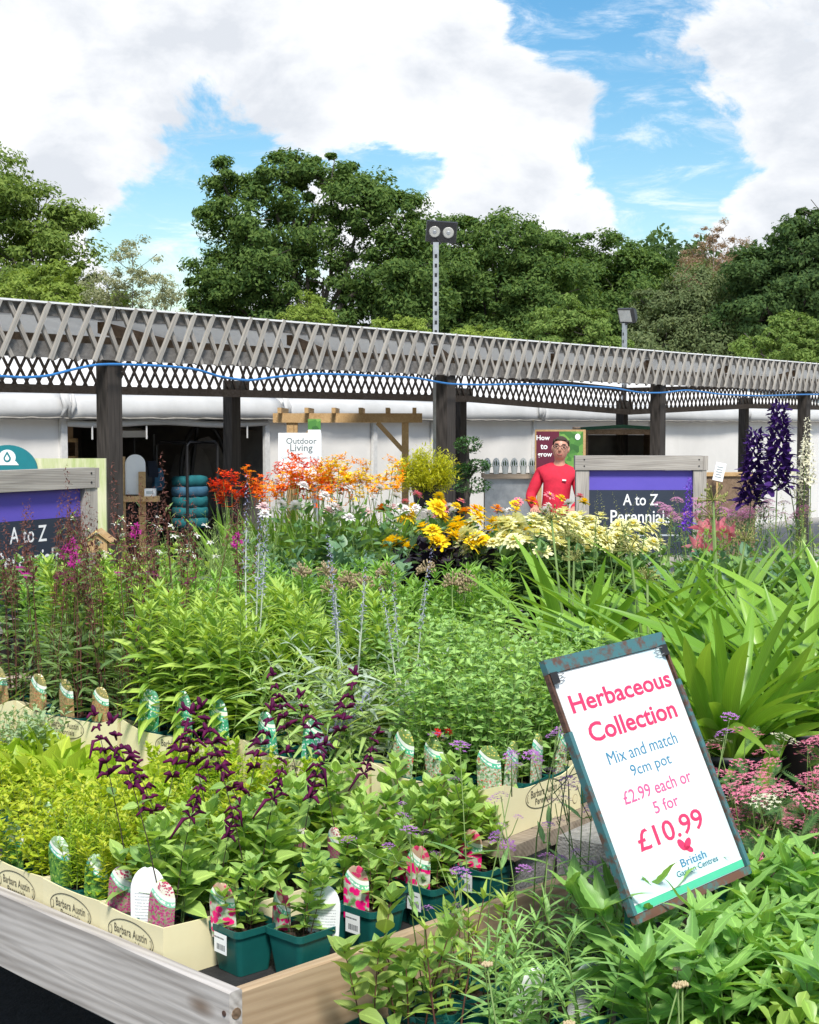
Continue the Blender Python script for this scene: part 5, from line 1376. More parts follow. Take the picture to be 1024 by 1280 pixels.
def sticker_mesh():
    V = [(-.022, 0, 0), (.022, 0, 0), (.022, 0, .042), (-.022, 0, .042), (-.022, .0004, 0), (.022, .0004, 0), (.022, .0004, .042), (-.022, .0004, .042)]
    U = [(0, 0), (1, 0), (1, 1), (0, 1)] * 2
    return G().add(V, [(0, 1, 2, 3), (4, 7, 6, 5)], uv=U).mesh('price_sticker', 'sticker', False)
STICK = sticker_mesh()
# ------------------------------------------------------------------ leaf and flower materials
leafm('lf_salvia', (0.212, 0.381, 0.102), (0.474, 0.660, 0.174), .45, .30)
leafm('lf_salvia_tip', (0.224, 0.409, 0.087), (0.353, 0.450, 0.128), .45, .32)
leafm('lf_mint', (0.219, 0.400, 0.124), (0.438, 0.660, 0.210), .5, .30)
leafm('lf_gold', (0.376, 0.522, 0.034), (0.627, 0.660, 0.073), .5, .34, tint=(1.1, 1.1, .5))
leafm('lf_gold2', (0.276, 0.452, 0.034), (0.526, 0.660, 0.062), .5, .34, tint=(1.1, 1.1, .5))
leafm('lf_lime', (0.336, 0.515, 0.039), (0.515, 0.620, 0.078), .38, .36, tint=(1.1, 1.1, .5))
leafm('lf_greymint', (0.278, 0.400, 0.237), (0.477, 0.619, 0.364), .55, .28)
leafm('lf_phlox', (0.231, 0.407, 0.076), (0.483, 0.640, 0.134), .42, .30)
leafm('lf_green', (0.109, 0.237, 0.064), (0.239, 0.400, 0.109), .42, .30)
leafm('lf_fresh', (0.169, 0.346, 0.064), (0.338, 0.564, 0.118), .45, .30)
leafm('lf_lobelia', (0.119, 0.218, 0.073), (0.258, 0.382, 0.137), .42, .28)
leafm('lf_feather', (0.284, 0.481, 0.151), (0.525, 0.640, 0.240), .5, .3)
leafm('lf_silver', (0.336, 0.426, 0.336), (0.515, 0.605, 0.493), .6, .25, tint=(1.05, 1.1, .8))
leafm('lf_daisy', (0.171, 0.358, 0.089), (0.340, 0.591, 0.151), .40, .30)
leafm('lf_narrow', (0.194, 0.377, 0.125), (0.389, 0.628, 0.209), .45, .30)
leafm('lf_sedum', (0.247, 0.419, 0.076), (0.381, 0.527, 0.124), .35, .25)
leafm('lf_strap', (0.168, 0.351, 0.043), (0.287, 0.492, 0.072), .30, .28, rib=1.12, vein=True)
leafm('lf_yarrow', (0.067, 0.168, 0.059), (0.168, 0.319, 0.109), .5, .28)
leafm('lf_dark', (0.010, 0.009, 0.016), (0.026, 0.018, 0.030), .4, .1, tint=(1, .7, .9))
leafm('lf_dahlia', (0.089, 0.200, 0.073), (0.199, 0.346, 0.118), .42, .28)
leafm('lf_hosta', (0.089, 0.200, 0.109), (0.179, 0.309, 0.164), .4, .25)
leafm('lf_goldshrub', (0.448, 0.504, 0.022), (0.620, 0.616, 0.056), .5, .34, tint=(1.1, 1.0, .4))
leafm('lf_topiary', (0.028, 0.091, 0.025), (0.077, 0.168, 0.045), .5, .2)
plain('stem_green', (.16, .25, .07), .6); plain('stem_dark', (.050, .028, .030), .6); plain('stem_red', (.13, .055, .04), .6); plain('stem_pale', (.50, .56, .46), .7)
def fl(name, a, b, tint=(1, .95, .9)): leafm(name, a, b, .55, .25, rib=1.0, tint=tint, vein=False, spec=.15)
fl('fl_plum', (.075, .006, .050), (.16, .015, .085)); fl('fl_magenta', (.42, .02, .25), (.58, .05, .36)); fl('fl_bud', (.13, .055, .045), (.24, .10, .08))
fl('fl_verbena', (.40, .14, .52), (.60, .28, .66)); fl('fl_yarrow', (.72, .15, .28), (.84, .34, .44)); fl('fl_lavender', (.34, .34, .58), (.50, .48, .68))
fl('fl_orange', (.82, .085, .008), (.90, .20, .010)); fl('fl_red', (.74, .035, .012), (.86, .085, .02)); fl('fl_amber', (.90, .33, .010), (.92, .48, .02)); fl('fl_yellow', (.93, .68, .012), (.95, .76, .04), (1, .95, .5))
fl('fl_lemon', (.86, .84, .42), (.92, .90, .60), (1, 1, .8)); fl('fl_white', (.82, .80, .78), (.88, .86, .84)); fl('fl_pinkwhite', (.80, .52, .52), (.86, .72, .70)); fl('fl_delph', (.035, .012, .10), (.075, .03, .19)); fl('fl_violet', (.16, .045, .58), (.30, .12, .70))
fl('fl_pink', (.80, .16, .25), (.86, .38, .42)); fl('fl_tan', (.58, .46, .28), (.68, .58, .36)); fl('fl_lilac', (.44, .36, .62), (.58, .50, .72)); fl('fl_seed', (.30, .34, .10), (.42, .40, .16)); fl('fl_cream', (.72, .70, .50), (.80, .78, .62)); fl('fl_scarlet', (.72, .02, .03), (.80, .05, .05))
fl('fl_mauve', (.46, .18, .34), (.60, .30, .46)); fl('fl_straw', (.42, .33, .20), (.55, .45, .28))

# templates
TO = [leaf_t(.62, 'ovate', 4, .16, c, stalk=.1, tw=w) for c, w in ((.18, .1), (.30, -.15), (.05, .2))]
TOs = [leaf_t(.66, 'ovate', 2, .18, c) for c in (.15, .30, 0)]
TL_ = [leaf_t(.24, 'lance', 4, .20, c, tw=w) for c, w in ((.30, .2), (.5, -.2), (.12, .1))]
TLs = [leaf_t(.26, 'lance', 3, .2, c) for c in (.25, .45, .1)]
TN = [leaf_t(.14, 'lance', 4, .2, c, tw=w) for c, w in ((.35, .3), (.6, -.3), (.15, .1))]
TD = [leaf_t(.30, 'lance', 13, .18, c, serr=.10, tw=w, wave=.6) for c, w in ((.28, .15), (.48, -.2), (.12, .1), (.62, .25))]
TS = [leaf_t(.64, 'spoon', 5, .22, c) for c in (-.15, .05, .2)]
TB = [leaf_t(.34, 'spoon', 5, .20, c, wave=1.0, tw=w) for c, w in ((.15, .2), (.35, -.2), (.0, .1))]
TP = [leaf_t(.42, 'petal', 3, .1, c) for c in (.12, .25)]
TW = [leaf_t(.11, 'lance', 2, .15, c) for c in (.2, .4)]

def individual(lv, T, key, mat, name='leaf'):
    me = leafmeshes(key, T, mat); return [(name, me[k % len(me)], m) for m, k in lv.mats()]
def stuff(lv, T, mat, name='foliage'): return (name, lv.join(T).mesh(name, mat, True), 'stuff')
def gm(g, name, mat, smooth=True): return (name, g.mesh(name, mat, smooth), None)

# flower heads (z up)
def dahlia_head(r, pet, ctr, layers=3, n=12, rs=None):
    g = G(); lv = Leaves()
    for L_ in range(layers):
        for i in range(n): lv.add((0, 0, .12 * r * L_), 6.283 * (i + .5 * (L_ % 2)) / n + .1 * math.sin(i * 7), .12 + .42 * L_, 0, r * (1 - .24 * L_), i)
    g = lv.join(TP); g2 = G(); g2.ball((0, 0, r * .34), (r * .2, r * .2, r * .14), 8, 4)
    g.mi = [0] * len(g.f); k = len(g.f); g.v += g2.v and [g2.v[0]]; g.f += [f + g.n for f in g2.f]; g.uv += g2.uv; g.mi += [1] * len(g2.f); g.n += g2.n
    g3 = G().tube([(0, 0, -r * .05), (0, 0, -r * .22)], [r * .25, r * .08], 7); g.f += [f + g.n for f in g3.f]; g.v += g3.v; g.uv += g3.uv; g.mi += [2] * len(g3.f); g.n += g3.n
    return g.mesh('flower', [pet, ctr, 'stem_green'], True)
def cluster_head(r, mat, n=26, flat=.5, br=.22, seed=1, petals=True):
    rs = np.random.default_rng(seed); lv = Leaves()
    for i in range(n):
        q = math.sqrt((i + .5) / n); a = i * 2.39996; c = (r * q * math.cos(a), r * q * math.sin(a), r * flat * (1 - q * q) + rs.uniform(-.04, .04) * r)
        for k in range(5): lv.add(c, a + k * 1.2566, .25 + rs.normal(0, .15), 0, r * br * rs.uniform(.8, 1.2), k)
    return lv.join(TP).mesh('flower', mat, True)
def spike_mesh(h, r, mat, n=40, pet=5, size=.5, seed=2, name='flower_spike', taper=.35, T=TP, el=.4):
    rs = np.random.default_rng(seed); lv = Leaves()
    for i in range(n):
        t = i / n; a = i * 2.39996; rr = r * (1 - (1 - taper) * t) * rs.uniform(.75, 1.1); c = np.array((rr * .65 * math.cos(a), rr * .65 * math.sin(a), h * t + rs.uniform(-.01, .01) * h))
        for k in range(pet):
            az = a + (k - (pet - 1) / 2) * 6.0 / pet * .55; lv.add(c, az, el + .9 * math.sin(k * 2.5 + 1), rs.normal(0, .3), rr * size * 2 * rs.uniform(.7, 1.15), k)
    return lv.join(T).mesh(name, mat, True)
def umbel_mesh(r, mat, n=34, seed=3):
    rs = np.random.default_rng(seed); g = G()
    for i in range(n):
        d = rs.normal(0, 1, 3); d[2] = abs(d[2]) * 1.1 - .15; d /= np.linalg.norm(d); e = d * r * rs.uniform(.8, 1.1)
        g.tube([(0, 0, 0), tuple(e * .5 + np.array((0, 0, .02 * r))), tuple(e)], [.0011, .001, .001], 4, cap=False); g.ball(e, (.003, .003, .005), 5, 3)
    return g.mesh('seed_head', mat, True)
def whorl_spike(h, mat, seed=4, n=6, L_=.028):
    """salvia: whorls of tubular flowers and dark buds up a bare stem"""
    rs = np.random.default_rng(seed); g = G()
    for j in range(n):
        z = h * (j + .5) / n; k = 4 if j < n - 2 else 3; s = 1 - .45 * j / n
        for i in range(k):
            a = i * 6.283 / k + j * .6 + rs.normal(0, .25); ln = L_ * s * rs.uniform(.7, 1.4); dr = rs.uniform(-.7, .6)
            if rs.random() < .2: ln *= 1.8; dr -= .5
            g.tube([(0, 0, z), (math.cos(a) * ln * .5, math.sin(a) * ln * .5, z + ln * .3 + dr * ln * .3), (math.cos(a) * ln, math.sin(a) * ln, z + ln * .1 + dr * ln * 1.1)], [.0018, .0050 * s + .001, .0022], 5)
    g.ball((0, 0, h), (.006, .006, .012), 6, 4)
    return g.mesh('flower_spike', mat, True)

# ------------------------------------------------------------------ species
PLUM = [whorl_spike(.17, 'fl_plum', 40 + i, 6, .024) for i in range(3)]
for i in range(4):                                     # purple salvia: leafy below, long dark flowering stems
    rs = np.random.default_rng(100 + i)
    g, lv, tips = stems(rs, 5, (.11, .21), .03, .28, 5, .062, 'opp', .2, (.15, .8), (.9, .85), .0018, base_z=.085, tip=4, tip_size=.7)
    g2, lv2, tips2 = stems(rs, 2 if i < 2 else 1, (.24, .38), .02, .42, 2, .045, 'opp', .1, (.1, .4), (.9, .5), .0017, base_z=.085, tip=0)
    ins = individual(lv, TO, 'salvia', 'lf_salvia') if i < 2 else []
    fx = [gm(g, 'stems', 'stem_green'), gm(g2, 'flower_stems', 'stem_dark'), stuff(lv2, TO, 'lf_salvia', 'stem_leaves')]
    if i >= 2: fx.append(stuff(lv, TO, 'lf_salvia'))
    for k, (p, d, H) in enumerate(tips2): ins.append(('flower_spike', PLUM[(k + i) % 3], face_m(p - d * .09, d, rs.uniform(.75, 1.1), k)))
    proto('salvia_plum', fx, ins)
for i in range(4):                                     # the young salvias in the green pots, no bloom
    rs = np.random.default_rng(130 + i)
    g, lv, tips = stems(rs, 7, (.10, .24), .032, .30, 5, .052, 'opp', .15, (.15, .85), (.85, .95), .0017, base_z=.085, tip=4, tip_size=.75)
    proto('salvia_young', [gm(g, 'stems', 'stem_red')], individual(lv, TO, 'salvia2', 'lf_salvia_tip' if i % 2 else 'lf_salvia'))
for i in range(3):
    rs = np.random.default_rng(150 + i)
    g, lv, tips = stems(rs, 26, (.08, .17), .045, .35, 7, .026, 'opp', .1, (.1, .7), (1, .9), .0011, base_z=.085)
    proto('marjoram', [gm(g, 'stems', 'stem_green'), stuff(lv, TOs, 'lf_gold')])
    g, lv, tips = stems(rs, 30, (.09, .19), .045, .30, 11, .024, 'whorl', .1, (.3, .9), (1, .8), .0011, base_z=.085)
    proto('gold_feather', [gm(g, 'stems', 'stem_green'), stuff(lv, TLs if i % 2 else TOs, 'lf_gold2' if i else 'lf_gold')])
    g, lv, tips = stems(rs, 20, (.12, .21), .045, .3, 7, .028, 'opp', .1, (.1, .7), (1, .8), .0012, base_z=.085)
    proto('grey_mint', [gm(g, 'stems', 'stem_green'), stuff(lv, TOs, 'lf_greymint')])
    lv = Leaves()
    for k in range(20): a = k * 2.4; lv.add((.016 * math.cos(a), .016 * math.sin(a), .085), a, rs.uniform(.75, 1.35), rs.normal(0, .4), rs.uniform(.11, .19), k)
    proto('lime_rosette', [], individual(lv, TB, 'lime', 'lf_lime'))
    g, lv, tips = stems(rs, 17, (.22, .37), .045, .22, 10, .029, 'opp', .06, (.0, .55), (1, .9), .0012, base_z=.085)
    proto('mint_salvia', [gm(g, 'stems', 'stem_green'), stuff(lv, TOs, 'lf_mint')])
LOB = [spike_mesh(.24, .013, 'fl_bud', 30, 3, .8, 60 + i, T=TP) for i in range(3)]
MAG = cluster_head(.022, 'fl_magenta', 7, .6, .5, 5)
for i in range(4):
    rs = np.random.default_rng(170 + i)
    g, lv, tips = stems(rs, 4, (.34, .62), .04, .14, 10, .085, 'alt', .06, (.1, .6), (1.05, .45), .0024, base_z=.085, tip=0)
    g1, lv1, _ = stems(rs, 5, (.12, .28), .045, .25, 7, .085, 'alt', .1, (.1, .7), (1, .8), .002, base_z=.085)
    ins = individual(lv1, TL_, 'lobelia', 'lf_lobelia')
    for k, (p, d, H) in enumerate(tips):
        ins.append(('flower_spike', LOB[(k + i) % 3], face_m(p - d * .10, d, rs.uniform(.7, 1.05), k)))
        if rs.random() < .22: ins.append(('flower', MAG, face_m(p - d * rs.uniform(.0, .07) + rs.normal(0, .008, 3), rs.normal(0, 1, 3), .9)))
    proto('lobelia', [gm(g, 'stems', 'stem_red'), gm(g1, 'side_stems', 'stem_red'), stuff(lv, TL_, 'lf_lobelia', 'stem_leaves')], ins)
for i in range(3):
    rs = np.random.default_rng(190 + i)
    g, lv, tips = stems(rs, 8, (.24, .37), .045, .22, 13, .075, 'whorl', .1, (.0, .85), (1, .75), .002, base_z=.085, tip=6, tip_size=.8)
    proto('phlox', [gm(g, 'stems', 'stem_green'), stuff(lv, TL_, 'lf_phlox')])
    g, lv, tips = stems(rs, 12, (.24, .36), .09, .30, 12, .062, 'whorl', .2, (.0, .85), (1, .85), .002, base_z=.14, tip=6, tip_size=.9)
    proto('green_phlox', [gm(g, 'stems', 'stem_green'), stuff(lv, TLs, 'lf_fresh')])
    g, lv, tips = stems(rs, 34, (.35, .62), .08, .28, 16, .038, 'alt', .1, (.5, 1.0), (1, .7), .0014, base_z=.14)
    proto('feathery', [gm(g, 'stems', 'stem_green'), stuff(lv, TW, 'lf_feather')])
    g, lv, tips = stems(rs, 14, (.22, .36), .09, .45, 7, .085, 'opp', .2, (.0, .7), (1, .8), .002, base_z=.14, tip=4, tip_size=.8)
    proto('leafy', [gm(g, 'stems', 'stem_green'), stuff(lv, TO, 'lf_green')])
    g, lv, tips = stems(rs, 12, (.25, .40), .09, .5, 8, .10, 'alt', .15, (.1, .8), (1, .7), .002, base_z=.14, tip=3)
    proto('broad', [gm(g, 'stems', 'stem_green'), stuff(lv, TO, 'lf_hosta')])
    g, lv, tips = stems(rs, 7, (.16, .30), .03, .55, 10, .11, 'alt', .02, (.2, .6), (1, .7), .0012, base_z=.085, bend=.8)
    proto('pale_grass', [gm(g, 'stems', 'stem_green'), stuff(lv, TN, 'lf_silver' if i == 1 else 'lf_feather')])
SILV = [spike_mesh(.26, .008, 'fl_lavender', 46, 3, .7, 70 + i, taper=.5) for i in range(2)]
for i in range(2):                                     # silver perovskia
    rs = np.random.default_rng(210 + i)
    g, lv, tips = stems(rs, 3, (.42, .56), .025, .14, 16, .055, 'opp', .1, (.4, .9), (1.2, .35), .0036, base_z=.085, tip=0)
    proto('perovskia', [gm(g, 'stems', 'stem_pale'), stuff(lv, TN, 'lf_silver')], [('flower_spike', SILV[k % 2], face_m(p - d * .12, d, rs.uniform(.7, 1.1), k)) for k, (p, d, H) in enumerate(tips)])
# agapanthus: strap leaves, every leaf a piece
STRAP = [leaf_t(.074, 'strap', 12, .22, c, tw=w) for c, w in ((.16, .3), (.40, -.4), (.70, .5), (1.0, -.3), (.55, .8))]
UMB = [umbel_mesh(.05, 'fl_seed', 34, 5 + i) for i in range(2)]; DRY = umbel_mesh(.035, 'fl_straw', 46, 9)
def agapanthus(key, n, Lr, seed, stalks=(), rad=.06, up=.60, bz=.19):
    rs = np.random.default_rng(seed); lv = Leaves(); g = G(); ins = []
    for k in range(n):
        a = k * 2.4 + rs.normal(0, .3); r = rad * math.sqrt(rs.random()); lv.add((r * math.cos(a), r * math.sin(a), bz), a + rs.normal(0, .3), min(1.5, up + .85 * rs.random()), rs.normal(0, .35), rs.uniform(*Lr), int(rs.integers(5)))
    for (dx, dy, h, s) in stalks:
        pts = [(0, 0, bz), (dx * .4, dy * .4, bz + h * .45), (dx, dy, bz + h)]; g.tube(pts, [.006, .005, .004], 6)
        ins.append(('seed_head', UMB[len(ins) % 2] if s > 0 else DRY, face_m((dx, dy, bz + h), (dx * .6, dy * .6, h), abs(s))))
    fx = [gm(g, 'flower_stalks', 'stem_green')] if stalks else []
    proto(key, fx, ins + individual(lv, STRAP, 'strap', 'lf_strap'))
for i in range(2):
    rs = np.random.default_rng(415 + i); g = G(); ins = []; lv = Leaves()
    for s in range(3):
        e = np.array((rs.normal(0, .07), rs.normal(0, .05), .14 + rs.uniform(.30, .42))); g.tube([(0, 0, .14), tuple(e * (.4, .4, .6)), tuple(e)], [.0035, .003, .0025], 5); ins.append(('seed_head', DRY, face_m(e, (0, 0, 1), rs.uniform(1.0, 1.3))))
    for k in range(14): lv.add((0, 0, .14), k * 2.4, rs.uniform(.6, 1.2), 0, rs.uniform(.2, .34), k)
    proto('allium', [gm(g, 'flower_stalks', 'stem_green')], ins + [('leaf_tuft', lv.join(TN).mesh('leaf_tuft', 'lf_feather', True), Matrix.Identity(4))])
# yarrow
YAR = [cluster_head(.026, 'fl_yarrow', 30, .28, .16, 20 + i) for i in range(3)]; YARW = cluster_head(.024, 'fl_cream', 26, .28, .16, 24)
def fern_T(seed):
    lv = Leaves(); n = 13
    for i in range(n):
        t = .12 + .86 * i / n
        for sx in (-1, 1): lv.add((0, t, 0), math.pi / 2 - sx * 1.15, 0.05, 0, .20 * math.sin(math.pi * min(.95, t * .95)) + .05, i)
    lv.add((0, 0, 0), math.pi / 2, 0, 0, 1.0, 0)
    g = lv.join([leaf_t(.26, 'lance', 2, .1, .1)]); return np.concatenate(g.v), np.concatenate(g.f), np.tile(leaf_t(.26, 'lance', 2, .1, .1)[2], (len(lv.p), 1))
FERN = [fern_T(1)]
for i in range(3):
    rs = np.random.default_rng(230 + i)
    g, lv, tips = stems(rs, 12, (.16, .33), .07, .30, 7, .10, 'alt', .05, (.1, .7), (1, .5), .002, base_z=.09, tip=1)
    proto('yarrow', [gm(g, 'stems', 'stem_green'), stuff(lv, FERN, 'lf_yarrow')], [('flower', YAR[k % 3] if k % 9 else YARW, face_m(p, d + np.array((0, -.25, .6)), rs.uniform(1.0, 1.45), k)) for k, (p, d, H) in enumerate(tips) if H > .15])
# verbena: wiry branching stems
VER = [cluster_head(.020, 'fl_verbena', 16, .55, .26, 30 + i) for i in range(3)]
for i in range(3):
    rs = np.random.default_rng(250 + i); g = G(); ins = []; lv = Leaves()
    for s in range(3):
        a = rs.uniform(0, 6.28); H = rs.uniform(.30, .62); d = np.array((math.cos(a) * .16, math.sin(a) * .16, 1)) * H; b = np.array((.02 * math.cos(a), .02 * math.sin(a), .085))
        g.tube([b, b + d * .5 + rs.normal(0, .01, 3), b + d], [.002, .0017, .0013], 4)
        for q in range(3): lv.add(b + d * (.12 + .22 * q), a + q * 2, .4, 0, .10, q); lv.add(b + d * (.12 + .22 * q), a + q * 2 + 3.14, .4, 0, .10, q)
        ends = [b + d]
        for q in range(2):
            p0 = b + d * rs.uniform(.6, .93); e = p0 + np.array((rs.normal(0, .05), rs.normal(0, .05), rs.uniform(.05, .11))); g.tube([p0, (p0 + e) / 2 + np.array((0, 0, -.01)), e], [.0013, .0012, .001], 4); ends.append(e)
        for q, e in enumerate(ends): ins.append(('flower', VER[q % 3], face_m(e, (rs.normal(0, .2), rs.normal(0, .2), 1), rs.uniform(.55, 1.15), q)))
    proto('verbena', [gm(g, 'stems', 'stem_green'), stuff(lv, TN, 'lf_narrow')], ins)
# foreground leaves: each a piece
BUT = G().ball((0, 0, 0), (.0085, .0085, .0045), 10, 5).mesh('bud', 'fl_tan', True)
for i in range(4):
    rs = np.random.default_rng(270 + i)
    g, lv, tips = stems(rs, 7, (.13, .27), .05, .42, 7, .125, 'alt', .08, (.2, .85), (.95, .85), .0028, base_z=.09, tip=4, tip_size=.8, T=4)
    proto('daisy', [gm(g, 'stems', 'stem_green')], individual(lv, TD, 'daisy', 'lf_daisy'))
BUTT = []
gb = G()
for k in range(18): 
    a = k * 2.4; r = .009 * math.sqrt(k / 18); gb.ball((r * math.cos(a), r * math.sin(a), .004), (.0026, .0026, .003), 5, 3)
BUTM = gb.mesh('flower', 'fl_tan', True)
for i in range(3):
    rs = np.random.default_rng(290 + i)
    g, lv, tips = stems(rs, 3, (.14, .26), .04, .30, 5, .058, 'opp', .25, (.25, .9), (.9, .95), .0024, base_z=.09, tip=4, tip_size=.8)
    proto('penstemon', [gm(g, 'stems', 'stem_red')], individual(lv, TO if i == 0 else TL_, 'pen%d' % (i > 0), 'lf_salvia_tip' if i == 0 else 'lf_phlox'))
    g, lv, tips = stems(rs, 5, (.14, .25), .04, .35, 8, .085, 'opp', .1, (.25, .8), (1, .8), .0024, base_z=.09, tip=4, tip_size=.7)
    proto('narrow', [gm(g, 'stems', 'stem_green')], individual(lv, TN, 'narrow', 'lf_narrow'))
lv = Leaves(); rs = np.random.default_rng(300)
for s in range(7):
    a = rs.uniform(0, 6.28); r = .035 * math.sqrt(rs.random()); H = rs.uniform(.09, .17)
    for k in range(9): t = k / 8; lv.add((r * math.cos(a) * (1 + t), r * math.sin(a) * (1 + t), .085 + H * t), k * 2.4 + s, .25 + .8 * t, 0, (.06 - .022 * t) * rs.uniform(.8, 1.2), k)
proto('sedum', [], individual(lv, TS, 'sedum', 'lf_sedum'))
# stalked buttons standing among the daisies
for i in range(3):
    rs = np.random.default_rng(310 + i); g = G(); ins = []; lv = Leaves()
    for s in range(1 + i // 2):
        H = rs.uniform(.20, .30); e = np.array((rs.normal(0, .05), rs.normal(0, .05), .085 + H)); g.tube([(0, 0, .085), tuple(e * (.4, .4, .6)), tuple(e)], [.002, .0018, .0015], 5); ins.append(('flower', BUTM, face_m(e, (0, 0, 1), rs.uniform(.8, 1.25))))
    for k in range(16): lv.add((0, 0, .085), k * 2.4, rs.uniform(.2, .9), 0, rs.uniform(.07, .12), k)
    proto('scabious', [gm(g, 'flower_stalks', 'stem_green')], ins + individual(lv, FERN, 'fern', 'lf_daisy'))
# crocosmia
def croco_head(m1, seed):
    rs = np.random.default_rng(seed); lv = Leaves(); n = 9
    for i in range(n):
        t = i / n; c = (.09 * t - .02 + rs.uniform(-.015, .015), rs.uniform(-.035, .035), .04 * math.sin(t * 2.2) + rs.uniform(-.03, .03))
        for k in range(5): lv.add(c, k * 1.2566 + i, .35 + rs.normal(0, .3), 0, .026 * (1.15 - .5 * t) * rs.uniform(.8, 1.2), k)
    g = lv.join(TP); cs = [lv.p[i * 5] for i in range(n)]; g.tube([(-.03, 0, -.02)] + cs, .0016, 4, cap=False)
    return g.mesh('flower', m1, True)
CRO = {m: [croco_head(m, 80 + i) for i in range(2)] for m in ('fl_orange', 'fl_red', 'fl_amber', 'fl_yellow')}
SWORD = [leaf_t(.055, 'strap', 7, .3, c, tw=w) for c, w in ((.05, .4), (.14, -.4), (.28, .6))]
for key, cols in (('croco_red', ('fl_red', 'fl_orange')), ('croco_orange', ('fl_orange', 'fl_amber')), ('croco_yellow', ('fl_amber', 'fl_yellow'))):
    for i in range(2):
        rs = np.random.default_rng(330 + i + len(key)); lv = Leaves(); g = G(); ins = []
        for k in range(40): a = k * 2.4; lv.add((.06 * math.cos(a) * rs.random(), .06 * math.sin(a) * rs.random(), .14), a, rs.uniform(1.05, 1.5), rs.normal(0, .6), rs.uniform(.40, .66), k)
        for s in range(9):
            a = rs.uniform(0, 6.28); H = rs.uniform(.62, .80); e = np.array((math.cos(a) * rs.uniform(.05, .2), math.sin(a) * rs.uniform(.05, .16), .14 + H)); g.tube([(0, 0, .14), tuple(e * (.45, .45, .6)), tuple(e)], [.004, .003, .002], 5)
            for q in range(2):
                m = Matrix.Translation(Vector(tuple(e + rs.normal(0, .02, 3)))) @ Matrix.Rotation(a + rs.normal(0, .8) + q * 2, 4, 'Z') @ Matrix.Rotation(-.25, 4, 'Y') @ Matrix.Scale(rs.uniform(.8, 1.2), 4); ins.append(('flower', CRO[cols[(s + q) % 2]][s % 2], m))
        proto(key, [gm(g, 'flower_stalks', 'stem_green'), ('sword_leaves', lv.join(SWORD).mesh('sword_leaves', 'lf_strap', True), 'stuff')], ins)
# dahlias
HD = {'yellow': dahlia_head(.052, 'fl_yellow', 'fl_yellow', 4, 13), 'orange': dahlia_head(.050, 'fl_amber', 'fl_orange', 4, 13), 'lemon': dahlia_head(.050, 'fl_lemon', 'fl_yellow', 4, 13), 'white': dahlia_head(.04, 'fl_white', 'fl_pinkwhite', 3, 9), 'pinkwhite': dahlia_head(.038, 'fl_pinkwhite', 'fl_white', 3, 10), 'pink': dahlia_head(.04, 'fl_pink', 'fl_yellow', 2, 10)}
def dahlia(key, leafmat, heads, nh, h=(.28, .42), seeds=(350, 351), spread=.45, hz=.05, T=TO, size=.085):
    for sd in seeds:
        rs = np.random.default_rng(sd); g, lv, tips = stems(rs, 14, (h[0] * .6, h[1] * .92), .08, spread, 7, size, 'opp', .15, (.0, .7), (1, .8), .0026, base_z=.14, tip=3)
        g2, lv2, t2_ = stems(rs, nh, (h[1] * .80, h[1] * 1.18), .085, spread * .8, 1, .03, 'opp', .6, (.2, .4), (1, .8), .002, base_z=.14, tip=0)
        proto(key, [gm(g, 'stems', 'stem_green'), gm(g2, 'flower_stems', 'stem_green'), stuff(lv, T, leafmat)], [('flower', HD[heads[k % len(heads)]], face_m(p, d * .5 + np.array((rs.normal(0, .3), -.45 + rs.normal(0, .3), .75)), rs.uniform(.75, 1.15), k)) for k, (p, d, H) in enumerate(t2_)])
dahlia('dahlia_dark', 'lf_dark', ['yellow'], 5, (.26, .36)); dahlia('dahlia_lemon', 'lf_dahlia', ['lemon'], 10, (.27, .36), (352, 353)); dahlia('dahlia_white', 'lf_dahlia', ['white', 'pinkwhite', 'white'], 4, (.36, .58), (354, 355), .4)
dahlia('dahlia_mixed', 'lf_dahlia', ['orange', 'white', 'pink', 'yellow', 'pinkwhite'], 4, (.32, .44), (356, 357, 358)); HD['small'] = dahlia_head(.026, 'fl_white', 'fl_lemon', 1, 5); dahlia('nicotiana', 'lf_phlox', ['small'], 9, (.30, .44), (359, 360), .4, T=TO, size=.075)
# delphinium, larkspur, hazy pink, tall pale plume
DEL = [spike_mesh(.36, .062, 'fl_delph', 80, 5, .50, 90 + i, taper=.55) for i in range(2)]; VIO = spike_mesh(.28, .028, 'fl_violet', 46, 5, .5, 92, taper=.5)
def spiky(key, mesh, n, h, leafmat, seed, stemmat='stem_green', T=FERN, size=.13, r0=.03, spread=.12, lo=.20, sc=(.85, 1.1)):
    rs = np.random.default_rng(seed); g, lv, tips = stems(rs, n, h, r0, spread, 5, size * .6, 'alt', .1, (.2, .6), (1, .3), .0045, base_z=.14, tip=0); g2, lv2, _ = stems(rs, 10, (.12, .32), .07, .4, 5, size, 'alt', .1, (.1, .6), (1, .8), .0025, base_z=.14, tip=2)
    proto(key, [gm(g, 'stems', stemmat), gm(g2, 'side_stems', stemmat), stuff(lv, T, leafmat, 'stem_leaves'), stuff(lv2, T, leafmat)], [('flower_spike', mesh[k % len(mesh)], face_m(p - d * lo, d, rs.uniform(*sc), k)) for k, (p, d, H) in enumerate(tips)])
spiky('delphinium', DEL, 1, (.66, .70), 'lf_fresh', 370, lo=.10, spread=.015, r0=.005); spiky('larkspur', [VIO], 1, (.55, .6), 'lf_feather', 371, lo=.1)
PLU = spike_mesh(.26, .035, 'fl_cream', 40, 3, .45, 95, taper=.4); spiky('plume', [PLU], 5, (.55, .85), 'lf_feather', 372, lo=.06, spread=.3, r0=.06)
GRN = spike_mesh(.22, .010, 'fl_seed', 30, 3, .7, 96, taper=.3); spiky('green_spire', [GRN], 4, (.42, .66), 'lf_fresh', 373, lo=.08, spread=.2, r0=.06)
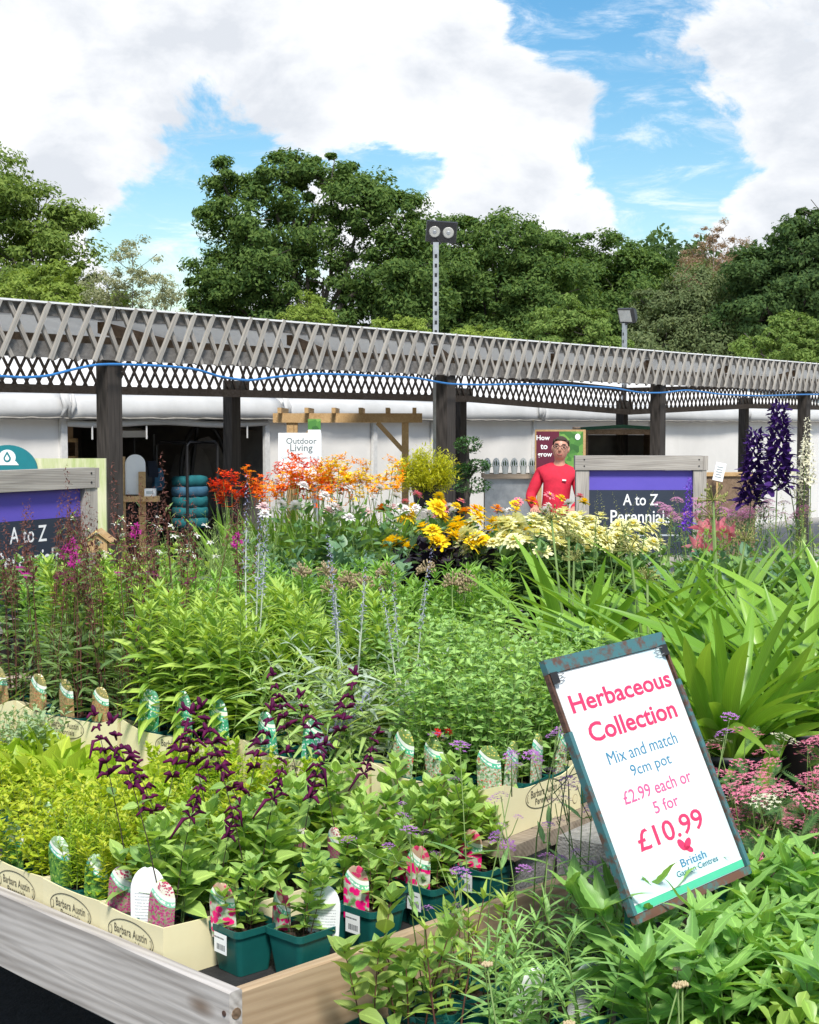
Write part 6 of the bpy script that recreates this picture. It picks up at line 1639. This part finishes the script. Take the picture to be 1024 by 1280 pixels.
PNK = cluster_head(.04, 'fl_mauve', 34, .5, .2, 97)
rs = np.random.default_rng(380); g, lv, tips = stems(rs, 22, (.36, .46), .10, .35, 9, .06, 'alt', .1, (.3, .8), (1, .7), .002, base_z=.14); proto('mauve_mound', [gm(g, 'stems', 'stem_green'), stuff(lv, TLs, 'lf_hosta')], [('flower', PNK, face_m(p, (0, -.3, 1), .9, k)) for k, (p, d, H) in enumerate(tips)])
LILY = G(); lvv = Leaves()
for k in range(6): lvv.add((0, 0, 0), k * 1.047, .25 + .2 * (k % 2), 0, .075, k)
LILYM = lvv.join([leaf_t(.38, 'lance', 5, .12, .35)]).mesh('flower', 'fl_pink', True)
rs = np.random.default_rng(381); g, lv, tips = stems(rs, 3, (.36, .48), .03, .2, 12, .09, 'whorl', .1, (.1, .7), (1, .7), .004, base_z=.14); proto('lily', [gm(g, 'stems', 'stem_green'), stuff(lv, TLs, 'lf_fresh')], [('flower', LILYM, face_m(p + np.array((.03 * q, -.02, .01 * q)), (.4 * q, -.9, .3), 1, q)) for (p, d, H) in tips for q in (-1, 1)])
# golden shrub and clipped topiary
rs = np.random.default_rng(382); lv = Leaves(); g = G()
for k in range(85):
    d = rs.normal(0, 1, 3); d[2] = abs(d[2]); d /= np.linalg.norm(d); e = d * np.array((.22, .22, .22)) * rs.uniform(.85, 1.1) + np.array((0, 0, .18)); g.tube([(0, 0, .15), tuple(e * .5 + np.array((0, 0, .08))), tuple(e)], [.004, .0025, .0015], 4, cap=False)
    for j in range(70): lv.add(e * (.55 + .47 * rs.random()) + rs.normal(0, .022, 3) + np.array((0, 0, .05)) * rs.random(), rs.uniform(0, 6.28), rs.uniform(0, 1.3), 0, rs.uniform(.026, .046), j)
proto('gold_shrub', [gm(g, 'stems', 'stem_green'), stuff(lv, TLs, 'lf_goldshrub')])
# ------------------------------------------------------------------ planting
rp = random.Random(21)
ORD = ['first', 'second', 'third', 'fourth', 'fifth', 'sixth', 'seventh', 'eighth', 'ninth', 'tenth', 'eleventh', 'twelfth', 'thirteenth', 'fourteenth', 'fifteenth', 'sixteenth', 'seventeenth', 'eighteenth', 'nineteenth', 'twentieth', 'twenty-first', 'twenty-second', 'twenty-third', 'twenty-fourth']
ROW = ['front', 'second', 'third', 'fourth', 'fifth', 'sixth', 'seventh', 'eighth']
POTX = [('pot', POT, Matrix.Identity(4)), ('soil', SOIL, Matrix.Identity(4))]
RPOTX = [('pot', RPOT, Matrix.Identity(4)), ('soil', RSOIL, Matrix.Identity(4))]
BPOTX = [('pot', BPOT, Matrix.Identity(4)), ('soil', BSOIL, Matrix.Identity(4))]
def tagx(kind, x, y, z=.075, rz=0.0, lean=0.0, tip=0.0, sc=1.0):
    return ('plant_label', TAGS[kind], Matrix.Translation((x, y, z)) @ Matrix.Rotation(rz, 4, 'Z') @ Matrix.Rotation(lean, 4, 'X') @ Matrix.Rotation(tip, 4, 'Y') @ Matrix.Scale(sc, 4))
def stick(rz=-math.pi / 2): return ('price_sticker', STICK, Matrix.Rotation(rz, 4, 'Z') @ Matrix.Translation((0, -.0592, .045)))
BRZ = math.atan2(RD.y, RD.x)                            # bench x axis
TRZ = math.atan2(R2.y, R2.x)
def on_bench(x, y): return bpt(x, y, SURF + .001)
def on_tier(x, y): p = TF @ Vector((x, y, 0)); return Vector((p.x, p.y, .7245))
LEFT = -math.pi / 2                                      # turns a label to face along -x of the bench
INV = BF.inverted()
# pots along the right edge board, by the near corner of each rim
specs = [((299, 1168), 'salvia_young', 'green pot of young salvia standing right at the bench corner', 'pink', 0), ((373, 1174), 'salvia_young', 'green pot of salvia with a white back label by the edge board', 'white', 1),
         ((464, 1143), 'salvia_young', 'green pot with pink label and price sticker, third from the bench corner', 'pink', 2), ((541, 1115), 'salvia_young', 'green pot with pink label and sticker, fourth from the bench corner', 'pink', 3),
         ((606, 1092), 'salvia_young', 'green pot with pink label, last in the row beside the price board', 'pink', 0)]
for i, ((u, v), key, lab, tg, var) in enumerate(specs):
    c = INV @ at_z(u, v, SURF + PZ)
    ex = list(POTX)
    if tg == 'white': ex += [tagx('white', .030, -.030, .06, LEFT * .55, .06, .06)]
    else: ex += [tagx('pink', -.040, .008 if i else .012, .072, LEFT * .62, .05, -.05 + .03 * i), stick()]
    if i in (1, 3): ex += [tagx('pink', -.02, .042, .06, LEFT, .05, .1)]
    plant(key, 'potted_salvia', lab, 'potted plant', on_bench(c.x + .056, c.y + .056), BRZ + rp.uniform(-.07, .07), .86, 'salvias in green pots along the edge board', ex, var=var)
# tray by the corner: purple salvias, two by four
for i in range(4):
    for j in range(2):
        ex = list(POTX); ty = TRAYS1[0][0]
        if i == 0: ex += [tagx('purple', -.042, -.012 if j == 0 else .02, .075, LEFT * .6, .05, .08)] + ([tagx('white', -.030, .040, .07, LEFT * .55, .02, .0, 1.08)] if j == 0 else [])
        if i == 0 and j == 0: lab = 'plum flowered salvia at the near corner of the front tray'
        elif i == 0: lab = 'plum flowered salvia at the left front of the corner tray'
        else: lab = 'plum salvia in the corner tray, %s row, %s side' % (ROW[i], ['right', 'left'][j])
        plant('salvia_plum', 'potted_salvia', lab, 'potted plant', on_bench(.034 + .066 + i * .1145, ty + .060 + j * .1135) + Vector((0, 0, .004)), BRZ + rp.uniform(-.1, .1) , rp.uniform(.92, 1.08), 'plum salvias in the corner tray', ex)
for k in (1, 2):
    for i in range(4):
        for j in range(2):
            ex = list(POTX)
            if i == 0 and j == (0 if k == 1 else 1): ex += [tagx('green', -.042, .0, .078, LEFT * .65, .03, .05)]
            if k == 1 and i == 0 and j == 1: ex += [tagx('green', -.042, .02, .085, LEFT * .7, .05, -.06, 1.05)]
            plant('gold_feather' if k == 1 else 'marjoram', 'potted_golden_herb', ['feathery lime plant in the second tray from the corner, %s row, %s side' % (ROW[i], ['right', 'left'][j]), 'rounded golden herb in the tray at the left edge, %s row, %s side' % (ROW[i], ['right', 'left'][j])][k - 1], 'potted plant',
                  on_bench(.042 + .066 + i * .1145, TRAYS1[k][0] + .060 + j * .1135) + Vector((0, 0, .004)), BRZ + rp.uniform(-.1, .1) + (rp.choice((0, 1.5708)) if len(ex) == 2 else 0), rp.uniform(.92, 1.1), ['feathery lime plants in the second tray', 'golden herbs in the third tray'][k - 1], ex)
# loose pots behind the trays and between trays and the edge board
def tier_x(y): return .91 - .142 * (y - .108) / .99
n = 0
for i in range(8):
    for j in range(24):
        x, y = .335 + i * .117 + rp.uniform(-.006, .006), .19 + j * .113 + rp.uniform(-.006, .006)
        if x > tier_x(y) - .075 or y > 2.6: continue
        if y > .2 and x < .575 and y < 1.03: continue
        if x < .56 and y < .93 and y < .26: pass
        if y < .28 and x < .34: continue
        ex = list(POTX)
        if y < .62: key, lab, gr = ('salvia_young' if y < .32 else 'salvia_plum'), ('leafy salvia loose behind the edge board pots' if y < .32 else 'plum spiked salvia loose behind the front trays'), ('loose leafy salvias' if y < .32 else 'loose plum salvias')
        elif x > .75 - .0 * y and y < 1.15: key, lab, gr = 'salvia_plum', 'plum spiked salvia loose behind the front trays', 'loose plum salvias'
        elif y > .95 and x < tier_x(y) - (.12 if y < 1.7 else .19): key, lab, gr = 'lime_rosette' if (y < 1.75 and x > .36) else 'marjoram', '', ''
        elif y >= 1.25 and x >= tier_x(y) - .2: key, lab, gr = 'grey_mint', 'grey green mint before the raised shelf', 'grey green mints'
        else: key, lab, gr = 'gold_feather', 'feathery golden plant loose behind the front trays', 'loose golden plants'
        if key == 'lime_rosette': lab, gr = 'upright lime leaved plant behind the golden herbs', 'lime leaved plants'
        if key == 'marjoram': lab, gr = 'low golden herb at the far left', 'loose golden herbs'
        lab = lab + ', %s row, %s from the edge board' % (ROW[i], ORD[j])
        if rp.random() < .35: ex.append(tagx({'salvia_young': 'pink', 'salvia_plum': 'purple', 'lime_rosette': 'green', 'marjoram': 'green', 'gold_feather': 'green', 'grey_mint': 'teal'}[key], -.044, rp.uniform(-.02, .02), .07, LEFT, .05, rp.uniform(-.1, .1), .9))
        plant(key, 'potted_' + {'salvia_young': 'salvia', 'salvia_plum': 'salvia', 'lime_rosette': 'lime_plant', 'marjoram': 'golden_herb', 'gold_feather': 'golden_plant', 'grey_mint': 'mint'}[key], lab, 'potted plant', on_bench(x, y), BRZ + rp.uniform(-.12, .12), rp.uniform(.9, 1.1), gr, ex)
# raised shelf: five trays
SCAR = dahlia_head(.013, 'fl_scarlet', 'fl_scarlet', 2, 6)
def fill_tray(y0, ln, key, nm, lab, gr, tg, rows=3, tag_p=.9, hs=(.9, 1.1), back=None):
    nj = int(ln / .117)
    for j in range(nj):
        for i in range(rows):
            y = y0 + .008 + (ln - .016) * (j + .5) / nj; ex = list(POTX)
            if i == 0 and rp.random() < tag_p: ex.append(tagx(tg, -.044, rp.uniform(-.018, .018), .088, LEFT * rp.uniform(.65, 1.05), .06, rp.uniform(-.16, .16), rp.uniform(1.0, 1.25)))
            if key == 'mint_salvia' and i == 0 and j == 1: ex += [('flower', SCAR, Matrix.Translation((-.055, .0, .225)) @ Matrix.Rotation(1.2, 4, 'X')), ('flower', SCAR, Matrix.Translation((-.052, -.03, .23)) @ Matrix.Rotation(.9, 4, 'Y'))]
            if key == 'mint_salvia' and j == 0: ex.append(tagx('red', .0, -.046, .088, 0.0, .06, rp.uniform(-.05, .05), 1.1))
            lab2 = lab + ', %s row, %s from the right' % (ROW[i], ORD[j])
            plant(key, nm, lab2, 'potted plant', on_tier(.006 + .058 + i * .116, y), TRZ + rp.uniform(-.1, .1), rp.uniform(*hs), gr, ex)
fill_tray(.0, .40, 'mint_salvia', 'potted_salvia', 'small leaved salvia in the near shelf tray', 'small leaved salvias in the near tray', 'red')
fill_tray(.425, .42, 'pale_grass', 'potted_grass', 'pale narrow leaved plant in the second shelf tray', 'pale plants in the second shelf tray', 'teal')
fill_tray(.87, .46, 'phlox', 'potted_phlox', 'bright green phlox in the middle shelf tray', 'phlox in the shelf tray', 'teal', tag_p=1.0)
fill_tray(1.345, .46, 'lobelia', 'potted_lobelia', 'dark budded lobelia in the fourth shelf tray', 'lobelias in the shelf tray', 'brown', tag_p=1.0, hs=(.9, 1.08))
fill_tray(1.82, .30, 'lobelia', 'potted_lobelia', 'dark budded lobelia in the leftmost shelf tray', 'lobelias at the left edge', 'brown')
# second row of pots on the raised shelf, behind the trays
for j in range(18):
    for i in range(2):
        y = .06 + j * .118; x = .43 + i * .118
        if y < .75: key, nm, lab, gr = 'mint_salvia', 'potted_salvia', 'small leaved salvia loose behind the shelf trays', 'loose small leaved salvias'
        elif y < 1.3: key, nm, lab, gr = 'phlox', 'potted_phlox', 'bright green phlox loose behind the shelf trays', 'loose phlox on the shelf'
        elif (j + i) % 2: key, nm, lab, gr = 'phlox', 'potted_phlox', 'bright green phlox among the loose lobelias', 'phlox among the lobelias'
        else: key, nm, lab, gr = 'lobelia', 'potted_lobelia', 'dark budded lobelia loose behind the shelf trays', 'loose lobelias on the shelf'
        lab += ', %s row, %s from the right' % (['nearer', 'farther'][i], ORD[j])
        plant(key, nm, lab, 'potted plant', on_tier(x, y) - Vector((0, 0, .0045)), TRZ + rp.uniform(-.1, .1), rp.uniform(.92, 1.12), gr, POTX)
for k, (x, y, lab, s) in enumerate([(-.095, 1.015, 'silver stemmed perovskia rising before the bright green phlox', 1.10), (-.04, .705, 'silver stemmed perovskia right of the bright green phlox', 1.02), (.02, .52, 'short silver stemmed perovskia beside the small leaved salvia', .85)]):
    plant('perovskia', 'potted_perovskia', lab, 'potted plant', on_tier(x + .3, y), 1.0 + k * 2, s, 'silver perovskias', POTX)
# a board of planks under those two, part of the shelf
board('plank', (.627, .8, .682), (.785, 1.6, .719), 'wood_plank', tier)
SPI = spike_mesh(.16, .011, 'fl_lavender', 40, 3, .8, 99, taper=.3)
g = G(); t = plant('pale_grass', 'potted_veronica', 'lavender spike leaning out over the purple salvias', 'potted plant', on_tier(.30, .29), 0.0, .8, None, POTX)
link('flower_spike', SPI, t, None, Matrix.Translation((-.06, -.04, .13)) @ Matrix.Rotation(.75, 4, 'Y') @ Matrix.Scale(1.55, 4))
t.location = on_tier(.063, .555)

# agapanthus in black pots at right
agapanthus('aga_a', 56, (.40, .66), 401, [(.03, -.02, .60, 1.0), (-.06, .05, .52, .9), (.08, .02, .66, 1.1)])
agapanthus('aga_b', 58, (.42, .70), 402, (), .05, .55)
agapanthus('aga_c', 54, (.40, .64), 403, [(-.10, .0, .50, 1.0), (.02, .03, .40, .8)])
AG = [('aga_b', 915, 4.05, 'agapanthus in a black pot just right of the price board', .95), ('aga_b', 1000, 4.35, 'agapanthus in a black pot at the right edge', .95), ('aga_a', 715, 4.95, 'agapanthus clump with tall seed heads left of centre', .92), ('aga_c', 815, 4.75, 'agapanthus clump behind the top of the price board', 1.02), ('aga_b', 1075, 4.75, 'agapanthus clump leaning in from the right', 1.0), ('aga_a', 905, 5.0, 'agapanthus clump at the back under the purple spikes', 1.0)]
AGZ = .64
for key, u, Y, lab, s in AG:
    x = (u - CU) / 1853 * Y; l = INV @ Vector((x, Y, 0)); on = (.05 < l.x < BX - .1 and .05 < l.y)
    if on: part('riser', G().box((l.x - .16, l.y - .16 if l.y > .2 else .035, SURF + .0005), (l.x + .16, l.y + .16, AGZ - .001)), 'wood_plank', bench)
    plant(key, 'potted_agapanthus', lab, 'potted plant', (x, Y, AGZ if on else .601), rp.uniform(0, 6), s, 'agapanthus in black pots', BPOTX)
# the step that carries the pots standing off the foreground bench
table('display_bench', 'low plank bench under the agapanthus at right', .62, 4.45, 3.2, 4.98, .60)

# yarrow behind the price board
for k, (u, Y) in enumerate([(925, 3.34), (985, 3.30), (1045, 3.30), (955, 3.52), (1015, 3.52), (1080, 3.5), (900, 3.55)]):
    plant('yarrow', 'potted_yarrow', ['pink yarrow close behind the right edge of the price board', 'pink yarrow in the middle of the clump right of the price board', 'pink yarrow cut by the right edge, front row', 'pink yarrow in the back row below the black pots', 'pink yarrow in the back row near the right edge', 'pink yarrow in the back row past the right edge', 'pink yarrow in the back row touching the price board'][k], 'potted plant', ((u - CU) / 1853 * Y, Y, NZ + .001), rp.uniform(0, 6), rp.uniform(1.12, 1.3), 'pink yarrows', POTX)
# verbena wands in front of the edge board
for k, (x, y, s) in enumerate([(.52, -.16, .95), (.66, -.17, 1.0), (.80, -.20, .95), (1.05, -.30, .95), (.40, -.15, .8), (.60, -.24, .9), (.74, -.28, .85)]):
    plant('verbena', 'potted_verbena', ['purple verbena on wiry stems just left of the price board', 'purple verbena touching the left edge of the price board', 'purple verbena rising behind the price board', 'purple verbena showing at the right edge of the price board', 'short purple verbena in front of the edge board', 'purple verbena between the edge board and the price board', 'purple verbena at the lower left of the price board'][k], 'potted plant', bpt(x, y, NZ + .001), rp.uniform(0, 6), s, 'purple verbenas', POTX)
# leafy foreground
for k, (x, y, s) in enumerate([(.24, -.14, .95), (.33, -.26, .95), (.42, -.14, .8), (.36, -.15, .8), (.52, -.13, .8), (.62, -.12, .85), (.30, -.20, .85)]):
    plant('penstemon', 'potted_penstemon', ['broad leaved shoots in front of the bench corner', 'leafy shoots at the bottom edge left of centre', 'narrow leaved shoots in front of the edge board', 'leafy shoots against the warm edge board', 'leafy shoots against the edge board below the third green pot', 'leafy shoots against the edge board below the fifth green pot', 'bright shoots at the bottom edge right of the corner'][k], 'potted plant', bpt(x, y, NZ + .001), rp.uniform(0, 6), s * 1.05, 'leafy shoots before the edge board', POTX, var=0 if k in (0, 6) else k)
for k, (x, y) in enumerate([(.30, -.40), (.42, -.40), (.52, -.30), (.44, -.54), (.62, -.36)]):
    plant('narrow', 'potted_aster', ['slender leaved plant at the bottom edge left of centre', 'slender leaved plant at the bottom centre', 'slender leaved plant left of the price board', 'slender leaved plant low at the bottom middle', 'slender leaved plant at the foot of the price board'][k], 'potted plant', bpt(x, y, NZ + .001), rp.uniform(0, 6), rp.uniform(.85, 1.0), 'slender leaved plants', POTX)
    if k in (2, 4): link('plant_label', TAGS['white'], bpy.data.objects[-1] if False else COL.objects[-1].parent, None, Matrix.Translation((-.05, 0, .10)) @ Matrix.Rotation(-.9, 4, 'Z') @ Matrix.Rotation(.25, 4, 'X') @ Matrix.Scale(.95, 4))
dz = 0
DPOS = [(.62, -.66), (.75, -.64), (.88, -.66), (1.0, -.68), (.56, -.78), (.69, -.78), (.82, -.80), (.95, -.82), (1.10, -.78), (.50, -.66), (.60, -.92), (.74, -.93), (.88, -.95), (1.02, -.96), (1.16, -.94), (.66, -.50), (1.14, -.62), (1.26, -.72)]
for k, (x, y) in enumerate(DPOS):
    plant('daisy', 'potted_daisy', 'toothed leaf daisy below the price board, %s from the left in the %s row' % (ORD[sum(1 for a, b in DPOS if abs(b - y) < .07 and a < x)], 'back' if y > -.60 else 'upper' if y > -.72 else 'middle' if y > -.86 else 'front'), 'potted plant', bpt(x, y, NZ + .001), rp.uniform(0, 6), rp.uniform(.95, 1.12), 'daisies below the price board', POTX)
for k, (u, v, z) in enumerate([(637, 1190, .80), (732, 1262, .74), (855, 1232, .76), (805, 1237, .75), (790, 1277, .73)]):
    p = at_z(u, v, z); l = INV @ p
    plant('scabious', 'potted_scabious', ['cream button flower standing left of the price board foot', 'cream button flower at the bottom centre', 'cream button flower below the price board corner', 'cream button flower in the middle of the daisies', 'cream button flower cut by the bottom edge'][k], 'potted plant', (p.x, p.y, NZ + .001), rp.uniform(0, 6), 1.0, 'cream button flowers', POTX)
for k, (u, v, lab) in enumerate([(985, 1205, 'pale fleshy sedum at the bottom right corner'), (1010, 1270, 'pale fleshy sedum cut by the bottom right corner'), (900, 1285, 'pale fleshy sedum at the bottom edge right of centre')]):
    p = at_z(u, v, .72); plant('sedum', 'potted_sedum', lab, 'potted plant', (p.x, p.y, NZ + .001 + (.07, .05, .02)[k]), rp.uniform(0, 6), 1.15, 'pale sedums', POTX)
    o = part('block', G().box((p.x - .06, p.y - .06, NZ + .0005), (p.x + .06, p.y + .06, NZ + (.0705, .0505, .0205)[k])), 'stone_block', None)
    o.name = 'stone_block'; tag(o, ['flat stone block under the corner sedum', 'flat stone block under the bottom right sedum', 'flat stone block under the bottom edge sedum'][k], 'block')

# middle distance, by column of the photograph and distance along the benches
def mid(key, nm, lab, u, Y, s=1.0, group=None, z=.601, cat='potted plant', rz=None, var=None):
    return plant(key, nm, lab, cat, ((u - CU) / 1853 * Y, Y, z), rp.uniform(0, 6) if rz is None else rz, s, group, RPOTX, var=var)
for Y, us in ((5.70, (60, 115, 175, 235, 295, 355, 415, 475, 535, 595)), (5.98, (85, 145, 205, 265, 325, 385, 445, 505, 565, 625)), (6.28, (330, 390, 450))):
    for q, u in enumerate(us): mid('green_phlox', 'potted_phlox', 'bushy fresh green phlox in the middle distance, %s row, %s from the left' % ('front' if Y < 5.8 else 'second' if Y < 6.1 else 'third', ORD[q]), u + rp.uniform(-8, 8), Y, rp.uniform(.95, 1.12), 'fresh green phlox')
for q, (u, Y) in enumerate(sorted(((215, 6.35), (255, 6.3), (295, 6.4), (240, 6.7), (285, 6.75), (320, 6.7)))): mid('feathery', 'potted_gaura', 'airy fine leaved plant with upright stems before the crocosmias, %s from the left' % ORD[q], u, Y, rp.uniform(.85, 1.0), 'airy fine leaved plants')
for q, (u, Y) in enumerate(sorted(((160, 6.75), (195, 6.9), (120, 6.9), (215, 7.0)))): mid('nicotiana', 'potted_tobacco', 'pale green plant with white flowers in front of the marquee opening, %s from the left' % ORD[q], u, Y, rp.uniform(.95, 1.05), 'white flowered plants')
for q, (u, Y) in enumerate(sorted(((60, 6.5), (20, 6.6), (100, 6.4)))): mid('leafy', 'potted_shrub', 'green leafy plant below the left sign, %s from the left' % ORD[q], u, Y, 1.0, 'leafy plants below the left sign')
for q, (u, Y) in enumerate(sorted(((350, 6.75), (390, 6.8), (425, 6.75), (465, 6.8)))): mid('broad', 'potted_shrub', 'dark broad leaved plant below the white dahlias, %s from the left' % ORD[q], u, Y, rp.uniform(.95, 1.1), 'dark broad leaved plants')
for q, (u, Y, k) in enumerate(sorted(((290, 8.3, 'croco_red'), (335, 8.1, 'croco_orange'), (360, 8.4, 'croco_red'), (385, 8.2, 'croco_orange'), (415, 8.4, 'croco_yellow'), (445, 8.6, 'croco_yellow'), (475, 8.8, 'croco_yellow'), (400, 8.7, 'croco_orange')))):
    mid(k, 'potted_crocosmia', {'croco_red': 'red flowered crocosmia with sword leaves below the Outdoor Living sign', 'croco_orange': 'orange flowered crocosmia among the red and yellow ones', 'croco_yellow': 'amber yellow crocosmia right of the orange ones'}[k] + ', %s crocosmia from the left' % ORD[q], u, Y, rp.uniform(.86, .95), {'croco_red': 'red crocosmias', 'croco_orange': 'orange crocosmias', 'croco_yellow': 'amber crocosmias'}[k])
for q, (u, Y) in enumerate(sorted(((355, 7.65), (400, 7.7), (445, 7.6), (480, 7.8), (520, 8.2)))): mid('dahlia_white', 'potted_dahlia', 'white and blush dahlia in front of the crocosmias, %s from the left' % ORD[q], u, Y, rp.uniform(.92, 1.05), 'white dahlias')
for q, (u, Y) in enumerate(sorted(((515, 7.62), (550, 7.6), (590, 7.75), (570, 7.95), (535, 7.9), (620, 8.0)))): mid('dahlia_dark', 'potted_dahlia', 'yellow dahlia with near black leaves in the middle, %s from the left' % ORD[q], u, Y, rp.uniform(1.05, 1.2), 'yellow dahlias with dark leaves')
for q, (u, Y) in enumerate(sorted(((615, 7.58), (650, 7.62), (690, 7.6), (730, 7.58), (765, 7.62), (670, 7.85), (715, 7.85), (755, 7.9), (795, 7.75)))): mid('dahlia_lemon', 'potted_dahlia', 'pale lemon dahlia left of the right sign, %s from the left' % ORD[q], u, Y, rp.uniform(1.0, 1.15), 'lemon dahlias')
for q, (u, Y) in enumerate(sorted(((500, 8.8), (540, 8.9), (580, 8.8), (620, 8.7), (655, 8.6), (560, 9.3), (610, 9.3), (660, 9.2), (700, 9.0), (520, 9.4)))): mid('dahlia_mixed', 'potted_dahlia', 'mixed colour dahlia behind the yellow and lemon ones, %s from the left' % ORD[q], u, Y, rp.uniform(.92, 1.05), 'mixed dahlias')
mid('gold_shrub', 'golden_shrub', 'round golden yellow shrub behind the dahlias', 533, 9.7, .88, z=1.162)
o = part('stone_block', G().box(((533 - CU) / 1853 * 9.7 - .12, 9.58, .6005), ((533 - CU) / 1853 * 9.7 + .12, 9.82, 1.1615)), 'stone_block', None); tag(o, 'grey stone block that lifts the golden shrub', 'block')
# taller clumps at right
for q, (u, Y) in enumerate(sorted(((840, 6.1), (880, 6.0), (930, 6.1), (975, 6.0), (1020, 6.1), (860, 6.5), (910, 6.5), (960, 6.5), (1010, 6.5)))): mid('broad' if int(u) % 3 else 'leafy', 'potted_shrub', 'dark leaved plant on the bench below the purple delphiniums, %s from the left' % ORD[q], u, Y, rp.uniform(.95, 1.1), 'dark leaved plants below the delphiniums')
for q, (u, Y) in enumerate(sorted(((790, 6.9), (825, 6.7), (870, 6.9), (925, 6.8), (965, 6.9), (1000, 6.7), (1030, 7.0), (750, 7.0)))): mid('green_spire', 'potted_perennial', 'light green plant with slender spires in front of the right sign, %s from the left' % ORD[q], u, Y, rp.uniform(.82, .95), 'light green spires')
mid('delphinium', 'potted_delphinium', 'dark purple delphinium, the bushier one left of the tall one', 938, 7.6, .98); mid('delphinium', 'potted_delphinium', 'tallest dark purple delphinium reaching the lattice', 972, 7.4, 1.10)
mid('larkspur', 'potted_larkspur', 'violet larkspur spike standing before the right hand sign', 850, 7.5, .92)
for q, (u, Y) in enumerate(sorted(((895, 8.3), (925, 8.4), (960, 8.5), (875, 8.6)))): mid('mauve_mound', 'potted_phlox', 'mauve flowered mound right of the A to Z sign, %s from the left' % ORD[q], u, Y, 1.1, 'mauve mounds')
mid('lily', 'potted_lily', 'pink lily in flower beside the sign post at right', 897, 7.0, .98)
for q, (u, Y) in enumerate(sorted(((1012, 8.3), (1030, 7.9)))): mid('plume', 'potted_astilbe', 'tall cream plumed plant at the right edge, %s from the left' % ORD[q], u, Y, 1.0, 'cream plumes')
for q, (u, Y) in enumerate(sorted(((690, 8.4), (730, 8.6), (770, 8.5)))): mid('leafy', 'potted_shrub', 'leafy green plant at the foot of the right hand sign, %s from the left' % ORD[q], u, Y, .95, 'leafy plants by the right sign')

for q, (u, Y) in enumerate(((385, 5.62), (450, 5.60), (512, 5.64), (568, 5.62))): mid('allium', 'potted_allium', 'straw coloured round seed heads among the phlox, %s group from the left' % ORD[q], u, Y, 1.0, 'dry seed heads')

# clipped cloud tree before the walkway post
Yt = 11.2; p = at_d(585, 600, Yt)
t = thing('topiary_tree', 'clipped cloud topiary with three dark green pads', 'topiary', (p.x, Yt, 0))
g = G(); g.tube([(0, 0, .3), (.02, 0, .8), (-.01, 0, 1.1), (0, 0, 1.45)], [.03, .028, .025, .015], 7); part('trunk', g, 'bark', t)
link('pot', BPOT, t, None, Matrix.Scale(1.5, 4)); link('soil', BSOIL, t, None, Matrix.Scale(1.5, 4))
rs = np.random.default_rng(500)
for (u, v, rx, rz_) in ((585, 557, 17, 11), (597, 583, 16, 8), (578, 590, 15, 8), (590, 608, 24, 10)):
    c = at_d(u, v, Yt) - Vector((p.x, Yt, 0)); k = Yt / F; lv = Leaves()
    for i in range(420):
        d = rs.normal(0, 1, 3); d /= np.linalg.norm(d); q = np.array(tuple(c)) + d * np.array((rx * k, rx * k, rz_ * k)) * rs.uniform(.75, 1.05); lv.add(q, rs.uniform(0, 6.28), rs.uniform(-.2, 1.2), 0, rs.uniform(.018, .034), i)
    o = link('leaf_pad', lv.join(TOs).mesh('leaf_pad', 'lf_topiary', True), t, 'stuff')
    g = G(); g.tube([(0, 0, c.z - .1), (c.x * .6, c.y * .5, c.z - .04), (c.x, c.y, c.z)], [.012, .01, .008], 5); part('branch', g, 'bark', t)
# the benches go on past the right edge of the picture
for q, (u, Y, key) in enumerate(((1090, 6.0, 'broad'), (1150, 6.1, 'leafy'), (1210, 6.0, 'broad'), (1075, 6.6, 'leafy'), (1130, 6.6, 'green_spire'), (1190, 6.6, 'broad'), (1090, 7.3, 'mauve_mound'), (1140, 7.5, 'leafy'))):
    mid(key, 'potted_shrub', 'leafy plant on the right bench beyond the delphiniums, %s of eight' % ORD[q], u, Y, 1.0, 'plants past the right edge')
for q, (x, y) in enumerate(((1.42, -.62), (1.55, -.66), (1.68, -.60), (1.40, -.80), (1.54, -.82), (1.68, -.80))):
    plant('yarrow' if q < 3 else 'daisy', 'potted_yarrow' if q < 3 else 'potted_daisy', ('pink yarrow' if q < 3 else 'toothed leaf daisy') + ' past the right edge, %s along the bench' % ORD[q % 3], 'potted plant', bpt(x, y, NZ + .001), rp.uniform(0, 6), 1.15, 'foreground plants past the right edge', POTX)
